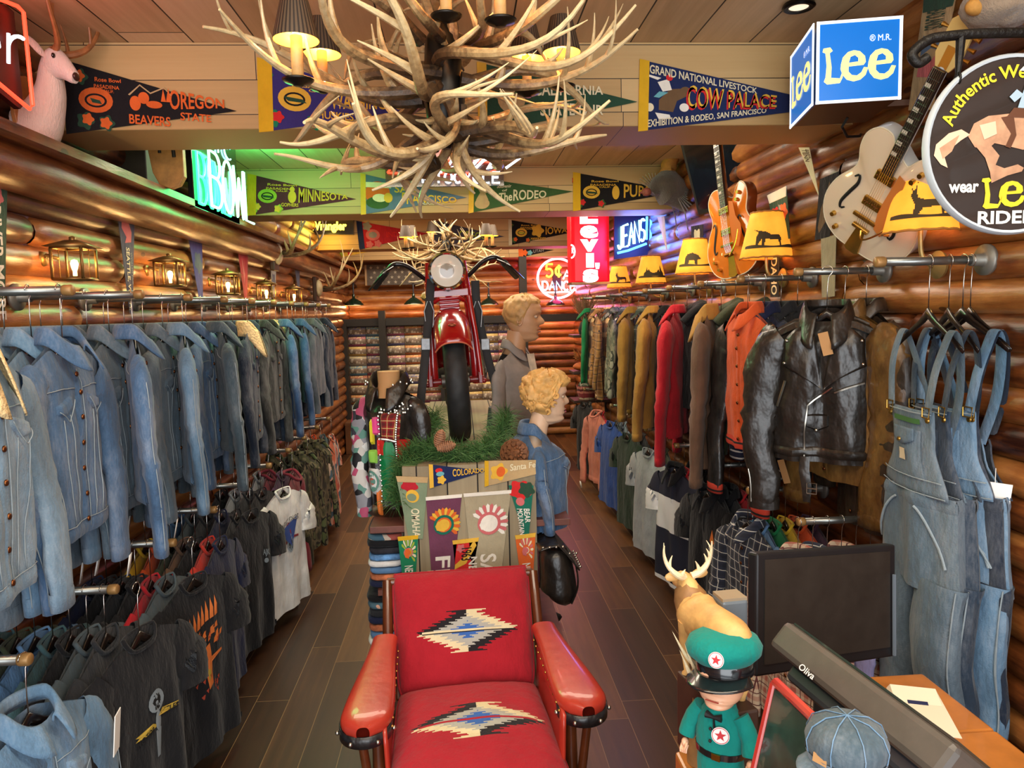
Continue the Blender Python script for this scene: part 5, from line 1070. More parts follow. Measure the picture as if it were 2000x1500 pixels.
# ---- sconces with painted parchment shades on the right wall
def shade_mat():
    t = NT('lit_parchment'); S = t.sep(t.coord()); n = t.noise(t.coord(), 14, 4); c = t.mix(n, lin('e08a20'), lin('ffb63c')); t.base(c); return t.p(rough=.8, emit=c, est=.75)
M_parch = shade_mat(); M_sil = pm('dark_painted_silhouette', '4a3a22', .8); M_lace = pm('rawhide_lacing', 'b9782e', .7); M_brassw = pm('worn_gold_bracket', 'a8925c', .4, .2, metal=.6)
ANIM = {
 'deer': [(-.5, -.45), (-.46, -.1), (-.62, .18), (-.58, .34), (-.66, .62), (-.56, .40), (-.50, .36), (-.40, .66), (-.44, .30), (-.36, .12), (-.10, .02), (.40, .04), (.52, -.06), (.50, -.22), (.42, -.45), (.36, -.45), (.34, -.20), (-.20, -.22), (-.34, -.45), (-.42, -.45)],
 'bear': [(-.9, -.45), (-.9, -.05), (-.75, .18), (-.40, .26), (-.05, .10), (.05, -.02), (.12, -.12), (.02, -.16), (-.10, -.18), (-.12, -.45), (-.24, -.45), (-.30, -.2), (-.6, -.2), (-.66, -.45)],
 'moose': [(-.75, -.45), (-.72, .0), (-.62, .16), (-.90, .30), (-.55, .22), (-.30, .20), (0, .02), (.35, .04), (.42, -.1), (.38, -.45), (.30, -.45), (.28, -.2), (-.3, -.16), (-.36, -.45), (-.46, -.45), (-.48, -.16), (-.66, -.45)],
 'trees': [(-.8, -.45), (-.8, -.2), (-.65, -.05), (-.6, .25), (-.5, -.05), (-.42, .10), (-.3, -.1), (-.1, -.2), (.2, -.15), (.4, .1), (.48, -.1), (.6, .45), (.72, -.05), (.85, -.2), (.85, -.45)]}
def sconce(px, py, Y, label, pic, scale=1.0, dx=.0):
    X = XR - .30; p = at(px, py, Y=Y); X = p.x; e = empty('sconce_lamp', (X, Y, p.z), 0, label, 'wall lamp', 'parchment shade lamps on the right wall'); rb, rt_, h = .115 * scale, .068 * scale, .10 * scale
    def prof(a, q): r = lerp(rb, rt_, q); return V(r * cos(a), r * sin(a), lerp(-h, h, q) )
    b = MB(); b.grid(lambda u, q: prof(2 * pi * u, q), 36, 6, True); sh = b.build('lamp_shade', M_parch, e); thick(sh, .002)
    for q in (0, 1):
        b = MB(); b.tube([tuple(prof(2 * pi * i / 36, q) * 1.008 + V(0, 0, .0015 * sin(i * 2.4))) for i in range(37)], .004 * scale, 6); b.build('lacing', M_lace, sh)
    b = MB(); pl = ANIM[pic]; aim = math.atan2(-Y, -X)            # silhouette faces the aisle
    def on(u, v): q = .46 + v * .48; a = aim + .25 + u * .95; r = lerp(rb, rt_, q) + .004; return V(r * cos(a), r * sin(a), lerp(-h, h, q))
    def inside(x, y): return sum(((y0 > y) != (y1 > y)) and x < (x1 - x0) * (y - y0) / (y1 - y0) + x0 for (x0, y0), (x1, y1) in zip(pl, pl[1:] + pl[:1])) % 2
    for i in range(52):
        for j in range(34):
            u0, v0, du, dv = -1 + i / 26, -.5 + j / 26, 1 / 26, 1 / 26
            if inside(u0 + du / 2, v0 + dv / 2): b.add([on(u0, v0), on(u0 + du, v0), on(u0 + du, v0 + dv), on(u0, v0 + dv)], [(0, 1, 2, 3)])
    b.grid(lambda u, v: on(lerp(-1.3, 1.3, u), lerp(-.56, -.44 + .04 * sin(u * 9), v)), 24, 2)
    b.build('painted_scene', M_sil, sh, smooth=False)
    b = MB(); W = XR - .06 - X; b.tube(spline([(0, 0, -.05), (0, 0, -.13), (.01, 0, -.185), (.05, 0, -.215), (.12, 0, -.218), (W, 0, -.21)], 5), .008, 8); b.build('bracket_arm', M_brassw, e)
    b = MB(); b.lathe([(0, .0), (.045, 0), (.048, .01), (.03, .022), (.012, .03)], 20, Matrix.Translation((W, 0, -.21)) @ Matrix.Rotation(-pi / 2, 4, 'Y')); b.build('wall_plate', M_brassw, e)
    b = MB(); b.sphere((0, 0, -.01), (.026, .026, .036), 14, 10); b.build('bulb', M_bulb, e)
    point('sconce_light', (0, 0, -.02), 2.4 * scale, (1, .66, .28), e, .03)
sconce(1800, 394, 2.42, 'large lit parchment lamp with a stag silhouette, beside the white guitar', 'deer', 1.0)
sconce(1497, 460, 3.63, 'lit parchment lamp with a moose silhouette, right of the orange guitar', 'moose', 1.1)
sconce(1357, 501, 4.74, 'lit parchment lamp with bear silhouettes, left of the orange guitar', 'bear', 1.08)
sconce(1271, 527, 5.85, 'lit parchment lamp with pine silhouettes below the blue neon panel', 'trees', 1.05)
sconce(1209, 541, 7.0, 'small lit parchment lamp beside the foot of the tall red sign', 'deer', 1.0)
# ---- antlers
def antler_mat():
    t = NT('aged_antler'); co = t.coord(); n = t.noise(t.mapping(co, (30, 30, 30)), 1.4, 5, .65); n2 = t.noise(co, 6, 3)
    at_ = t.n('ShaderNodeAttribute', attribute_name='tone').outputs[2]
    f = t.m('ADD', t.m('MULTIPLY', n, .55), t.m('ADD', t.m('MULTIPLY', n2, .2), t.m('MULTIPLY', at_, .55)))
    t.base(t.ramp(f, [(.34, lin('1a0f08')), (.55, lin('5c442c')), (.72, lin('a88c60')), (.95, lin('d0bc90'))])); t.bump(n, .4, .006); return t.p(rough=.42, coat=.15)
M_ant = antler_mat(); M_ivory = pm('pale_antler', 'd8c49c', .45, .2, 20, .3, 60)
def antler(mb, base, d, up, L, r=.016, tines=4, curve=.35, seed=0, tone=None, hook=.3):
    """one antler: beam sweeping from base along d and bending toward up; tines on the upper side; tone darkens at the base"""
    rr = random.Random(seed); d = Vector(d).normalized(); up = Vector(up); up = (up - d * up.dot(d)).normalized(); side = d.cross(up)
    def beam(t): return Vector(base) + d * (L * (t - .10 * t * t)) + up * (L * curve * (t ** 2.1)) - up * (L * .10 * sin(pi * t)) + side * (L * .11 * sin(t * 4.5 + seed))
    N = 16; s0 = len(mb.v); P = [beam(i / N) for i in range(N + 1)]; R = [r * (1.18 if i == 0 else 1) * (1 - .80 * (i / N) ** 1.6) for i in range(N + 1)]; mb.tube(P, R, 8)
    if tone is not None: tone += [clamp(i / N * 1.3) for i in range(N + 1) for _ in range(8)]
    for k in range(tines):
        t = (.16, .50, .68, .84)[k % 4] + rr.uniform(-.05, .05) if tines > 1 else .6; p = beam(t); tg = (beam(t + .03) - beam(t - .03)).normalized(); l = L * lerp(.22, .30, t) * rr.uniform(.75, 1.2)
        q = (up * rr.uniform(.75, 1.1) + tg * rr.uniform(.5, 1.0) + side * rr.uniform(-.55, .55)).normalized(); bend = (up * hook + side * rr.uniform(-.2, .2))
        T = [p + q * (l * s) + bend * (l * s * s * .9) - tg * (l * s * s * .25) for s in [j / 7 for j in range(8)]]; rt_ = R[int(t * N)] * .80
        mb.tube(T, [rt_ * (1 - .86 * (j / 7) ** 1.2) for j in range(8)], 7)
        if tone is not None: tone += [clamp(.35 + t * .5 + j / 14) for j in range(8) for _ in range(7)]
def build_antler(mb, tone, name, parent, mat=None):
    o = mb.build(name, mat or M_ant, parent); a = o.data.attributes.new('tone', 'FLOAT', 'POINT'); a.data.foreach_set('value', tone); return o
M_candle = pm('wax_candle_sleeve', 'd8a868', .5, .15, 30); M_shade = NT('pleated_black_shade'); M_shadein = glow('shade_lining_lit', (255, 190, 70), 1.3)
t = M_shade; S = t.sep(t.coord()); an = t.m('ARCTAN2', S[1], S[0]); fr = t.m('FRACT', t.m('MULTIPLY', an, 32 / (2 * pi))); t.base(t.mix(t.m('GREATER_THAN', fr, .45), lin('241a14'), lin('584634'))); t.bump(fr, .3, .004); M_shade = t.p(rough=.6)
M_dish = pm('black_drip_dish', '1c1814', .35, metal=.6)
def candle_lamp(parent, p, s=1.0, shade=True, light=0.0):
    h = .12 * s
    inst('drip_dish', gpart(('dish',), lambda: MB().lathe([(0, .0), (.012, .0), (.016, .004), (.036, .010), (.042, .016), (.038, .016), (.014, .010), (0, .010)], 20)), M_dish, parent, p)
    cdl = inst('candle', gpart(('candle',), lambda: MB().lathe([(.0, .012), (.0155, .012), (.0155, .125), (.013, .13), (0, .13)], 14, None)), M_candle, parent, p)
    inst('bulb', gpart(('cbulb',), lambda: MB().lathe([(0, .13), (.008, .132), (.013, .15), (.010, .17), (.004, .188), (0, .192)], 12)), M_bulb, parent, p)
    if shade:
        sh = inst('lamp_shade', gpart(('cshade',), lambda: MB().lathe([(.060, .115), (.0585, .125), (.036, .215), (.034, .222)], 32)), M_shade, parent, p)
        inst('shade_lining', gpart(('cshadein',), lambda: MB().lathe([(.0585, .1155), (.057, .126), (.035, .214)], 32)), M_shadein, sh)
    if light: point('candle_light', p + V(0, 0, .15), light, (1, .68, .32), parent, .03)
def chandelier(c, s, label, rz=0, light=1.6, n1=10, n2=10):
    e = empty('antler_chandelier', c, rz, label, 'chandelier'); lamps = []
    k = 0
    def one(*a, **kw):
        nonlocal k; k += 1; mb = MB(); tone = []; antler(mb, *a, tone=tone, seed=k * 7, **kw); return build_antler(mb, tone, 'antler', e)
    rc = random.Random(int(s * 100) + 1)
    for hz, n_, L_a, el, r_a in ((.12, 8, .46, .16, .017), (.02, n1 + 3, .60, .0, .0185), (-.11, n2 + 3, .50, -.20, .018)):      # three tangled tiers
        for i in range(n_):
            a = 2 * pi * (i + rc.uniform(-.25, .25)) / n_ + hz * 9; d = V(cos(a), sin(a), el + rc.uniform(-.12, .12)); tw = rc.uniform(-1.9, 1.9); sd = V(-sin(a), cos(a), 0)
            one(d * (.06 * s) + V(0, 0, (hz + rc.uniform(-.03, .03)) * s), d, V(0, 0, 1) * cos(tw) + sd * sin(tw), L_a * rc.uniform(.82, 1.08) * s, r=r_a * s * rc.uniform(.85, 1.1), tines=rc.choice((3, 4, 4)), curve=rc.uniform(.08, .26), hook=.45)
    for i in range(7):                                               # short antlers hanging from the hub
        a = 2 * pi * i / 7; d = V(cos(a) * rc.uniform(.2, .8), sin(a) * rc.uniform(.2, .8), -1); one(d * (.10 * s) + V(0, 0, .06 * s), d, (cos(a), sin(a), rc.uniform(-.3, .6)), rc.uniform(.28, .40) * s, r=.0165 * s, tines=rc.choice((1, 2, 2)), curve=rc.uniform(.15, .4))
    for i in range(4):                                               # upright stems toward the ceiling
        a = 2 * pi * i / 4 + .95; d = V(cos(a) * .22, sin(a) * .22, 1); one(d * (.05 * s), d, (cos(a), sin(a), 0), .36 * s, r=.018 * s, tines=2, curve=.12)
    b = MB(); b.tube([(0, 0, -.16 * s), (0, 0, -.1 * s), (0, 0, .0), (0, 0, .14 * s), (0, 0, .2 * s)], [.012 * s, .05 * s, .06 * s, .05 * s, .012 * s], 12); b.build('hub', M_dish, e)
    b = MB(); b.tube([(0, 0, .2 * s), (0, 0, (ZC - c[2]))], .006, 6); b.lathe([(0, 0), (.06, 0), (.05, -.03), (.0, -.035)], 18, Matrix.Translation((0, 0, ZC - c[2]))); b.build('hanging_rod', M_dish, e)
    return e
cc = at(868, 178, Y=2.22)
ch = chandelier(tuple(cc), 1.02, 'large antler chandelier with pleated black candle shades in the foreground', .1)
for px, py, Y, light in ((583, 168, 2.05, 2.2), (632, 182, 2.42, 2.0), (872, 43, 2.02, 1.5), (978, 52, 1.98, 2.0), (1030, 190, 2.45, 1.8), (1098, 178, 2.38, 1.8)):
    p = at(px, py, Y=Y) - cc; p = Matrix.Rotation(-.1, 3, 'Z') @ p
    candle_lamp(ch, p, 1, True, light)
c2 = at(872, 500, Y=7.25)
ch2 = chandelier(tuple(c2), .95, 'second antler chandelier hanging farther back above the motorcycle', .5)
for px, Y, py in ((793, 7.0, 488), (805, 7.3, 486), (950, 7.0, 484), (962, 7.35, 484), (845, 7.6, 476)): candle_lamp(ch2, Matrix.Rotation(-.5, 3, 'Z') @ (at(px, py, Y=Y) - c2), 1, True, 1.2)
# antlers in racks on the left wall near the back
def wall_antlers(p, label, s=1.0, rz=0):
    e = empty('mounted_antlers', p, rz, label, 'antlers')
    for sg in (-1, 1):
        mb = MB(); tone = []; antler(mb, (0, sg * .03, 0), (.7, sg * .6, .15), (.1, sg * .2, 1), .5 * s, .02, 4, .4, 5, tone); build_antler(mb, tone, 'antler', e)
    b = MB(); b.sphere((-.01, 0, 0), (.04, .07, .09), 14, 10); b.build('skull_plate', M_ivory, e)
    b = MB(); b.bbox(-.06, -.02, -.08, .08, -.14, .12); b.build('plaque', pm('dark_wood_plaque', '3a2012', .5, .2), e, smooth=False, bevel=.01)
wall_antlers((XL + .16, 6.2, 2.32), 'pair of mounted antlers on the left wall below the third beam', 1.1)
wall_antlers((XL + .14, 8.0, 2.1), 'broad pale antlers on the left wall in the far corner', 1.4)
# ---- white deer head on a shield, upper left
def fur(name, c, c2):
    t = NT(name); co = t.coord(); n = t.noise(t.mapping(co, (60, 60, 18)), 2, 4, .7); t.base(t.mix(t.noise(co, 9, 3), lin(c), lin(c2))); t.bump(n, .8, .01); return t.p(rough=.9, sheen=.5)
M_deer = fur('pale_deer_fur', 'e2c8b4', 'f2e4d6'); M_eye = pm('black_glass_eye', '080606', .08, coat=1); M_oak = pm('oak_shield', 'a8743c', .45, .25, 20)
hp = at(92, 205, Y=2.88); e = empty('mounted_deer_head', (XL + .085, 2.84, hp.z - .02), 0, 'white-furred deer head with antlers mounted on a wooden shield at upper left', 'taxidermy')
b = MB(); sp = spline([(.0, 0, -.12), (.10, -.0, -.06), (.17, -.01, .04), (.20, -.02, .135), (.245, -.035, .168), (.31, -.055, .145), (.365, -.075, .112), (.392, -.083, .098)], 4); n_ = len(sp)
rad = spline([(.125,), (.118,), (.092,), (.072,), (.068,), (.050,), (.036,), (.026,)], 4); b.tube(sp, [q[0] for q in rad], 20, flat=[lerp(.78, .86, i / n_) for i in range(n_)], up=(0, 0, 1), disp=lambda t, a: 1 + .06 * nz(cos(a) * 2, sin(a) * 2, t * 7)); body = b.build('head_and_neck', M_deer, e)
b = MB(); b.sphere((.396, -.085, .10), (.016, .022, .017), 12, 8); b.build('nose', pm('dark_nose', '3a2018', .35), e)
for sg in (-1, 1):
    b = MB(); b.sphere((.268 + .01, -.045 + sg * .050, .182), .011, 12, 8); b.build('eye', M_eye, e)
    b = MB(); M_e = Matrix.Rotation(sg * -.9, 3, 'X') @ Matrix.Rotation(-.5, 3, 'Y'); b.sphere((.185, -.02 + sg * .085, .215), (.012, .022, .055), 12, 10, M_e); b.build('ear', M_deer, e)
    mb = MB(); tone = []; antler(mb, (.215, -.03 + sg * .03, .22), (.75, sg * .75, .45), (.3, sg * .1, 1), .42, .017, 4, .45, 11 + sg, tone, .4); build_antler(mb, tone, 'antler', e, pm('reddish_antler', '9c6438', .5, .3, 20))
b = MB(); b.prism([(-.10, .13), (0, .16), (.10, .13), (.105, -.02), (.07, -.14), (0, -.20), (-.07, -.14), (-.105, -.02)], lambda u, v, w: V(w, u, v - .03), .03); b.build('shield', M_oak, e, smooth=False, bevel=.006)
b = MB(); b.bbox(-.06, .002, -.03, .03, -.05, .05); b.build('hanger_block', M_oak, e, smooth=False)
e.scale = (.56, .85, .84)
# ---- guitars
def guitar(loc, rot, top, sidec, label, gold=True, guard='c87a3c', binding='e8dcc0'):
    """archtop electric, local: X out of the top face, Z along the neck, body centre at origin"""
    e = empty('electric_guitar', loc, 0, label, 'guitar', None); e.rotation_euler = rot
    pts = [(0, -.255), (.09, -.25), (.165, -.205), (.20, -.12), (.185, -.03), (.140, .045), (.132, .085), (.150, .15), (.140, .205), (.105, .228), (.07, .20), (.048, .165), (.03, .165), (-.03, .205), (-.06, .235), (-.11, .235), (-.147, .195), (-.150, .14), (-.132, .085), (-.140, .045), (-.185, -.03), (-.20, -.12), (-.165, -.205), (-.09, -.25), (0, -.255)]
    out = spline(pts, 4)[:-1]; n = len(out); b = MB(); dpt = .068
    # sides, arched top and back
    rings = [(.985, -dpt), (1, -dpt + .006), (1, .0), (.985, .006), (.86, .011), (.6, .020), (.3, .025)]
    vs = [(x, u * k, v * k) for k, x in rings for u, v in out]; fs = [(r * n + i, r * n + (i + 1) % n, (r + 1) * n + (i + 1) % n, (r + 1) * n + i) for r in range(len(rings) - 1) for i in range(n)]
    vs += [(.026, 0, 0), (-dpt - .004, 0, 0)]; fs += [((len(rings) - 1) * n + i, (len(rings) - 1) * n + (i + 1) % n, len(vs) - 2) for i in range(n)] + [((i + 1) % n, i, len(vs) - 1) for i in range(n)]
    b.add(vs, fs); b.m = [1 if f[0] < 2 * n and len(f) == 4 else 0 for f in b.f]; body = b.build('body', [top, sidec], e)
    b = MB(); b.tube([(.003, u * 1.0, v * 1.0) for u, v in out] + [(.003, *out[0])], .003, 6); b.build('binding', pm('cream_binding', binding, .4), body)
    top_x = lambda u, v: .018 + .014 * exp(-((u / .1) ** 2 + (v / .14) ** 2))
    for sg in (-1, 1):
        b = MB(); S_ = spline([(sg * .112, .035), (sg * .095, .05), (sg * .088, .02), (sg * .105, -.03), (sg * .122, -.085), (sg * .115, -.112), (sg * .098, -.10)], 5); b.tube([(top_x(u, v) + .002, u, v) for u, v in S_], [.003 + .004 * sin(pi * i / (len(S_) - 1)) for i in range(len(S_))], 6, flat=.35, up=(0, 1, 0)); b.build('sound_hole', M_blk, body)
    b = MB(); b.box((.034, 0, .315), (.014, .043, .40)); fb = b.build('fretboard', pm('ebony_fretboard', '2a211e', .35), e, smooth=False)
    b = MB()
    for i in range(19): z = .125 + .385 * (1 - .944 ** i) / (1 - .944 ** 19) ; b.box((.0415, 0, .515 - (z - .125)), (.002, .042, .002))
    b.build('frets', M_steel, fb, smooth=False)
    b = MB()
    for i in range(7): b.box((.0415, -.008, .20 + .043 * i), (.0012, .02, .015))
    b.build('inlays', pm('pearl_inlay', 'd8d2c4', .3), fb, smooth=False)
    b = MB(); b.tube([(.018, 0, .17), (.016, 0, .35), (.016, 0, .50), (.008, 0, .53)], [.022, .020, .019, .018], 10, flat=.7, up=(0, 1, 0)); b.build('neck', sidec, e)
    b = MB(); b.prism([(-.025, .51), (.025, .51), (.042, .55), (.038, .66), (.015, .675), (0, .665), (-.02, .68), (-.042, .655), (-.045, .55)], lambda u, v, w: V(w + .008, u, v), .014); hd = b.build('headstock', pm('pearloid_head', 'e0c078', .3), e, smooth=False, bevel=.002)
    b = MB(); b.box((.0232, 0, .55), (.001, .03, .07)); b.build('truss_cover', pm('amber_plate', 'b87a28', .3), hd, smooth=False)
    for sg in (-1, 1):
        for i in range(3): b = MB(); b.tube([(.014, sg * .043, .56 + i * .034), (.014, sg * .066, .56 + i * .034)], [.004, .008], 8); b.build('tuner', M_gold, hd)
    for z in (.10, -.015):
        b = MB(); b.box((.034, 0, z), (.016, .076, .036)); pk = b.build('pickup', M_gold, e, smooth=False, bevel=.003)
        b = MB()
        for i in range(6): b.sphere((.043, -.028 + .0112 * i, z), .003, 8, 5)
        b.build('pole_pieces', M_copper, pk)
    b = MB(); b.box((.036, 0, -.085), (.014, .10, .014)); b.build('bridge', M_gold, e, smooth=False, bevel=.003)
    b = MB(); b.prism([(-.018, -.13), (.018, -.13), (.032, -.25), (.02, -.258), (-.02, -.258), (-.032, -.25)], lambda u, v, w: V(.012 + w, u, v), .010); b.tube([(.028, -.035, -.135), (.030, .035, -.135)], .010, 10); b.tube(spline([(.04, .01, -.135), (.06, .04, -.15), (.055, .085, -.09), (.05, .105, -.03)], 4), .004, 6); b.build('vibrato_tailpiece', M_gold, e)
    b = MB(); b.prism([(.075, .13), (.085, .05), (.115, .0), (.115, -.05), (.085, -.115), (.05, -.10), (.035, -.02), (.045, .14)], lambda u, v, w: V(.036 + w, u, v), .003); b.build('pickguard', pm('copper_pickguard_' + guard, guard, .3), e, smooth=False)
    for u, v in ((-.13, -.155), (-.10, -.20), (.105, .17), (.09, .135)):
        b = MB(); b.lathe([(0, .016), (.009, .016), (.011, .0)], 12, Matrix.Translation((top_x(u, v) - .004, u, v)) @ Matrix.Rotation(pi / 2, 4, 'Y')); b.build('control_knob', M_gold, e)
    b = MB()
    for i in range(6): b.tube([(.0455, -.016 + .0064 * i, .52), (.044, -.022 + .0088 * i, -.085), (.03, -.022 + .0088 * i, -.14)], .0007, 4)
    b.build('strings', M_steel, e)
    return e
M_gold = pm('gold_plated_metal', 'c8a050', .25, metal=1)
M_gw = pm('cream_lacquer', 'e8d4b8', .18, coat=.6); M_gws = pm('pale_grey_lacquer', 'c4c8c8', .25, coat=.4); M_go = pm('orange_lacquer', 'd8741e', .2, .15, 6, coat=.6); M_gos = pm('walnut_lacquer', '6c3416', .25, coat=.5)
gp = at(1718, 385, Y=2.52)
def grot(fx, up): 
    fx = Vector(fx).normalized(); up = Vector(up); up = (up - fx * up.dot(fx)).normalized(); y = up.cross(fx); return Matrix((fx, y, up)).transposed().to_euler()
guitar((gp.x, 2.52, gp.z), grot((-.85, -.35, -.40), (-.04, -.52, .46)), M_gw, M_gws, 'white hollow-body electric guitar with gold hardware hanging on the right wall').scale = (.93,) * 3
gp = at(1775, 300, Y=2.95); guitar((gp.x + .05, 2.98, gp.z), grot((-.92, -.25, -.28), (-.03, -.55, .40)), pm('ivory_lacquer', 'd8c090', .25, coat=.4), M_gws, 'cream guitar mostly hidden behind the white guitar and the stag lamp', guard='a87a4c')
gp = at(1428, 448, Y=3.95); guitar((gp.x, 3.95, gp.z), grot((-.93, -.36, .0), (-.05, .15, .95)), M_go, M_gos, 'orange hollow-body electric guitar hanging on the right log wall', guard='c8601a')
# old guitar body seen from below on the left ledge, beside a dark crate
p = at(322, 320, Y=3.70); e = empty('saloon_door_panel', tuple(p), 0, 'scarred tan wooden board with slots standing on the left ledge', 'wooden board')
b = MB(); o_ = [(-.085, .16), (.085, .16), (.085, -.06), (.06, -.10), (.02, -.115), (-.03, -.10), (-.06, -.04), (-.075, .06)]; b.prism(o_, lambda u, v, w: V(u, w, v), .04); bd = b.build('board', pm('scarred_tan_wood', 'b07c3e', .5, .35, 14), e, smooth=False, bevel=.004)
b = MB(); b.tube([(-.02, -.002, .13), (-.02, -.002, .05)], .008, 8, flat=1); b.build('slot', M_blk, bd); b = MB(); b.tube([(.04, -.002, .13), (.045, -.002, .03)], .009, 8); b.build('slot', M_blk, bd)
b = MB(); b.bbox(-.24, -.095, 0.02, .3, -.10, .16); tag(b.build('dark_crate', pm('dark_crate_wood', '2a2416', .7, .3), None, smooth=False, loc=tuple(p), bevel=.006), 'dark wooden crate on the left ledge behind the scarred board', 'crate')
# ---- wall-mounted television, upper right
p = at(1440, 312, Y=4.3); e = empty('tv', (p.x + .06, p.y, p.z), 0, 'black television tilted down from the ceiling on the right side', 'television'); e.rotation_euler = (radians(20), 0, radians(-62))
b = MB(); b.bbox(-.46, .46, -.02, .02, -.27, .27); b.bbox(-.30, .30, .02, .06, -.18, .15); cs = b.build('case', pm('black_plastic', '16161a', .45), e, smooth=False, bevel=.008)
b = MB(); b.bbox(-.435, .435, -.0215, -.0205, -.235, .25); b.build('screen', pm('dark_glass_screen', '0a0c10', .12, coat=.5), e, smooth=False)
b = MB(); b.tube([(0, .05, .1), (0, .12, .4), (0, .12, .52)], .02, 10); b.build('ceiling_mount', M_blk, e)
# ---- game bird mount at the right end of the second beam
p = at(1312, 385, Y=5.35); e = empty('mounted_game_bird', tuple(p), 0, 'dark feathered game bird with fanned tail mounted at the right of the second beam', 'taxidermy')
M_fe = fur('dark_feathers', '2a221e', '5c5048'); M_fl = pm('barred_pale_feathers', 'b8a894', .8, .35, 40)
b = MB(); b.tube(spline([(-.16, -.05, .02), (-.12, -.04, .06), (-.04, -.02, .06), (.06, 0, .0), (.14, .02, -.08), (.22, .04, -.18)], 4), [.03, .036, .045, .055, .075, .095, .11, .12, .125, .12, .11, .10, .09, .08, .07, .06, .05, .04, .035, .03, .02], 16, disp=lambda t, a: 1 + .12 * nz(cos(a) * 3, sin(a) * 3, t * 14)); b.build('body', M_fe, e)
b = MB(); b.sphere((-.20, -.06, .03), (.035, .03, .03), 12, 8); b.tube([(-.22, -.06, .03), (-.255, -.065, .02)], [.012, .003], 6); b.build('head', pm('red_wattled_skin', '8c4a3c', .7, .3, 30), e)
for sg, nm in ((-1, 'wing'), (1, 'wing')):
    b = MB()
    for i in range(9):
        a = lerp(-.2, -1.5, i / 8); q = V(.0, sg * .07, .03); L_f = .20 + .015 * i; b.tube([q, q + V(cos(a) * L_f * .5 + .05, sg * .05, sin(a) * L_f * .5), q + V(cos(a) * L_f + .06, sg * .06, sin(a) * L_f)], [.008, .016, .003], 6, flat=.2, up=(0, 1, 0))
    b.build(nm, M_fe, e)
b = MB()
for i in range(13):
    a = lerp(.15, 2.6, i / 12); q = V(-.12, .0, .05); b.tube([q, q + V(-.02 + cos(a) * .07, -.02, sin(a) * .07), q + V(-.03 + cos(a) * .12, -.02, sin(a) * .12)], [.006, .018, .012], 6, flat=.15, up=(0, 1, 0))
b.build('tail_fan', M_fl, e)
b = MB(); b.tube(spline([(.02, .05, .30), (-.02, .03, .20), (-.02, .02, .12), (.0, .02, .05)], 4), [.05, .055, .05, .06, .05, .06, .055, .05, .05, .045, .05, .04, .04], 10, disp=lambda t, a: 1 + .2 * nz(cos(a) * 2, sin(a) * 2, t * 6)); b.build('birch_perch', pm('birch_wood', 'c89048', .6, .3, 14), e)
b = MB(); b.tube(spline([(.25, .12, .36), (.16, .10, .22), (.12, .06, .05), (.22, .06, -.12)], 4), .03, 8, disp=lambda t, a: 1 + .25 * nz(cos(a) * 2, sin(a) * 2, t * 6)); b.build('driftwood', pm('driftwood', '6c4428', .7, .3, 14), e)
# furry mount cut off at the top right corner
p = at(1955, 12, Y=1.95); e = empty('mounted_fur_head', tuple(p), 0, 'brown furry animal mount cut off at the upper right corner', 'taxidermy')
b = MB(); b.sphere((0, 0, .0), (.10, .09, .055), 24, 14); bb = b.build('fur', fur('brown_grey_fur', '6c4a24', 'b0a08c'), e)
dm = bb.modifiers.new('d', 'DISPLACE'); tx = bpy.data.textures.new('fur_clumps', 'CLOUDS'); tx.noise_scale = .03; dm.texture = tx; dm.strength = .03
b = MB(); b.sphere((-.085, -.02, -.01), (.026, .022, .022), 14, 10); b.build('muzzle', pm('tan_muzzle', 'b8843c', .8, .3, 30), e)
b = MB(); b.tube([(.05, .05, .0), (XR - p.x, .15, .04)], .03, 8); b.build('mount_arm', M_oak, e)
# ================================================================== CENTRE ISLAND AND WHAT STANDS ON IT
M_oldwood = plank_mat('weathered_grey_boards', ('5c5240', '94866a', 'b8aa88'), 0, 2, .13, 3.0, gap=.006, grain=(30, 1.0), rough=.8, gapcol='15100a', contrast=.9)
M_walnut = pm('dark_stained_wood', '3c2418', .5, .3, 12); M_shelfw = pm('reddish_shelf_board', '6a3c30', .55, .25, 14)
e = empty('display_island', (0, 0, 0), 0, 'tall weathered wood display island carrying the motorcycle', 'display stand')
b = MB(); b.bbox(-.27, .30, 3.12, 3.17, .05, 1.155); b.build('front_panel', M_oldwood, e, smooth=False)
b = MB(); b.bbox(-.27, .30, 3.17, 3.80, .60, 1.10); b.bbox(-.24, .19, 3.80, 5.5, 0, 1.10); b.build('core', M_walnut, e, smooth=False)
b = MB(); b.bbox(-.27, .30, 3.171, 3.82, 1.10, 1.15); b.bbox(-.25, .20, 3.82, 5.52, 1.10, 1.15); b.build('top_board', M_oldwood, e, smooth=False, bevel=.005)
b = MB(); b.bbox(-.42, .45, 3.14, 3.80, .865, .895); b.build('wing_shelf', M_shelfw, e, smooth=False, bevel=.003)
for z in (.60, .33, .06):
    b = MB(); b.bbox(-.40, .42, 3.175, 3.80, z - .025, z); b.build('shelf', M_shelfw, e, smooth=False)
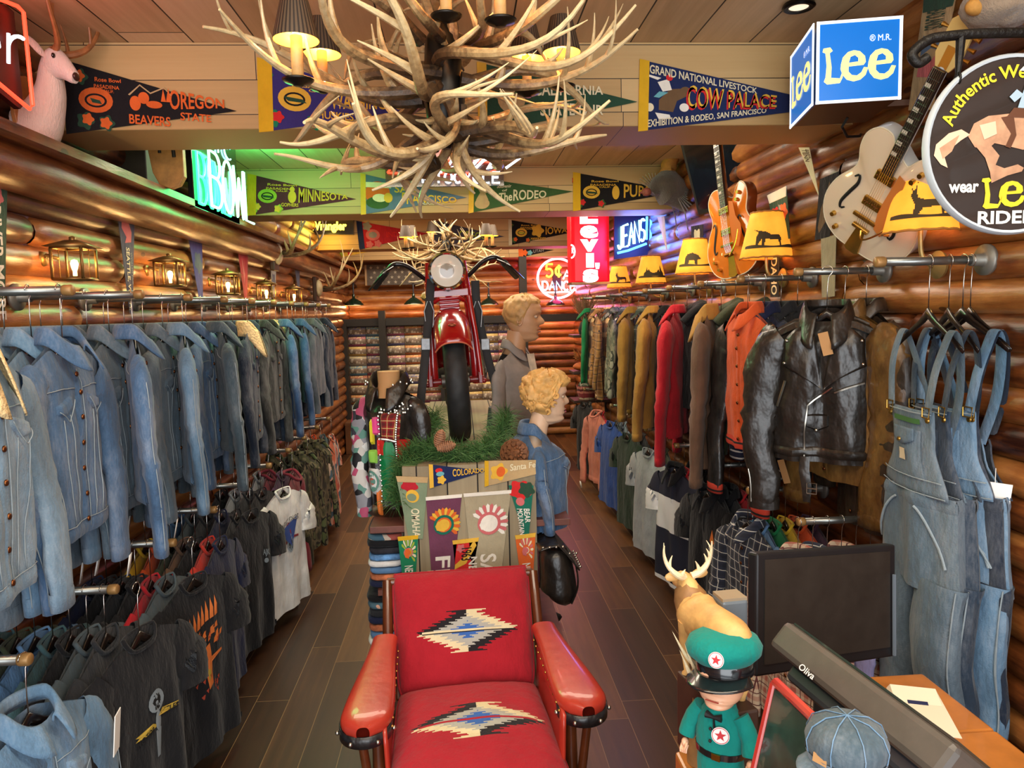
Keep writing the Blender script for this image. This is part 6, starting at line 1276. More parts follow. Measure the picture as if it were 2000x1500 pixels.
# pennants pinned on the island front
Yp = 3.12 - .004; ip = lambda tl, bl, tip: onbeam(Yp, tl, bl, tip)
G_ = 'pennants pinned on the island front'
head = lambda u, v, s, c1, c2, c3: [('e', u, v, s, s * .95, c1), ('e', u + .01, v - .02, s * .72, s * .68, c2), ('e', u + .03, v - s * .35, s * .42, s * .42, c3)]
def plume(k, u, v, r, cf, c2, c3, face, n=15):
    o = []
    for i in range(n):
        a = lerp(-2.2, 1.0, i / (n - 1)); q = lambda R, d: (u - R * cos(a + d) * k, v + R * sin(a + d) * -1)
        o.append(('p', [q(r * .42, -.10), q(r * .92, -.11), q(r * 1.04, 0), q(r * .92, .11), q(r * .42, .10)], cf if i % 2 else c2))
    for R0, c in ((.62, c3), (.46, c2), (.36, face)): o.append(('e', u, v, r * R0, r * R0, c))
    o.append(('p', [(u + .30 * r * k, v - .42 * r), (u + .05 * r * k, v - .52 * r), (u - .22 * r * k, v - .36 * r), (u - .25 * r * k, v + .1 * r), (u + .40 * r * k, v + .05 * r)], face)); return o
pennant(*ip((774, 932), (836, 934), (812, 1052)), 'sage', [('r', .12, -.2, .5, 'red'), ('e', .30, -.05, .42, .42, 'gold'), ('e', .32, -.1, .25, .3, 'sage'), ('t', 'OMAHA', .50, -.20, .97, .34, .9, 'cream')], 'sage green pennant reading OMAHA at the upper left of the island front', G_, bind='tan', bw=.02, tipw=.45)
pennant(*ip((839, 907), (841, 953), (950, 920)), 'navy', [('e', .16, .42, .30, .2, 'scarlet'), ('e', .18, .12, .34, .2, 'sky'), ('r', .20, -.40, .34, 'gold'), ('t', 'COLORADO', .40, -.22, .96, .44, .5, 'gold')], 'navy pennant reading COLORADO along the top of the island front', G_, bind='gold', bw=.014)
pennant(*ip((948, 900), (948, 950), (1048, 912)), 'tan', [('r', .26, .0, .62, 'gold'), ('e', .30, .0, .34, .40, 'orange'), ('t', 'Santa Fe', .48, -.05, .98, .5, .8, 'cream')], 'tan pennant with a yellow sun along the top right of the island front', G_, bind='yellow', bw=.014, tipw=.55)
pennant(*ip((832, 972), (902, 966), (862, 1290)), 'plum', plume(.11, .17, .02, .92, 'gold', 'orange', 'teal', 'gold') + [('t', 'FLINT', .36, -.42, .80, .42, .8, 'white'), ('t', 'MICHIGAN', .44, -.86, .80, -.52, .7, 'cream')], 'large plum pennant reading FLINT with a feathered headdress', G_, bind='white', bw=.012, tipw=.2)
pennant(*ip((906, 965), (998, 958), (950, 1290)), 'putty', plume(.14, .18, .08, .80, 'pink', 'white', 'pink', 'white') + [('t', 'SANTA FE', .36, -.30, .88, .40, .7, 'white'), ('t', 'NEW MEXICO', .37, -.80, .80, -.42, .6, 'white')], 'large putty coloured pennant reading SANTA FE with a pink headdress', G_, bind='white', bw=.012, tipw=.2)
pennant(*ip((993, 948), (1042, 948), (1028, 1046)), 'teal', [('r', .1, -.1, .8, 'scarlet'), ('r', .08, .4, .6, 'green'), ('e', .32, -.2, .34, .34, 'pink'), ('t', 'BEAR', .46, .0, .74, .48, .9, 'white'), ('t', 'MOUNTAIN', .46, -.55, .98, -.08, .8, 'white')], 'teal pennant with bright feathers reading BEAR MOUNTAIN', G_, tipw=.2)
pennant(*ip((777, 1050), (817, 1046), (800, 1160)), 'emerald', plume(.36, .27, .0, .75, 'cream', 'lime', 'pink', 'orange', 11) + [('t', 'NEW YORK', .5, -.42, .98, .42, .8, 'white')], 'emerald green pennant at the lower left of the island front', G_, bind='yellow', bw=.014, tipw=.5)
pennant(*ip((884, 1057), (935, 1051), (905, 1165)), 'scarlet', [('r', .14, -.35, .3, 'pink'), ('p', [(.02, .65), (.30, -.1), (.42, -.75), (.50, -.75), (.42, .1), (.12, .85)], 'gold'), ('t', '1963', .14, -.3, .36, .5, 1, 'black'), ('t', 'WATER', .52, -.5, .9, .3, .8, 'cream')], 'red pennant with a yellow year band 1963 between the two large ones', G_, bind='gold', bw=.014, tipw=.4)
pennant(*ip((1006, 1047), (1046, 1042), (1030, 1150)), 'orange', plume(.36, .28, .0, .72, 'pink', 'cream', 'orange', 'pink', 11) + [('t', 'NEVADA', .52, -.40, .98, .40, .8, 'white')], 'orange-red pennant at the lower right of the island front', G_, bind='gold', bw=.014, tipw=.5)
# folded garments on the left shelf
FC = ['charcoal', 'sky', 'black', 'white', 'heather', 'black', 'charcoal']
tx = [pm('printed_black_cotton', '23232a', .9, .5, 30), M_tie, C['navy'], C['sky'], pm('mottled_blue_cotton', '5a88b8', .9, .6, 26), C['black'], C['charcoal'], pm('marbled_orange_cotton', 'b86a44', .9, .6, 26), C['white']]
def folded(p, w, d, h, mat, label, sd):
    b = MB()
    def f(u, v):
        a = 2 * pi * u; k = sin(pi * v) ** .35; cx = abs(cos(a)) ** .45 * (1 if cos(a) >= 0 else -1); cy = abs(sin(a)) ** .45 * (1 if sin(a) >= 0 else -1)
        return V(cx * w / 2 * lerp(.92, 1, k) + .003 * nz(u * 6, v * 3, sd), cy * d / 2 * lerp(.92, 1, k), lerp(0, h, v) + .0015 * nz(cx * 3, cy * 3, sd))
    b.grid(f, 28, 6, True); n = 28; b.add([tuple(q) for q in b.v[-n:]], [tuple(range(n))]); o = b.build('folded_shirt', mat, None, loc=p); tag(o, label, 'folded shirt', 'folded shirts on the island shelf'); return o
zf = .604
for i in range(9):
    h = .026; m = (i * 5 + 2) % len(tx); folded((-.365 + .004 * ((i * 7) % 3), 3.32, zf), .165, .26, h, tx[m], 'folded shirt number %s from the bottom of the pile on the island shelf' % ORD[i], i); zf += h + .004
zf = .334
for i in range(7):
    h = .030; folded((-.372 + .004 * ((i * 5) % 3), 3.32, zf), .175, .27, h, tx[(i * 4 + 8) % len(tx)], 'folded shirt %s from the bottom of the lower pile on the island' % ORD[i], i + 20); zf += h + .004
# black studded saddle bag hung on the right of the island
p = at(1078, 1120, Y=3.05); e = empty('saddle_bag', (p.x + .02, 3.12, p.z), 0, 'black studded leather saddle bag hanging at the right of the island', 'bag'); mb_ = L_['black']
b = MB(); b.tube(spline([(0, 0, .10), (.0, 0, .06), (.01, 0, -.02), (.012, 0, -.10), (-.01, 0, -.14)], 4), [.05, .055, .06, .065, .068, .07, .072, .074, .076, .078, .08, .082, .08, .074, .06, .04, .02], 16, flat=1.5, up=(1, 0, 0)); b.build('pouch', mb_, e)
b = MB(); b.grid(lambda u, v: V(lerp(-.07, .105, v) * 1.0 - .01, lerp(-.115, .115, u), .115 + .02 * sin(pi * v) - .09 * max(0, v - .5) * 2), 12, 10); fl = b.build('flap', mb_, e); thick(fl, .006)
b = MB()
for i in range(8): b.sphere((.098, lerp(-.10, .10, i / 7), .035), .006, 8, 6)
for i in range(6): b.sphere((lerp(-.06, .08, i / 5), -.112, .128 - .03 * (i > 3)), .006, 8, 6)
b.build('studs', M_zip, fl)
b = MB(); b.tube(spline([(.02, -.08, .10), (.075, -.09, .05), (.088, -.09, -.05), (.06, -.085, -.13)], 4), .012, 8, flat=.3, up=(0, 1, 0)); b.build('strap', mb_, e)
# ------------------------------------------------------------------ motorcycle (faces the shop door)
M_red = pm('deep_red_enamel', '9c0c10', .22, .12, 5, coat=.7); M_redw = pm('worn_red_enamel', '7c1214', .4, .35, 14, coat=.3); M_chrome = pm('chrome', 'd8d8d6', .08, metal=1); M_rub = pm('black_rubber', '1c1c1c', .62, .25, 40); M_engine = pm('oily_cast_alloy', '5a5650', .4, .3, 20, metal=.7)
mo = empty('motorcycle', (-.02, 3.74, 1.152), 0, 'red vintage motorcycle with round headlight standing on the display island', 'motorcycle'); mo.rotation_euler = (0, radians(-3.0), radians(2))
RW = .31; AZ = RW
def wheel(y, name):
    b = MB(); n = 72; sec = [(-.052, -.035), (-.054, -.012), (-.046, .012), (-.025, .024), (0, .028), (.025, .024), (.046, .012), (.054, -.012), (.052, -.035)]; R0 = RW - .028; vs = []
    for i in range(n):
        a = 2 * pi * i / n
        for j, (x, r) in enumerate(sec):
            g = -.010 if (j in (2, 6) and i % 2) or (j == 3 and i % 4 == 0) or (j == 5 and i % 4 == 2) else (-.004 if j == 4 and i % 3 == 0 else 0); vs.append((x, y - (R0 + r + g) * cos(a), AZ + (R0 + r + g) * sin(a)))
    m = len(sec); b.add(vs, [(i * m + j, i * m + j + 1, ((i + 1) % n) * m + j + 1, ((i + 1) % n) * m + j) for i in range(n) for j in range(m - 1)]); w = b.build('tyre', M_rub, mo)
    b = MB(); b.lathe([(R0 - .036, -.05), (R0 - .032, -.052), (R0 - .05, -.02), (R0 - .055, 0), (R0 - .05, .02), (R0 - .032, .052), (R0 - .036, .05)], 48, Matrix.Translation((0, y, AZ)) @ Matrix.Rotation(pi / 2, 4, 'Y')); b.build('rim', M_redw, w)
    b = MB()
    for i in range(20):
        a = 2 * pi * i / 20; s_ = .04 if i % 2 else -.04; b.tube([(s_, y - .03 * cos(a + .6), AZ + .03 * sin(a + .6)), (0, y - (R0 - .05) * cos(a), AZ + (R0 - .05) * sin(a))], .002, 4)
    b.tube([(-.07, y, AZ), (.07, y, AZ)], .035, 14); b.build('spokes_and_hub', M_engine, w)
wheel(0, 'front'); wheel(1.36, 'rear')
def fender(y, a0, a1, R, half, name, mat):
    b = MB()
    def f(u, v):
        a = lerp(a0, a1, v); s_ = lerp(-1, 1, u); r = R - .075 * abs(s_) ** 3.2; return V(half * sin(s_ * pi / 2) ** 1 if False else half * s_ * (1 - .06 * abs(s_) ** 4), y - r * cos(a), AZ + r * sin(a))
    b.grid(f, 18, 26); o = b.build(name, mat, mo); thick(o, .004); return o
fd = fender(0, radians(34), radians(172), RW + .055, .092, 'front_fender', M_red)
b = MB(); b.tube([(.092 * s_ * .95, -(RW + .055 - .075 * abs(s_) ** 3.2 + .003) * cos(radians(34)), AZ + (RW + .055 - .075 * abs(s_) ** 3.2 + .003) * sin(radians(34))) for s_ in [lerp(-1, 1, i / 16) for i in range(17)]], .004, 6); b.build('fender_edge', pm('cream_pinstripe', 'c86a4c', .4), fd)
b = MB(); b.sphere((0, -.245, AZ + .285), (.020, .008, .008), 10, 6); b.build('fender_badge', pm('tarnished_badge', '8c4a2c', .35, metal=.6), fd)
fender(1.36, radians(-10), radians(165), RW + .06, .095, 'rear_fender', M_red)
for sg in (-1, 1):
    b = MB(); b.tube([(sg * .108, .02, AZ - .02), (sg * .106, -.005, AZ + .10), (sg * .100, .03, AZ + .34), (sg * .085, .09, AZ + .60)], [.024, .022, .022, .020], 12, flat=.8); b.tube([(sg * .128, -.035, AZ + .02), (sg * .118, -.03, AZ + .22), (sg * .100, .0, AZ + .42)], [.012, .014, .016], 10); b.build('fork_leg', M_red, mo)
    b = MB(); b.tube([(sg * .07, 0, AZ), (sg * .145, 0, AZ)], .018, 10); b.box((sg * .125, -.01, AZ + .01), (.022, .07, .06)); b.sphere((sg * .142, -.02, AZ - .01), .014, 10, 8); b.build('axle_rocker', M_redw, mo, bevel=.004)
    b = MB(); b.tube(spline([(sg * .03, .11, AZ + .52), (sg * .10, .10, AZ + .52), (sg * .19, .06, AZ + .59), (sg * .255, .05, AZ + .605), (sg * .30, .10, AZ + .575), (sg * .365, .22, AZ + .52)], 5), .0125, 10); hb = b.build('handlebar', M_signblack, mo)
    b = MB(); b.tube([(sg * .30, .095, AZ + .577), (sg * .375, .24, AZ + .51)], [.019, .018], 12); b.build('grip', M_rub, hb)
    b = MB(); b.tube(spline([(sg * .26, .03, AZ + .59), (sg * .31, .0, AZ + .56), (sg * .36, .06, AZ + .52), (sg * .40, .14, AZ + .49)], 4), .006, 8); b.build('brake_lever', M_signblack, hb)
b = MB(); b.box((0, -.005, AZ + .44), (.20, .03, .035)); b.box((0, -.02, AZ + .36), (.10, .05, .10)); b.box((0, .03, AZ + .50), (.15, .05, .03)); b.tube([(-.075, -.02, AZ + .40), (-.05, -.045, AZ + .415), (.05, -.045, AZ + .415), (.075, -.02, AZ + .40)], .012, 8)
for i in range(5): b.tube([(-.048, -.052, AZ + .335 + .02 * i), (.048, -.052, AZ + .335 + .02 * i)], .0075, 8)
b.build('spring_box', M_red, mo, bevel=.006)
Mh = Matrix.Translation((0, -.115, AZ + .545)) @ Matrix.Rotation(pi / 2, 4, 'X') @ Matrix.Translation((0, 0, 0))
b = MB(); b.lathe([(0, -.10), (.05, -.085), (.078, -.04), (.085, .0), (.086, .012)], 36, Mh); hl = b.build('headlight_shell', M_red, mo)
b = MB(); b.lathe([(.086, .004), (.092, .010), (.092, .020), (.084, .026), (.077, .022)], 40, Mh); b.build('headlight_rim', M_chrome, hl)
t = NT('frosted_headlight_lens'); S = t.sep(t.coord()); rr_ = t.m('SQRT', t.m('ADD', t.m('POWER', S[0], 2), t.m('POWER', t.m('SUBTRACT', S[2], AZ + .545), 2))); t.base(t.mix(t.m('LESS_THAN', rr_, .034), lin('e8e0cc'), lin('a89e8c'))); M_lens = t.p(rough=.15, coat=.6)
b = MB(); b.lathe([(.078, .021), (.06, .030), (.035, .036), (0, .038)], 36, Mh); b.build('headlight_lens', M_lens, hl)
b = MB(); b.tube([(0, -.06, AZ + .47), (0, .06, AZ + .46)], .02, 10); b.build('lamp_bracket', M_signblack, mo)
b = MB(); b.tube(spline([(0, .16, AZ + .52), (0, .22, AZ + .51), (0, .42, AZ + .47), (0, .62, AZ + .40)], 5), [.05, .07, .09, .10, .11, .115, .12, .12, .12, .115, .11, .10, .085, .07, .05, .03], 20, flat=.75, up=(1, 0, 0)); b.build('fuel_tank', M_red, mo)
b = MB(); b.tube(spline([(0, .68, AZ + .42), (0, .80, AZ + .45), (0, .98, AZ + .46), (0, 1.08, AZ + .50)], 4), [.05, .09, .12, .14, .15, .155, .15, .14, .12, .1, .08, .06, .03], 16, flat=.35, up=(1, 0, 0)); b.build('saddle', L_['brown'], mo)
b = MB(); b.tube([(0, .14, AZ + .46), (0, .32, AZ + .0), (0, .75, AZ - .06), (0, 1.0, AZ + .0)], .02, 10)
for sg in (-1, 1): b.tube([(sg * .03, .16, AZ + .36), (sg * .08, .8, AZ + .3), (sg * .09, 1.36, AZ)], .016, 8); b.tube([(sg * .07, 1.0, AZ), (sg * .09, 1.36, AZ)], .014, 8)
b.build('frame', M_redw, mo)
b = MB(); b.sphere((0, .55, AZ + .02), (.15, .17, .12), 20, 12); b.tube([(0, .45, AZ + .1), (0, .38, AZ + .32)], [.07, .06], 16, disp=lambda t, a: 1); b.tube([(0, .64, AZ + .1), (0, .70, AZ + .30)], [.07, .06], 16)
b.build('engine', M_engine, mo)
b = MB(); b.tube(spline([(.08, .40, AZ + .25), (.16, .38, AZ + .12), (.17, .6, AZ - .06), (.17, 1.3, AZ - .04), (.17, 1.7, AZ - .02)], 4), .024, 10); b.build('exhaust_pipe', M_chrome, mo)
# tie-down straps from the handlebars
M_pl2_ = pm('dull_steel_hardware', '7c7c7c', .45, .2, 40, metal=.8); M_web = pm('black_webbing', '1e1b1a', .7, .15, 60)
for pts, lab in (([(842, 545, 3.72), (838, 600, 3.70), (832, 680, 3.66), (824, 760, 3.62), (815, 842, 3.60)], 'black tie-down strap with steel buckle left of the motorcycle fork'), ([(928, 548, 3.76), (932, 600, 3.76), (948, 680, 3.78), (975, 780, 3.82), (1000, 872, 3.84)], 'black tie-down strap running from the right handlebar')):
    P = [at(x, y, Y=d) for x, y, d in pts]; e = empty('tie_down_strap', tuple(P[0]), 0, lab, 'strap', 'tie-down straps on the motorcycle'); Q = [tuple(p - P[0]) for p in P]
    b = MB(); b.tube(spline(Q, 4), .021, 8, flat=.16, up=(1, 0, 0)); b.build('webbing', M_web, e)
    b = MB(); q = Vector(Q[2]); b.box(tuple(q + V(0, -.008, .02)), (.046, .016, .06)); b.build('ratchet_buckle', M_pl2_, e, smooth=False, bevel=.004)
    b = MB()
    for sg in (-1, 1): b.tube([tuple(Vector(Q[1]) + V(sg * .006, -.008, .03)), tuple(Vector(Q[1]) + V(sg * .024, -.012, -.02)), tuple(Vector(Q[1]) + V(sg * .016, -.014, -.10))], .003, 6)
    b.build('hook', M_pl2_, e)
# ------------------------------------------------------------------ pine garland and cones
M_pine = NT('pine_needles'); M_pine.base(M_pine.mix(M_pine.noise(M_pine.coord(), 22, 2), lin('1c3818'), lin('5c8a4a'))); M_pine = M_pine.p(rough=.55)
e = empty('pine_garland', (0, 3.42, 1.15), 0, 'green pine needle garland wrapped around the front wheel of the motorcycle', 'garland')
path = spline([(-.30, -.26, -.16), (-.27, -.20, -.02), (-.20, -.12, .04), (-.12, -.16, .03), (-.04, -.20, .02), (.06, -.20, .03), (.13, -.14, .05), (.18, .0, .10), (.20, .16, .14)], 8) ; path2 = spline([(-.25, -.1, .02), (-.20, .02, .07), (-.17, .14, .10), (-.15, .3, .14)], 6)
rg = random.Random(5); b = MB()
for P in (path, path2):
    for i in range(len(P) - 1):
        c = Vector(P[i])
        for _ in range(46):
            d = Vector((rg.gauss(0, 1), rg.gauss(0, 1), rg.gauss(.35, .9))).normalized(); L0 = rg.uniform(.055, .115); s0 = c + Vector((rg.uniform(-.025, .025), rg.uniform(-.025, .025), rg.uniform(-.015, .02))); sd = d.orthogonal().normalized() * .0015; m = s0 + d * L0 * .55 + V(0, 0, .004); t_ = s0 + d * L0 - V(0, 0, .014)
            if min(t_.z, m.z) < .006 and t_.y > -.30 and abs(t_.x) < .29 : t_.z = max(t_.z, .006); m.z = max(m.z, .008)
            b.add([s0 - sd, s0 + sd, m + sd, m - sd, t_], [(0, 1, 2, 3), (3, 2, 4)])
nd = b.build('needles', M_pine, e, smooth=False)
b = MB(); b.tube(path, .008, 6); b.tube(path2, .008, 6); b.build('stem', pm('pine_stem', '4a3420', .8), e)
M_cone = pm('brown_pine_cone', '7a4c2c', .7, .4, 60); M_conel = pm('pale_pine_cone', 'a87858', .7, .3, 60)
def cone(p, rot, L0, r, mat, label, op):
    o = empty('pine_cone', p, 0, label, 'pine cone'); o.rotation_euler = rot; b = MB(); b.tube([(0, 0, L0 * (i / 8 - .5)) for i in range(9)], [r * .75 * sqrt(max(.02, 1 - (2 * (i / 8) - .85) ** 2)) for i in range(9)], 12); b.build('core', mat, o)
    b = MB(); k = 0
    for j in range(9):
        z = L0 * (j / 9 - .46); R = r * sqrt(max(.03, 1 - (2 * j / 9 - .85) ** 2))
        for i in range(10):
            a = 2 * pi * i / 10 + j * .31; c = V(cos(a) * R * .75, sin(a) * R * .75, z); o_ = V(cos(a), sin(a), .5 if op else .9).normalized(); s_ = V(-sin(a), cos(a), 0); w_ = R * .30
            b.add([c - s_ * w_ * .6, c + s_ * w_ * .6, c + o_ * R * (.45 if op else .25) + s_ * w_, c + o_ * R * (.55 if op else .3), c + o_ * R * (.45 if op else .25) - s_ * w_], [(0, 1, 2, 3, 4)])
    sc = b.build('scales', mat, o, smooth=False); thick(sc, .003); return o
cone(tuple(at(859, 856, Y=3.20)), (.2, .3, 0), .085, .024, M_conel, 'upright pale pine cone in the garland left of the wheel', False)
cone(tuple(at(872, 872, Y=3.18)), (.3, 1.35, .2), .085, .025, M_conel, 'pale pine cone lying in the garland in front of the wheel', False)
cone(tuple(at(1004, 886, Y=3.20)), (1.2, -.3, .4), .115, .052, M_cone, 'big open brown pine cone beside the bust in the denim jacket', True)
# ================================================================== MANNEQUINS
def tab(pts, z):
    for (z0, a), (z1, c) in zip(pts[:-1], pts[1:]):
        if z <= z1: t = clamp((z - z0) / (z1 - z0)); return lerp(a, c, t * t * (3 - 2 * t) * .5 + t * .5)
    return pts[-1][1]
PF = [(-.118, .030), (-.108, .066), (-.094, .081), (-.078, .074), (-.066, .081), (-.058, .079), (-.050, .083), (-.036, .079), (-.01, .080), (.012, .080), (.030, .090), (.06, .089), (.09, .070), (.108, .040), (.118, .0)]
PB = [(-.118, .015), (-.08, .045), (-.03, .080), (.03, .098), (.07, .090), (.10, .058), (.118, .0)]
PW = [(-.118, .022), (-.10, .043), (-.06, .058), (-.01, .068), (.04, .074), (.08, .062), (.105, .036), (.118, .0)]
def head_mesh(nose=.030, chin=1.0, chub=0.0, nu=48, nv=56):
    """face toward +X, origin at the middle of the head, 0.236 m tall"""
    b = MB()
    def f(u, v):
        z = -.118 * cos(pi * v); a = 2 * pi * u; c, s = cos(a), sin(a); ww = tab(PW, z) * (1 + chub * exp(-((z + .045) / .04) ** 2)); y = ww * abs(s) ** .92 * (1 if s >= 0 else -1)
        x = tab(PF, z) * abs(c) ** .85 if c >= 0 else -tab(PB, z) * abs(c) ** .9
        if c > 0:
            nw = .0095 + .008 * sm((.02 - z) / .045)
            x += nose * sm((.030 - z) / .048) * (1 if z > -.022 else sm((z + .036) / .014)) * exp(-(y / nw) ** 2)
            for sg in (-1, 1): x -= .0125 * exp(-(((y - sg * .031) / .016) ** 2 + ((z - .012) / .012) ** 2)); x += .004 * exp(-(((y - sg * .030) / .022) ** 2 + ((z - .034) / .007) ** 2)); x += .004 * exp(-(((y - sg * .042) / .018) ** 2 + ((z + .022) / .02) ** 2))
            x += .0045 * exp(-((y / .021) ** 2 + ((z + .050) / .0045) ** 2)) + .005 * exp(-((y / .018) ** 2 + ((z + .0635) / .005) ** 2)) - .005 * exp(-((y / .022) ** 2 + ((z + .0568) / .0028) ** 2))
        return V(x, y, z)
    return b.grid(f, nu, nv, True)
def ear(sg):
    b = MB(); b.tube([(-.004 + .012 * cos(a) - .004, sg * (.070 + .006 * abs(sin(a))), .0 + .028 * sin(a) - .004) for a in [radians(q) for q in range(-110, 250, 24)]], .0052, 6); b.sphere((-.008, sg * .069, -.004), (.010, .004, .02), 10, 8); return b
def face_parts(h, skin, iris='3a2a20', lips='b0705c', lidy=.0):
    for sg in (-1, 1):
        ear(sg).build('ear', skin, h)
        b = MB(); b.sphere((.0665, sg * .031, .011), (.0105, .0125, .0085), 14, 10); ey = b.build('eye', pm('painted_eye_white', 'c4ac90', .4), h)
        b = MB(); b.sphere((.0757, sg * .0315, .0105), (.0022, .005, .005), 12, 8); b.build('iris', pm('painted_iris_' + iris, iris, .25), ey)
        b = MB(); b.tube([(.079 - .02 * abs(k) ** 2 * 1.0, sg * (.031 + .018 * k), .034 - .004 * k * k) for k in (-1, -.5, 0, .5, 1)], [.0012, .0022, .0024, .002, .001], 6); b.build('eyebrow', pm('painted_brow', '8a6038', .7), h)
    b = MB(); b.tube([(.0865 - 14 * y * y, y, -.050 - .001 * abs(y) * 30) for y in [-.02, -.012, -.004, .004, .012, .02]], [.001, .003, .0038, .0038, .003, .001], 8); b.tube([(.0865 - 15 * y * y, y, -.0635) for y in [-.017, -.009, 0, .009, .017]], [.001, .004, .005, .004, .001], 8); b.build('lips', pm('painted_lips_' + lips, lips, .4), h)
def hair_shell(off, front, zlow, amp, fr, seed, curl=False):
    b = MB()
    def f(u, v):
        a = 2 * pi * u; c, s = cos(a), sin(a); zl = lerp(zlow, front, sm((c + .15) / .75)); z = lerp(zl, .1185, 1 - (1 - v) ** 1.7); ww = tab(PW, min(.118, z)); x = (tab(PF, z) if c >= 0 else tab(PB, z)) * c; y = ww * s; n = V(c, s, (z / .118) * 1.1).normalized() if z > 0 else V(c, s, 0)
        w_ = abs(sin(a * fr + 7 * z * 8 + 2.2 * nz(c * 2, s * 2, z * 18 + seed))) * amp + amp * .8 * nz(c * 4, s * 4, z * 30 + seed) + (amp * 1.2 * abs(nz(c * 6, s * 6, z * 55)) if curl else 0)
        k = sm(v * 7) ; return V(x, y, z) + n * ((off + w_) * k + .001)
    return b.grid(f, 80, 44, True)
def place_head(parent, loc, rz, tilt, scale, skin, name='head', **kw):
    h = head_mesh(**kw).build(name, skin, parent); h.location = loc; h.rotation_euler = Euler((0, tilt, rz)); h.scale = (scale,) * 3; return h
# ---- standing male mannequin behind the island
M_sk1 = pm('tan_mannequin_paint', 'b98a62', .5, .15, 9); M_hr1 = pm('moulded_sandy_hair', 'b88c54', .55, .25, 30)
hd = at(1021, 622, Y=4.02); mz = empty('male_mannequin', (hd.x - .01, 4.02, 0), 0, 'male mannequin in a faded grey work shirt standing behind the island', 'mannequin'); f0 = -28
h = place_head(mz, (.012, 0, hd.z), radians(-12), .04, 1.08, M_sk1, nose=.030); face_parts(h, M_sk1, lips='a87a5c'); hair_shell(.005, .070, -.035, .0075, 5, 2).build('hair', M_hr1, h)
b = MB(); b.tube([(-.02, 0, hd.z - .07), (-.03, 0, hd.z - .13), (-.045, 0, hd.z - .20)], [.056, .054, .068], 18); b.build('neck', M_sk1, mz)
g = jacket((-.04, 0, hd.z - .02), radians(f0), pm('faded_grey_chambray', '8a8078', .85, .18, 12), None, None, seed=1, kind='shirt', det=2, L=.62, W=.205, T=.10, sl=.58); g.name = 'work_shirt'; g.parent = mz
if 'category' in g: del g['category']
b = MB(); zt = hd.z - .62
for sg in (-1, 1):
    o_ = V(-.04 - sin(radians(f0)) * sg * .10, cos(radians(f0)) * sg * .10, 0); b.tube([(o_.x, o_.y, zt - .02), (o_.x, o_.y, zt - .42), (o_.x, o_.y, .07)], [.105, .085, .07], 14, flat=.85)
b.tube([(-.04, 0, zt + .14), (-.04, 0, zt + .02), (-.04, 0, zt - .06)], [.15, .165, .13], 18, flat=.72); b.build('trousers', pm('grey_blue_trousers', '6c7478', .85, .2, 14), mz)
for sg in (-1, 1):
    o_ = V(-.02 - sin(radians(f0)) * sg * .10, cos(radians(f0)) * sg * .10, 0); b = MB(); b.sphere((o_.x + .05, o_.y, .035), (.13, .05, .045), 14, 8); b.build('shoe', M_blk, mz)
b = MB(); b.grid(lambda u, q: V(.066 - .015 * abs(2 * u - 1) + .05 * q, lerp(-.05, .05, u), hd.z - lerp(.19, .44, q)), 6, 8); ts_ = b.build('undershirt', pm('printed_cream_tee', 'cdbfa8', .9, .3, 20), mz); ts_.rotation_euler = (0, 0, radians(f0))
# ---- female bust in denim jacket and striped top
M_sk2 = pm('pale_mannequin_paint', 'dcb898', .5, .08, 9); M_hr2 = pm('moulded_blond_curls', 'd8a860', .6, .25, 26)
hd = at(1066, 778, Y=3.36); bz = empty('female_bust', (hd.x - .03, 3.36, .896), 0, 'blond female bust in a denim jacket and navy striped top on the island wing', 'mannequin bust')
h = place_head(bz, (.035, 0, hd.z - .896), radians(3), .02, 1.0, M_sk2, nose=.024); face_parts(h, M_sk2, '4a4438', 'b4584c')
hair_shell(.015, .052, -.070, .012, 4, 5, True).build('hair', M_hr2, h)
b = MB(); r_ = random.Random(3)
for i in range(46):
    a = r_.uniform(1.25, 2 * pi - 1.25); z = r_.uniform(-.06, .10); k = tab(PB if cos(a) < 0 else PF, z); c_ = V(k * cos(a) * 1.12, tab(PW, z) * sin(a) * 1.16, z * 1.08); n = V(cos(a), sin(a), z * 4).normalized(); u_ = n.orthogonal().normalized(); w_ = n.cross(u_)
    q = r_.uniform(0, 6); b.tube([tuple(c_ + (u_ * cos(t_ * 4.8 + q) + w_ * sin(t_ * 4.8 + q)) * (.016 * (1 - t_ * .7)) + n * (.008 + .008 * t_)) for t_ in [j / 8 for j in range(9)]], [.004, .006, .007, .007, .0065, .006, .005, .004, .002], 6)
b.build('hair_curls', M_hr2, h)
zc_ = hd.z - .896
b = MB(); b.tube([(.015, 0, zc_ - .06), (-.005, 0, zc_ - .12), (-.03, 0, zc_ - .20), (-.03, 0, zc_ - .26)], [.047, .045, .055, .09], 18, flat=[1, 1, 1, .9]); b.build('neck', M_sk2, bz)
M_str = stripes('navy_white_striped_jersey', ('e4e2e4', '23243c'), 42)
b = MB(); b.tube(spline([(-.025, 0, zc_ - .215), (-.01, 0, zc_ - .27), (.012, 0, zc_ - .34), (-.005, 0, zc_ - .45), (-.01, 0, .0)], 5), [lerp(.07, .125, sm(i / 6)) * (1 - .12 * sm((i - 8) / 8)) for i in range(21)], 24, flat=.72, up=(0, 1, 0)); b.build('striped_top', M_str, bz)
g = jacket((-.035, 0, zc_ - .012), radians(2), D['mid'], None, None, seed=4, kind='denim', det=2, L=.44, W=.195, T=.125, sl=.31); g.name = 'denim_jacket'; g.parent = bz
for o_ in list(g.children):
    if o_.name.split('.')[0] == 'placket': bpy.data.objects.remove(o_)
if 'category' in g: del g['category']
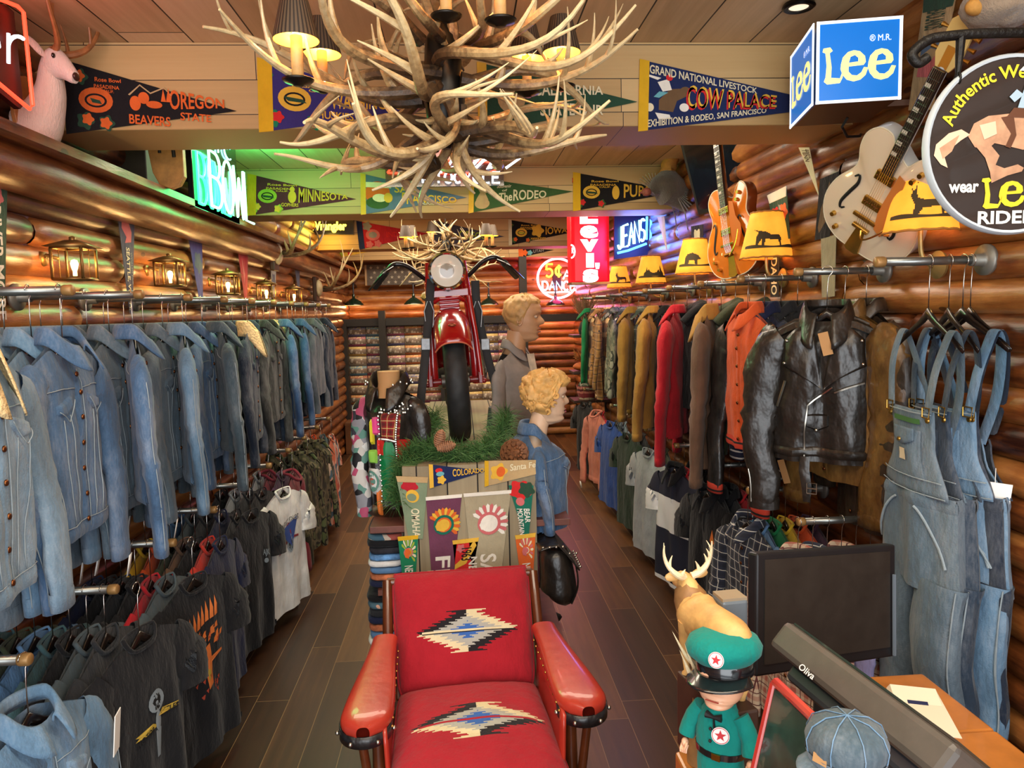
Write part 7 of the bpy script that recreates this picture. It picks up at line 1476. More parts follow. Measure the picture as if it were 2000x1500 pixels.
# ---- punk jacket on a headless torso form, left wing
t = NT('patched_sleeve'); vo = t.n('ShaderNodeTexVoronoi'); t.set(vo.inputs['Vector'], t.coord()); t.set(vo.inputs['Scale'], 24); t.base(t.ramp(t.sep(vo.outputs[1])[0], [(i / 8, lin(c)) for i, c in enumerate(('141416', 'd8d8d4', '3a3a44', 'c8c4bc', '8a8a90', 'b04a6a', '1a1a1c', '5a8a7c'))], 'CONSTANT')); M_pw = t.p(rough=.6)
p = at(765, 880, Y=3.40); e = empty('studded_jacket', (p.x, 3.40, .896), 0, 'black patched and studded biker jacket on a headless form at the left of the island', 'jacket'); ml = L_['black']
s = Torso(.165, .10, .60, -.02, seed=2, fold=.010, wrinkle=.014, slope=.42); o_ = empty('jacket_body', (0, 0, .68), radians(-112)); o_.parent = e; o_.scale = (.88,) * 3
s.body(26, 26).build('shell', ml, o_)
for sg in (-1, 1): s.sleeve(sg, .60, .062, .042, 3 + sg, out=.012, n=16, m=24, flat=.8, wr=.18).build('sleeve', ml if sg > 0 else M_pw, o_)
b = MB(); b.tube([(0, 0, -.17), (.0, 0, -.10), (.0, 0, -.035)], [.07, .056, .058], 18); b.build('neck_form', pm('tan_form_fabric', 'b88a58', .8), o_)
cl = s.collar(.085, .05, .075, ry=.085, rx=.08).build('collar', ml, o_); thick(cl, .005)
PP = [plaid_mat('red_tartan_cloth', '8c1c1c', '4c1414', 'c8b070', 26), pm('green_leather_panel', '0c7a44', .4), pm('red_leather_panel', 'c02420', .4, .15), pm('pink_ribbon', 'e0488c', .6), pm('yellow_ribbon', 'd8cc2c', .6), pm('orange_ribbon', 'e0742c', .6), pm('white_patch', 'd8d8d4', .7), pm('round_patch_green', '5a8a7c', .7), pm('round_patch_red', 'b04a34', .7), pm('lime_patch', '8cc84c', .7), pm('red_badge', 'd02c28', .5)]
def pt_(name, v0, v1, t0, t1, m, off=.008, side=1): b = MB(); s.patch(v0, v1, t0, t1, off, side, nu=6, nv=8, mb=b); return b.build(name, m, o_)
pt_('tartan_patch', -.02, .72, .14, .42, PP[0]); pt_('green_panel', -.10, .55, .42, .96, PP[1], .009); pt_('red_panel', .57, .97, .38, .98, PP[2], .009); pt_('white_patch', -.75, -.05, .66, .90, PP[6], .012)
pt_('lime_patch', -.55, -.15, .50, .62, PP[9], .013); pt_('red_badge', -.15, .15, .40, .56, PP[10], .02); pt_('pink_ribbon', -.35, -.05, .20, .38, PP[3], .014); pt_('yellow_ribbon', -.42, -.26, .22, .46, PP[4], .016); pt_('orange_ribbon', -.25, -.05, .84, 1.08, PP[5], .014)
b = MB(); s.patch(-.62, -.12, .68, .86, .016, mb=b); print_ = [('p', ell(-.38, .77, .30, .095, 24), 0), ('p', ell(-.38, .77, .23, .072, 24), 1), ('p', ell(-.38, .77, .15, .048, 20), 2), ('p', star(-.38, .77, .09), 0)]
bpy.data.meshes
print_on(o_, s, 'round_patch', print_, [PP[7], PP[6], PP[8]], off=.020)
b = MB(); r_ = random.Random(9)
for k in range(26): b.sphere(s.pt(lerp(-.02, .95, k / 25), .11 + .04 * sin(k), 1, .014), .0075, 6, 4)
for k in range(22): b.sphere(s.pt(.62, lerp(.16, .60, k / 21), 1, .013), .007, 6, 4); b.sphere(s.pt(lerp(-.02, .6, k / 21), .41, 1, .013), .007, 6, 4)
for k in range(20): b.sphere(s.pt(-.04, lerp(.1, .95, k / 19), 1, .014), .007, 6, 4)
b.build('studs', M_zip, o_)
b = MB()
for k in range(16): a = lerp(-.8, .8, k / 15) * pi; b.sphere((-.118 * cos(a) * 1.0, .122 * sin(a), -.085 - .012 * (k % 2)), .006, 6, 4)
b.build('collar_studs', M_zip, o_)
b = MB(); b.tube([(0, 0, 0), (0, 0, .012), (0, 0, .16)], [.12, .03, .025], 20); b.build('stand', M_walnut, e)
# ================================================================== RED LOUNGE CHAIR
M_chw = pm('varnished_chair_wood', '5c2c14', .3, .3, 12, coat=.4); M_wool = [cloth_mat('red_wool', 'a41e2a', .08), cloth_mat('black_weave', '231f22', .1), cloth_mat('cream_weave', 'd8c8a0', .1), cloth_mat('grey_weave', 'a8a69c', .1), cloth_mat('blue_weave', '3a62a8', .1)]
M_rl = pm('red_leather_arm', 'b03424', .34, .16, 7, .12, 30, coat=.3); M_btr = leather_mat('black_leather_band', '141214', .4)
ch = empty('lounge_chair', (-.005, 2.40, 0), radians(3.5), 'red lounge chair with woven southwestern motif and red leather arms', 'chair')
def motif(u, v):
    a, c = abs(u), abs(v)
    if c < .075 and a < 1: return 2 if c > .045 or (c < .012) else (0 if c < .03 else 1)
    st = math.floor(c * 9) / 9; tooth = .16 * ((c * 9) % 1); r = a * .92 + st + .04 - tooth * .55
    if c > 1: return 0
    if c > .84: return (1 if (u < 0) == (v > 0) else 2) if a < .16 + (c - .84) * 2.2 * (1 if (v > 0) == (u > 0) or True else 1) else 0
    if r < .30: return 4
    if r < .66: return 3
    if r < 1.0: return 1 if (u < 0) == (v > 0) else 2
    return 0
def cushion(name, w0, w1, L, th, mc, mr, M, crown=.03):
    """padded cushion, local x across, y along, z up; motif centre mc and radii mr"""
    b = MB(); nu, nv = 132, 120
    def top(u, v, sgn=1):
        x = lerp(-1, 1, u); y = lerp(-1, 1, v); wd = lerp(w0, w1, v); rx = 1 - .035 * (abs(y) ** 8); ry = 1 - .035 * (abs(x) ** 8)
        e = (1 - abs(x) ** 5) ** .5 * (1 - abs(y) ** 5) ** .5; z = sgn * (th / 2) * (.12 + .88 * e) + sgn * crown * (1 - x * x) * (1 - y * y) + .006 * nz(x * 2, y * 2, 3 if sgn > 0 else 9) + .004 * sgn * nz(x * 7, y * 2.2, 5) * abs(x) ** 2
        return M @ V(x * wd * rx, L * v * 1.0 + (y * 0) - (0), z)
    def mf(u, v): x = lerp(-1, 1, u) * lerp(w0, w1, v); y = L * v; return motif((x - mc[0]) / mr[0], (y - mc[1]) / mr[1])
    b.grid(lambda u, v: top(u, v), nu, nv, mfn=mf); b.grid(lambda u, v: top(1 - u, v, -1), 24, 24)
    s0 = [M @ V(x * w, y, 0) for x, w, y in ()]
    o = b.build(name, M_wool, ch, angle=None); 
    b = MB(); P = []
    for i in range(80):
        t = i / 80 * 4; k = int(t); q = t - k; u, v = ((q, 0), (1, q), (1 - q, 1), (0, 1 - q))[k]; P.append(tuple((Vector(top(u, v)) + Vector(top(u, v, -1))) / 2))
    b.tube(P + [P[0]], th * .065, 8); b.build('piping', M_wool[0], o); return o
cushion('seat_cushion', .305, .275, .62, .13, (.015, .31), (.215, .088), Matrix.Translation((0, -.44, .415)) @ Matrix.Rotation(radians(3), 4, 'X'))
cushion('back_cushion', .275, .295, .45, .12, (.01, .20), (.185, .078), Matrix.Translation((0, .20, .445)) @ Matrix.Rotation(radians(56), 4, 'X'))
b = MB(); b.bbox(-.29, .29, -.42, .24, .315, .355); b.build('seat_deck', M_chw, ch, smooth=False, bevel=.008)
b = MB(); b.box((0, .335, .60), (.58, .025, .44), (radians(-34), 0, 0)); b.build('back_board', M_chw, ch, smooth=False, bevel=.006)
for sg in (-1, 1):
    b = MB(); b.tube(spline([(sg * .315, .20, .0), (sg * .315, .21, .30), (sg * .318, .27, .52), (sg * .318, .44, .80)], 5), .022, 10); b.build('back_post', M_chw, ch)
    b = MB(); b.tube([(sg * .335, -.22, 0), (sg * .335, -.21, .30), (sg * .335, -.19, .565)], [.019, .023, .021], 12); b.build('front_leg', M_chw, ch)
    b = MB(); b.tube([(sg * .385, -.25, .56), (sg * .352, -.22, .25), (sg * .338, -.19, .12)], [.015, .017, .013], 10); b.build('arm_brace', M_chw, ch)
    b = MB(); b.tube([(sg * .325, -.21, .33), (sg * .32, .22, .31)], .018, 10); b.build('side_rail', M_chw, ch)
    def armf(u, v):
        t = v; y = lerp(.24, -.30, t); w_ = lerp(.050, .088, sm(t * 1.15)) * (1 if t < .84 else sqrt(max(0, 1 - ((t - .84) / .165) ** 2))); a = 2 * pi * u; cx = cos(a); sz = sin(a); xc = sg * lerp(.325, .375, t)
        z = lerp(.645, .605, t); return V(xc + w_ * (abs(cx) ** .7) * (1 if cx >= 0 else -1), y, z + (.032 if sz > 0 else .026) * (abs(sz) ** .8) * (1 if sz >= 0 else -1) * (w_ / .09 * .4 + .6))
    b = MB(); b.grid(armf, 28, 26, True); n = 28; b.add([tuple(q) for q in b.v[:n]], [tuple(range(n - 1, -1, -1))]); ar = b.build('armrest', M_rl, ch)
    b = MB(); ring = []
    for k in range(25):
        a = lerp(-.12 * pi, 1.12 * pi, k / 24); xc = sg * .372; ring.append((xc + .089 * cos(a), -.214 - .090 * sin(a) * 1.0, .580))
    vs = [(x, y, z + d) for d in (-.022, .016) for x, y, z in ring]; b.add(vs, [(i, i + 1, 25 + i + 1, 25 + i) for i in range(24)]); bd = b.build('leather_band', M_btr, ar); thick(bd, .006)
    b = MB(); b.prism([(x, y) for x, y, z in ring] + [(sg * .335, .0)], lambda u, v, w: V(lerp(sg * .372, u, .94), v * .97, .560 + w), .016); b.build('arm_board', M_chw, ar, smooth=False)
    for k in (3, 9, 15, 21):
        x, y, z = ring[k]; b = MB(); b.sphere((x + (x - sg * .372) * .06, y - .006, z - .004), .0075, 10, 6); b.build('nailhead', M_zip, ar)
    b = MB()
    for k in range(11): b.sphere((sg * lerp(.272, .282, k / 10), lerp(.17, -.26, k / 10), lerp(.632, .60, k / 10)), .0045, 8, 5)
    b.build('brass_nails', M_gold, ar)
    b = MB(); b.grid(lambda u, v: V(sg * lerp(.292, .30, v), lerp(.20, -.29, u), lerp(.34, .60, v)), 8, 5); sp_ = b.build('side_panel', M_rl, ch); thick(sp_, .012)
b = MB(); b.tube([(-.318, .44, .795), (.318, .44, .795)], .018, 10); b.build('top_rail', M_chw, ch)
ch.scale = (.90, 1, .96)
# ================================================================== CASH COUNTER, LOWER RIGHT
CZ = .93
M_ctop = pm('orange_varnished_counter', 'a8682c', .35, .25, 9, coat=.3); M_pl = pm('charcoal_plastic', '34363a', .45, .1, 40); M_pl2 = pm('grey_plastic', '5a6268', .35, .1); M_glass = pm('green_tinted_screen', '22332f', .1, coat=.6)
e = empty('cash_counter', (0, 0, 0), 0, 'wooden cash counter at the lower right carrying dolls and till', 'counter')
b = MB(); b.bbox(.395, 1.06, .50, 1.36, CZ - .04, CZ); b.bbox(.90, 1.06, 1.361, 1.60, CZ - .04, CZ); b.build('counter_top', M_ctop, e, smooth=False, bevel=.006)
b = MB(); b.bbox(.41, 1.02, .54, 1.37, 0, CZ - .04); b.build('counter_body', M_walnut, e, smooth=False)
# large dark monitor standing at the back of the counter
def quad_frame(p00, p10, p11, p01): return Vector(p00), Vector(p10) - Vector(p00), Vector(p01) - Vector(p00)
A = at(1478, 1324, Y=1.70); B = at(1752, 1283, Y=1.86); T = at(1474, 1082, Y=1.74); ux = (B - A); w_ = ux.length; ux.normalize(); uz = (T - A); uz -= ux * uz.dot(ux); h_ = uz.length; uz.normalize(); nn = ux.cross(uz)
if nn.y > 0: nn = -nn
Rm = Matrix((ux, -nn, uz)).transposed(); c = A + ux * w_ / 2 + uz * h_ / 2
e = empty('monitor', (c.x, c.y, CZ), 0, 'large blank black monitor on a floor pole behind the cash counter', 'monitor'); o = c - V(c.x, c.y, CZ)
b = MB(); b.box(tuple(o - nn * .02), (w_, .034, h_), Rm); cs = b.build('case', pm('black_monitor_case', '1a1b1e', .4, .1, 20), e, smooth=False, bevel=.006)
t = NT('dusty_black_screen'); n_ = t.noise(t.coord(), 11, 6, .7); t.base(t.mix(n_, lin('14100e'), lin('3a342e'))); M_dust = t.p(rough=.45)
b = MB(); b.box(tuple(o - nn * .002 + uz * .006), (w_ - .05, .003, h_ - .045), Rm); b.build('screen', M_dust, e, smooth=False)
b = MB(); q = V(.05, .14, -CZ); b.tube([tuple(q), tuple(q + V(0, 0, .02)), tuple(q + V(0, 0, .03)), tuple(q + V(0, 0, CZ + o.z)), tuple(o - nn * .045)], [.14, .14, .022, .02, .02], 16); b.box(tuple(o - nn * .045), (.10, .02, .10), Rm); b.build('support_arm', M_pl, e)
b = MB(); q = o + ux * (w_ / 2 - .015) - uz * (h_ * .12) + nn * .004; b.box(tuple(q), (.007, .006, h_ * .72), Rm); b.build('edge_strip', pm('grey_blue_strip', '6c7884', .4), cs, smooth=False)
# touch-screen till seen along its top edge
P1 = at(1516, 1232, Y=1.36); P2 = at(1850, 1490, Y=.95); e = empty('till_terminal', (.80, 1.2, CZ), 0, 'grey touch-screen till tilted away, with white lettering on its edge', 'till'); off = V(.80, 1.2, CZ)
d = (P2 - P1).normalized(); L0 = (P2 - P1).length; nrm = V(.66, .0, .75); nrm = (nrm - d * nrm.dot(d)).normalized(); dn = d.cross(nrm).normalized()
if dn.z > 0: dn = -dn
R_ = Matrix((d, nrm, dn)).transposed(); cc_ = P1 + d * L0 / 2
b = MB(); b.box(tuple(cc_ - off + dn * .13), (L0, .062, .26), R_); hs = b.build('housing', pm('warm_grey_plastic', '4e4842', .45, .1, 30), e, smooth=False, bevel=.012)
b = MB(); b.box(tuple(cc_ - off + dn * .13 + nrm * .033), (L0 - .03, .004, .24), R_); b.build('screen', M_glass, e, smooth=False)
b = MB(); b.box(tuple(cc_ - off + dn * .14 - nrm * .042 + d * .01), (L0 * .86, .035, .20), R_); b.build('rear_cover', M_pl, e, smooth=False, bevel=.01)
b = MB(); b.box((-.13, -.02, .04), (.10, .20, .08)); b.box((-.12, -.02, .10), (.05, .12, .10)); b.build('pedestal', M_pl, e, smooth=False, bevel=.01)
b = MB(); o_ = P1 + d * .10 - dn * .0005 - nrm * .028 - off; put_text(b, 'Oliva', lambda u, v: o_ + d * (.042 * u) + nrm * (-.002 + .012 * v) * 1.0 - dn * .0006, .01); b.build('lettering', M_white, hs, smooth=False)
# white card reader behind the till
p = at(1800, 1405, Y=1.44); e = empty('card_reader', (p.x, p.y, CZ), radians(-20), 'white card reader with a blue slot behind the till', 'card reader'); zz_ = p.z - CZ
b = MB(); b.add([(-.052, -.09, .001), (.052, -.09, .001), (.052, .09, .001), (-.052, .09, .001), (-.050, -.085, zz_ - .01), (.050, -.085, zz_ - .01), (.046, .085, zz_ + .03), (-.046, .085, zz_ + .03)], [(0, 3, 2, 1), (4, 5, 6, 7), (0, 1, 5, 4), (1, 2, 6, 5), (2, 3, 7, 6), (3, 0, 4, 7)]); bd = b.build('body', pm('cream_plastic', 'e4dcc4', .4), e, smooth=False)
b = MB(); b.box((0, .03, zz_ + .016), (.04, .02, .004), (.3, 0, 0)); b.build('slot', pm('dark_blue_slot', '20284c', .4), bd, smooth=False)
# grey box with a tan lid
p = at(1436, 1225, Y=1.33); zt = at(1436, 1176, Y=1.33).z; e = empty('grey_box', (p.x, 1.36, CZ), radians(6), 'tall dark grey box with a tan top between elk figurine and monitor', 'box')
b = MB(); b.box((0, 0, (zt - CZ) / 2), (.054, .05, zt - CZ)); b.build('box_body', M_pl2, e, smooth=False, bevel=.006); b = MB(); b.box((0, 0, zt - CZ + .001), (.050, .044, .006)); b.build('box_top', pm('tan_card_lid', '8c7c64', .7), e, smooth=False)
# red framed chalk board leaning on the counter
A = at(1514, 1330, Y=1.15); B = at(1612, 1424, Y=.97); e = empty('framed_board', (0, 0, 0), 0, 'green board in a red frame standing behind the denim-capped doll', 'framed board'); d = (B - A).normalized(); L0 = (B - A).length + .05; Cc = at(1478, 1500, Y=1.13); up = (A - Cc); up -= d * up.dot(d); H0 = A.z - CZ - .004; up.normalize(); H0 /= max(.3, up.z); nn = d.cross(up).normalized()
Rm = Matrix((d, nn, up)).transposed(); c0 = A + d * L0 / 2 - up * H0 / 2
b = MB(); b.box(tuple(c0), (L0 - .02, .006, H0 - .02), Rm); b.build('board', pm('green_slate_board', '1e3a32', .3, .4, 16, coat=.4), e, smooth=False)
b = MB(); b.tube([tuple(A - up * H0), tuple(A - up * .006), tuple(A + d * .006), tuple(A + d * L0)], .008, 8); b.tube([tuple(A + d * L0), tuple(A + d * L0 - up * H0), tuple(A - up * H0)], .008, 8); b.build('red_frame', pm('red_painted_frame', 'b83226', .3, coat=.4), e)
b = MB(); b.tube([tuple(A + d * (L0 * .62) - up * (H0 * .38) + nn * (.006 if nn.x < 0 else -.006) + (d * cos(a) + up * sin(a)) * .012) for a in [2 * pi * i / 16 for i in range(17)]], .0015, 5); b.build('chalk_ring', pm('chalk', '9aa8a0', .9), e)
# ------------------------------------------------------------------ dolls
M_dsk = pm('doll_skin', 'e8b08c', .4); M_dg = cloth_mat('teal_green_twill', '0e7c72', .12); M_visor = pm('black_visor', '17171a', .2, coat=.6)
def doll_hand(parent, p, a):
    b = MB(); d = V(cos(a), 0, -.85).normalized(); p = Vector(p); b.sphere(p, (.008, .0065, .009), 10, 8)
    for k in range(4): q = p + V(0, (k - 1.5) * .0036, -.004); b.tube([q, q + d * (.009 + .002 * (k in (1, 2))), q + d * .014 + V(-.003, 0, -.003)], [.0024, .0022, .0018], 6)
    b.tube([p + V(.004, .005, .002), p + V(.010, .006, -.003), p + V(.011, .003, -.009)], [.0027, .0023, .0018], 6); return b.build('hand', M_dsk, parent)
def doll(p, rz, H, cloth, label, cap):
    """toy doll, faces local +X; H = height of the head centre above its base"""
    e = empty('doll', p, rz, label, 'doll'); k = 1
    h = head_mesh(nose=.012, chub=.22).build('head', M_dsk, e); h.location = (0, 0, H); h.scale = (.44, .52, .40)
    for sg in (-1, 1):
        b = MB(); b.sphere((.034, sg * .017, H + .004), (.004, .006, .0065), 10, 8); b.build('eye', pm('painted_dark_eye', '20160f', .2), e)
    b = MB(); b.tube([(.0395, y, H - .022 + 3 * y * y) for y in (-.012, -.006, 0, .006, .012)], .0013, 5); b.build('mouth', pm('painted_lips_doll', 'b04a3c', .4), e)
    Z = H - .045
    b = MB(); b.tube([(0, 0, Z + .006), (0, 0, Z - .006), (0, 0, Z - .025), (.002, 0, Z - .055), (.0, 0, Z - .080)], [.019, .032, .042, .044, .045], 20, flat=.78, up=(0, 1, 0), disp=lambda t, a: 1 + .05 * nz(cos(a) * 2, sin(a) * 2, t * 4)); b.build('shirt', cloth, e)
    b = MB(); b.tube([(0, 0, Z - .076), (0, 0, Z - .11), (0, 0, Z - .14)], [.0405, .043, .042], 18, flat=.8, up=(0, 1, 0))
    for sg in (-1, 1): b.tube([(0, sg * .02, Z - .13), (0, sg * .021, .02)], [.023, .019], 12)
    b.build('trousers', cloth, e)
    for sg in (-1, 1): b = MB(); b.sphere((.008, sg * .021, .010), (.026, .015, .010), 12, 8); b.build('shoe', M_blk, e)
    b = MB(); b.tube([(0, 0, Z - .074), (0, 0, Z - .086)], [.046, .0455], 20, flat=.8, up=(0, 1, 0)); be = b.build('belt', M_visor, e); b = MB(); b.box((.0365, .006, Z - .080), (.003, .016, .012)); b.build('belt_buckle', M_gold, be, smooth=False)
    for sg in (-1, 1):
        P = [(0, sg * .034, Z - .012), (.004, sg * .054, Z - .045), (.014, sg * .060, Z - .072)]; b = MB(); b.tube(spline(P, 4), [.017] * 4 + [.0155] * 4 + [.014], 12); b.build('sleeve', cloth, e); doll_hand(e, (.018, sg * .061, Z - .084), .3)
    b = MB(); b.lathe([(.020, 0), (.027, -.006), (.030, -.018)], 20, Matrix.Translation((0, 0, Z + .008))); b.build('collar', cloth, e)
    b = MB(); b.tube([(.031, -.014, Z - .008), (.033, 0, Z - .009), (.031, .014, Z - .008)], [.007, .003, .007], 8); b.tube([(.032, 0, Z - .01), (.036, .003, Z - .03)], [.003, .005], 6, flat=.4); b.build('bow_tie', M_blk, e)
    for q in (.030, .052): b = MB(); b.sphere((.035 + .06 * q, -.004, Z - q), .003, 8, 6); b.build('shirt_button', M_blk, e)
    cap(e, H); return e
M_bad = [pm('badge_white', 'e8e4e0', .5), pm('badge_red', 'c0242c', .5)]
def badge(parent, c, n, r):
    n = Vector(n).normalized(); a = n.cross(V(0, 0, 1)).normalized(); u = a.cross(n); b = MB(); f = lambda x, y, w=0: Vector(c) + a * (x * r) + u * (y * r) + n * w
    b.prism(ell(0, 0, 1, 1, 28), f, .0012, 0); b.add([f(x, y, .0016) for x, y in star(0, 0, .68)], [tuple(range(10))], 1); n_ = 28
    ri = [f(x, y, .0016) for x, y in ell(0, 0, .93, .93, n_)] + [f(x, y, .0016) for x, y in ell(0, 0, .86, .86, n_)]; b.add(ri, [(i, (i + 1) % n_, n_ + (i + 1) % n_, n_ + i) for i in range(n_)], 1); return b.build('star_badge', M_bad, parent, smooth=False)
def service_cap(e, H):
    b = MB(); M_ = Matrix.Translation((-.010, .004, H + .018)) @ Matrix.Rotation(-.06, 4, 'Y') @ Matrix.Rotation(.10, 4, 'X') @ Matrix.Diagonal((1.10, 1.12, 1.05, 1))
    b.lathe([(.043, 0), (.044, .016), (.058, .030), (.0605, .042), (.054, .056), (.036, .066), (.0, .070)], 32, M_); cp = b.build('cap', M_dg, e)
    b = MB(); b.lathe([(.0445, -.004), (.0455, .0), (.0455, .016), (.0445, .018)], 32, M_); b.build('cap_band', M_visor, cp)
    b = MB(); b.grid(lambda u, v: M_ @ V(.0445 * cos(lerp(-1.35, 1.35, u)) + .034 * v * cos(lerp(-1.1, 1.1, u)), .0445 * sin(lerp(-1.35, 1.35, u)) + .012 * v * sin(lerp(-1.35, 1.35, u)), .002 - .012 * v), 20, 6); vz = b.build('visor', M_visor, cp); thick(vz, .002)
    badge(cp, tuple(M_ @ V(.0600, .012, .038)), (1, .1, .35), .0135)
def denim_cap(e, H):
    b = MB(); M_ = Matrix.Translation((-.003, 0, H + .014))
    b.lathe([(.047, -.004), (.052, .012), (.054, .026), (.046, .044), (.028, .055), (0, .059)], 32, M_); cp = b.build('cap', D['steel'], e)
    for i in range(8): a = 2 * pi * i / 8 + .2; b = MB(); b.tube([tuple(M_ @ V(r * cos(a), r * sin(a), z)) for r, z in ((.0485, .0), (.0535, .012), (.0555, .026), (.0475, .0445), (.029, .0565), (0, .060))], .0009, 5); b.build('cap_seam', D['light'], cp)
    b = MB(); b.lathe([(.0475, -.006), (.0505, -.002), (.0535, .010)], 32, M_); b.build('cap_band', D['greyblue'], cp)
    b = MB(); b.grid(lambda u, v: M_ @ V(.046 * cos(lerp(-1.2, 1.2, u)) + .030 * v * cos(lerp(-.9, .9, u)), .046 * sin(lerp(-1.2, 1.2, u)) + .008 * v * sin(lerp(-1.2, 1.2, u)), -.003 - .008 * v), 20, 6); vz = b.build('visor', D['greyblue'], cp); thick(vz, .0025)
    b = MB(); b.box(tuple(M_ @ V(.051, -.006, .012)), (.003, .020, .012), (0, -.2, 0)); b.build('cap_label', M_kraft, cp, smooth=False)
p = at(1408, 1330, Y=1.24); d1 = doll((p.x, 1.24, CZ + .001), radians(-132), p.z - CZ, M_dg, 'doll in a teal green service uniform with black-visored cap and red star badges', service_cap); badge(d1, (.0355, .014, p.z - CZ - .082), (1, .35, .05), .0155)
p = at(1650, 1486, Y=.93); doll((p.x, .93, CZ + .001), radians(-150), p.z - CZ - .01, D['mid'], 'doll in a blue denim cap, mostly below the picture edge at lower right', denim_cap)
# ------------------------------------------------------------------ elk figurine
M_elk = pm('golden_elk_resin', 'c89a5c', .5, .3, 16, .2, 50); M_elkd = pm('brown_elk_mane', '8a6238', .55, .3, 20)
ra = at(1424, 1262, Y=1.26); he = at(1362, 1190, Y=1.37); hd_ = V(he.x - ra.x, he.y - ra.y, 0); ang = math.atan2(hd_.y, hd_.x); Lb = hd_.length
def elk(p, rz, s, zb, label, antl=True):
    e = empty('elk_figurine', p, rz, label, 'figurine', None); hb = zb - .11; b = MB(); b.bbox(-.09, .085, -.035, .035, 0, hb); b.build('wooden_base', M_walnut, e, smooth=False, bevel=.004)
    sp = spline([(-.085, 0, zb - .012), (-.07, 0, zb + .006), (-.03, 0, zb + .008), (.03, 0, zb + .006), (.07, 0, zb + .014), (.090, 0, zb + .034), (.106, 0, zb + .054), (.128, 0, zb + .056), (.150, 0, zb + .046)], 4)
    rad = [q[0] for q in spline([(.012,), (.038,), (.044,), (.043,), (.046,), (.030,), (.022,), (.019,), (.011,)], 4)]; b = MB(); b.tube([Vector(q) * s for q in sp], [r * s for r in rad], 18, flat=.86, up=(0, 0, 1), disp=lambda t, a: 1 + .05 * nz(cos(a) * 2, sin(a) * 2, t * 6)); b.build('body', M_elk, e)
    for x, sg in ((-.055, -1), (-.055, 1), (.062, -1), (.062, 1)):
        kx = -.014 if x < 0 else .008; b = MB(); b.tube([Vector(q) * s for q in ((x, sg * .022, zb), (x + .004, sg * .024, hb + .07), (x + kx, sg * .024, hb + .045), (x, sg * .024, hb + .01), (x + .006, sg * .024, hb))], [.020 * s, .014 * s, .008 * s, .006 * s, .008 * s], 10); b.build('leg', M_elk, e)
    b = MB(); b.tube([Vector(q) * s for q in ((.075, 0, zb + .008), (.094, 0, zb + .034), (.108, 0, zb + .050))], [.036 * s, .033 * s, .024 * s], 14, disp=lambda t, a: 1 + .14 * nz(cos(a) * 4, sin(a) * 4, t * 8)); b.build('mane', M_elkd, e)
    for sg in (-1, 1):
        b = MB(); b.sphere((.108 * s, sg * .030 * s, (zb + .074) * s), (.006 * s, .018 * s, .010 * s), 10, 6); b.build('ear', M_elk, e)
        if antl:
            b = MB(); antler(b, (.110 * s, sg * .012 * s, (zb + .072) * s), (-.35, sg * .75, .55), (.1, -sg * .1, 1), .080 * s, .0072 * s, 4, .45, 3 + sg); b.build('antler', M_ivory, e)
    return e
elk((ra.x + hd_.x * .42, ra.y + hd_.y * .42, CZ + .001), ang, 1.0, ra.z - CZ + .005, 'golden elk figurine with pale antlers standing on the cash counter')
p = at(1372, 1262, Y=1.32); e = empty('antler_ornament', (p.x, 1.32, CZ + .001), 0, 'second pale antler ornament behind the green-capped doll', 'figurine')
b = MB(); b.tube([(0, 0, 0), (0, 0, p.z - CZ - .09)], [.03, .018], 12); b.sphere((0, 0, p.z - CZ - .06), (.022, .02, .035), 12, 8); b.build('ornament_base', M_elkd, e)
for k, (px, py) in enumerate(((1312, 1232), (1336, 1256), (1326, 1268), (1332, 1284))):
    q = at(px, py, Y=1.29) - V(p.x, 1.32, CZ); s0 = V(-.004, -.01, p.z - CZ - .04 - .014 * k); b = MB(); b.tube(spline([tuple(s0), tuple(s0 * .45 + q * .55 + V(0, -.01, -.014)), tuple(q)], 6), [.008 * (1 - .085 * i) for i in range(13)][:13], 8); b.build('tine', M_ivory, e)
# ================================================================== BACK OF THE SHOP
# handbills pasted on the partition
cols = ['b05a50', '70709c', 'd0a860', '98806c', 'ac5c78', '6890a8', 'd47c4c', 'b0a494']
bill = []
for i in range(8):
    t = NT('printed_handbill_%d' % i); S = t.sep(t.coord()); z = S[2]; x = S[0]
    fig = t.n('ShaderNodeTexVoronoi'); t.set(fig.inputs['Vector'], t.comb(t.m('MULTIPLY', x, 22), 0, t.m('MULTIPLY', z, 16))); t.set(fig.inputs['Scale'], 1.0); face = t.m('LESS_THAN', fig.outputs[0], .36)
    mid = t.m('MULTIPLY', t.m('GREATER_THAN', z, -.035), t.m('LESS_THAN', z, .03)); c = t.mix(mid, lin(cols[i]), lin('8c7868')); c = t.mix(t.m('MULTIPLY', mid, face), c, lin('d0c0b0'))
    tx_ = t.m('MULTIPLY', t.m('GREATER_THAN', t.noise(t.comb(t.m('MULTIPLY', x, 90), 0, t.m('MULTIPLY', z, 50)), 1, 1), .54), t.m('GREATER_THAN', z, .034)); c = t.mix(tx_, c, lin('d8c080')); t.base(c); bill.append(t.p(rough=.6))
def _bill(): b = MB(); b.bbox(-.115, .115, -.001, .001, -.062, .062); return b
rb_ = random.Random(6); pn = (('left', -1.53, 2), ('middle', -1.01, 3), ('right', -.21, 4))
for nm, x0, nc in pn:
    for c_ in range(nc):
        for r_ in range(11):
            o = inst('handbill', gpart(('bill',), _bill), bill[rb_.randrange(8)], None, (x0 + .12 + .236 * c_, 10.126 - .0004 * ((r_ + c_) % 3), 1.585 - .132 * r_), (0, rb_.uniform(-.02, .02), 0))
            tag(o, 'printed handbill in row %s from the top, column %s of the %s partition panel' % (ORD[r_], ORD[c_], nm), 'poster', 'handbills pasted on the partition')
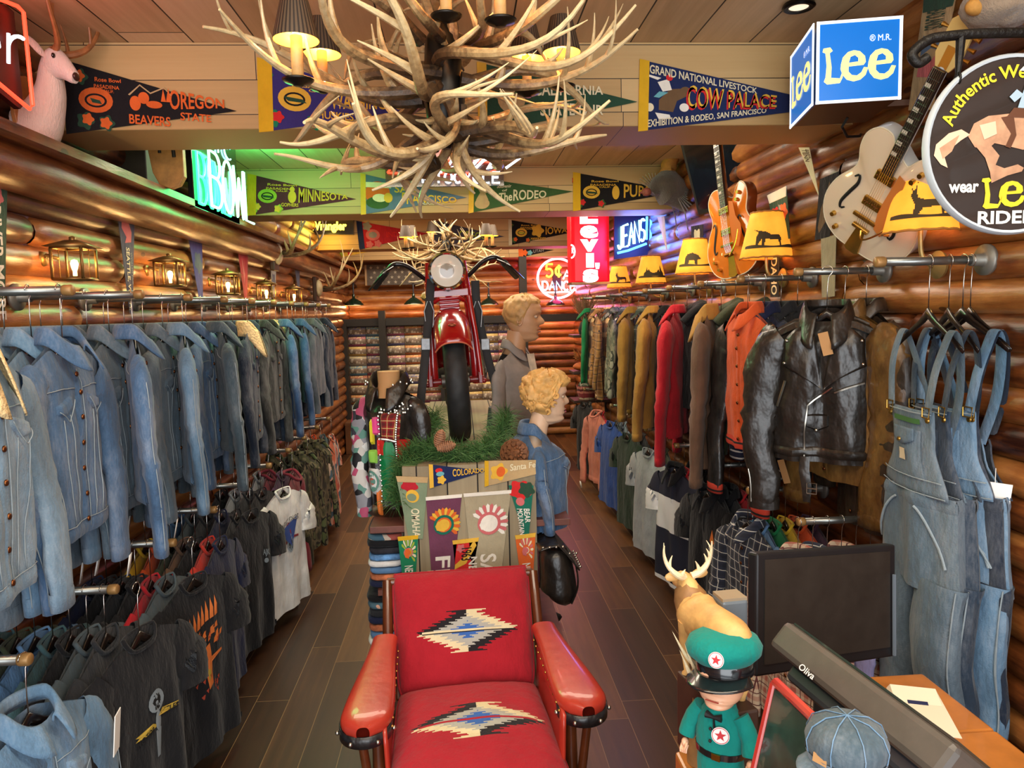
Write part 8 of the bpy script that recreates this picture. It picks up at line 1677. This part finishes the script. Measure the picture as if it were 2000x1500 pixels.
# barn lamps on the log wall
M_enam = pm('dark_green_enamel', '16281c', .2, coat=.6); M_enw = glow('lit_enamel_lining', (255, 190, 90), 1.5)
for i, (px, py) in enumerate(((691, 590), (808, 588), (955, 589), (1085, 590))):
    p = at(px, py, Y=10.35); e = empty('barn_lamp', tuple(p), 0, '%s dark green barn lamp from the left on the back log wall' % ORD[i], 'wall lamp', 'barn lamps on the back wall')
    inst('lamp_shade', gpart(('barn',), lambda: MB().lathe([(.018, .11), (.022, .05), (.045, .040), (.10, .005), (.135, -.035), (.137, -.045)], 28)), M_enam, e)
    inst('shade_lining', gpart(('barnin',), lambda: MB().lathe([(.02, .03), (.09, -.002), (.133, -.042)], 28)), M_enw, e)
    inst('goose_neck', gpart(('barnneck',), lambda: MB().tube(spline([(0, 0, .10), (0, 0, .20), (0, .03, .25), (0, .10, .26), (0, .30, .22)], 5), .011, 8)), M_pl, e)
    inst('bulb', gpart(('barnbulb',), lambda: MB().sphere((0, 0, -.015), .028, 12, 8)), M_bulb, e)
    point('barn_lamp_light', (0, .05, -.07), 3.2, (1, .56, .24), e, .05)
# starred wooden flag panel
a = at(716, 522, Y=10.5); c = at(842, 555, Y=10.5); e = empty('starred_panel', (0, 0, 0), 0, 'grey wooden panel with rows of pale stars high on the back wall', 'wall panel')
b = MB(); b.bbox(a.x, c.x, 10.48, 10.52, c.z, a.z + .03); pn_ = b.build('panel', pm('weathered_grey_panel', '5a5048', .8, .3, 14), e, smooth=False); b = MB()
for r_ in range(4):
    for k in range(9 - r_ % 2):
        x = lerp(a.x + .06, c.x - .06, (k + .5 * (r_ % 2)) / 8); z = lerp(a.z - .01, c.z + .04, r_ / 3); b.add([V(u, 10.478, v) for u, v in star(x, z, .026)], [tuple(range(10))])
b.build('stars', pm('pale_star_paint', 'b0a490', .8), pn_, smooth=False)
b = MB(); b.bbox(a.x - .025, a.x, 10.47, 10.52, c.z, a.z + .03); b.build('edge_strip', pm('pale_edge_board', 'b08c64', .7), e, smooth=False)
# small cabinet in front of the partition and hat shelves at the right rear
p = at(690, 872, Y=9.5); e = empty('low_cabinet', (-1.35, 9.8, 0), 0, 'low brown cabinet with dark opening at the end of the left aisle', 'cabinet')
b = MB(); b.bbox(-.2, .62, -.15, .15, 0, .42); b.build('cabinet_body', pm('brown_cabinet_wood', '6c4426', .5, .3, 10), e, smooth=False, bevel=.006); b = MB(); b.bbox(.05, .35, -.156, -.148, .10, .36); b.build('dark_opening', M_blk, e, smooth=False); b = MB(); b.bbox(-.2, .62, -.158, -.15, .38, .41); b.build('front_trim', pm('brown_cabinet_wood', '6c4426'), e, smooth=False)
TR = [('grass_bundle', 'bundle of dry grasses in a dark vase on the top corner shelf', 1.42), ('orange_ornament', 'orange feathered ornament on the second corner shelf', .98), ('folk_basket', 'patterned red basket on the third corner shelf', .62), ('fringed_pouch', 'fringed cream pouch hanging from the lowest corner shelf', .25)]
rs_ = random.Random(12)
for k, (nm, lab, z) in enumerate((('a', 0, 1.53), ('b', 0, 1.12), ('c', 0, .80))):
    e = empty('corner_shelf', (1.45, 8.3, z), 0, '%s dark shelf from the top in the right rear corner' % ORD[k], 'shelf', 'corner shelves'); b = MB(); b.bbox(-.22, .20, -.18, .18, -.03, 0); b.build('shelf_board', M_walnut, e, smooth=False, bevel=.004); b = MB(); b.bbox(.16, .20, -.02, .02, -.16, -.03); b.build('bracket', M_walnut, e, smooth=False)
e = empty('grass_bundle', (1.38, 8.25, 1.531), 0, TR[0][1], 'dried grasses'); b = MB(); b.lathe([(0, 0), (.06, .0), (.07, .06), (.04, .14)], 16); b.build('vase', M_blk, e); b = MB()
for i in range(150): a_ = rs_.uniform(0, 6.28); q = V(cos(a_), sin(a_), 0) * rs_.uniform(.02, .16); b.tube([(0, 0, .1), (q.x * .5, q.y * .5, .25), (q.x, q.y, rs_.uniform(.3, .45))], [.002, .002, .0035], 3)
b.build('grass_stems', pm('dry_grass', '9c7c5c', .9, .3, 20), e)
e = empty('feathered_ornament', (1.36, 8.25, 1.121), 0, TR[1][1], 'ornament'); b = MB(); b.sphere((0, 0, .05), (.12, .10, .05), 16, 10); b.build('nest', pm('orange_nest', 'b8602c', .8, .4, 20), e); b = MB()
for i in range(50): a_ = rs_.uniform(0, 6.28); b.tube([(0, 0, .08), (cos(a_) * .06, sin(a_) * .06, .14), (cos(a_) * .12, sin(a_) * .12, rs_.uniform(.1, .26))], [.008, .012, .002], 5, flat=.3)
b.build('feathers', pm('rust_feathers', 'a86a38', .8, .5, 30), e); b = MB(); b.sphere((.02, -.10, .03), (.05, .04, .03), 10, 8); b.build('red_berries', pm('red_berries', 'b02c34', .4), e)
e = empty('patterned_basket', (1.40, 8.25, .801), 0, TR[2][1], 'basket'); b = MB(); b.lathe([(0, 0), (.09, .0), (.115, .08), (.12, .15), (.11, .15), (.10, .06)], 24); b.build('basket', blanket_mat('red_basket_weave', ('8a3038', 'c8786c', '5c2028', 'd0b8a0'), 40), e); b = MB(); b.sphere((0, 0, .16), (.10, .10, .05), 14, 8); b.build('plaid_cloth', M_plaidgreen, e)
e = empty('fringed_pouch', (1.36, 8.1, .60), 0, TR[3][1], 'pouch'); b = MB(); b.sphere((0, 0, 0), (.09, .05, .11), 16, 10); b.build('pouch_body', pm('cream_fur_pouch', 'c8b090', .9, .4, 20), e); b = MB()
for i in range(14): x = lerp(-.08, .08, i / 13); b.tube([(x, 0, -.07), (x * 1.2, .01 * sin(i), -.26)], [.006, .003], 5)
b.build('fringe', pm('cream_fringe', 'd0bc9c', .9), e); b = MB(); b.tube([(0, 0, .1), (.0, .1, .17)], .006, 6); b.build('cord', M_blk, e)
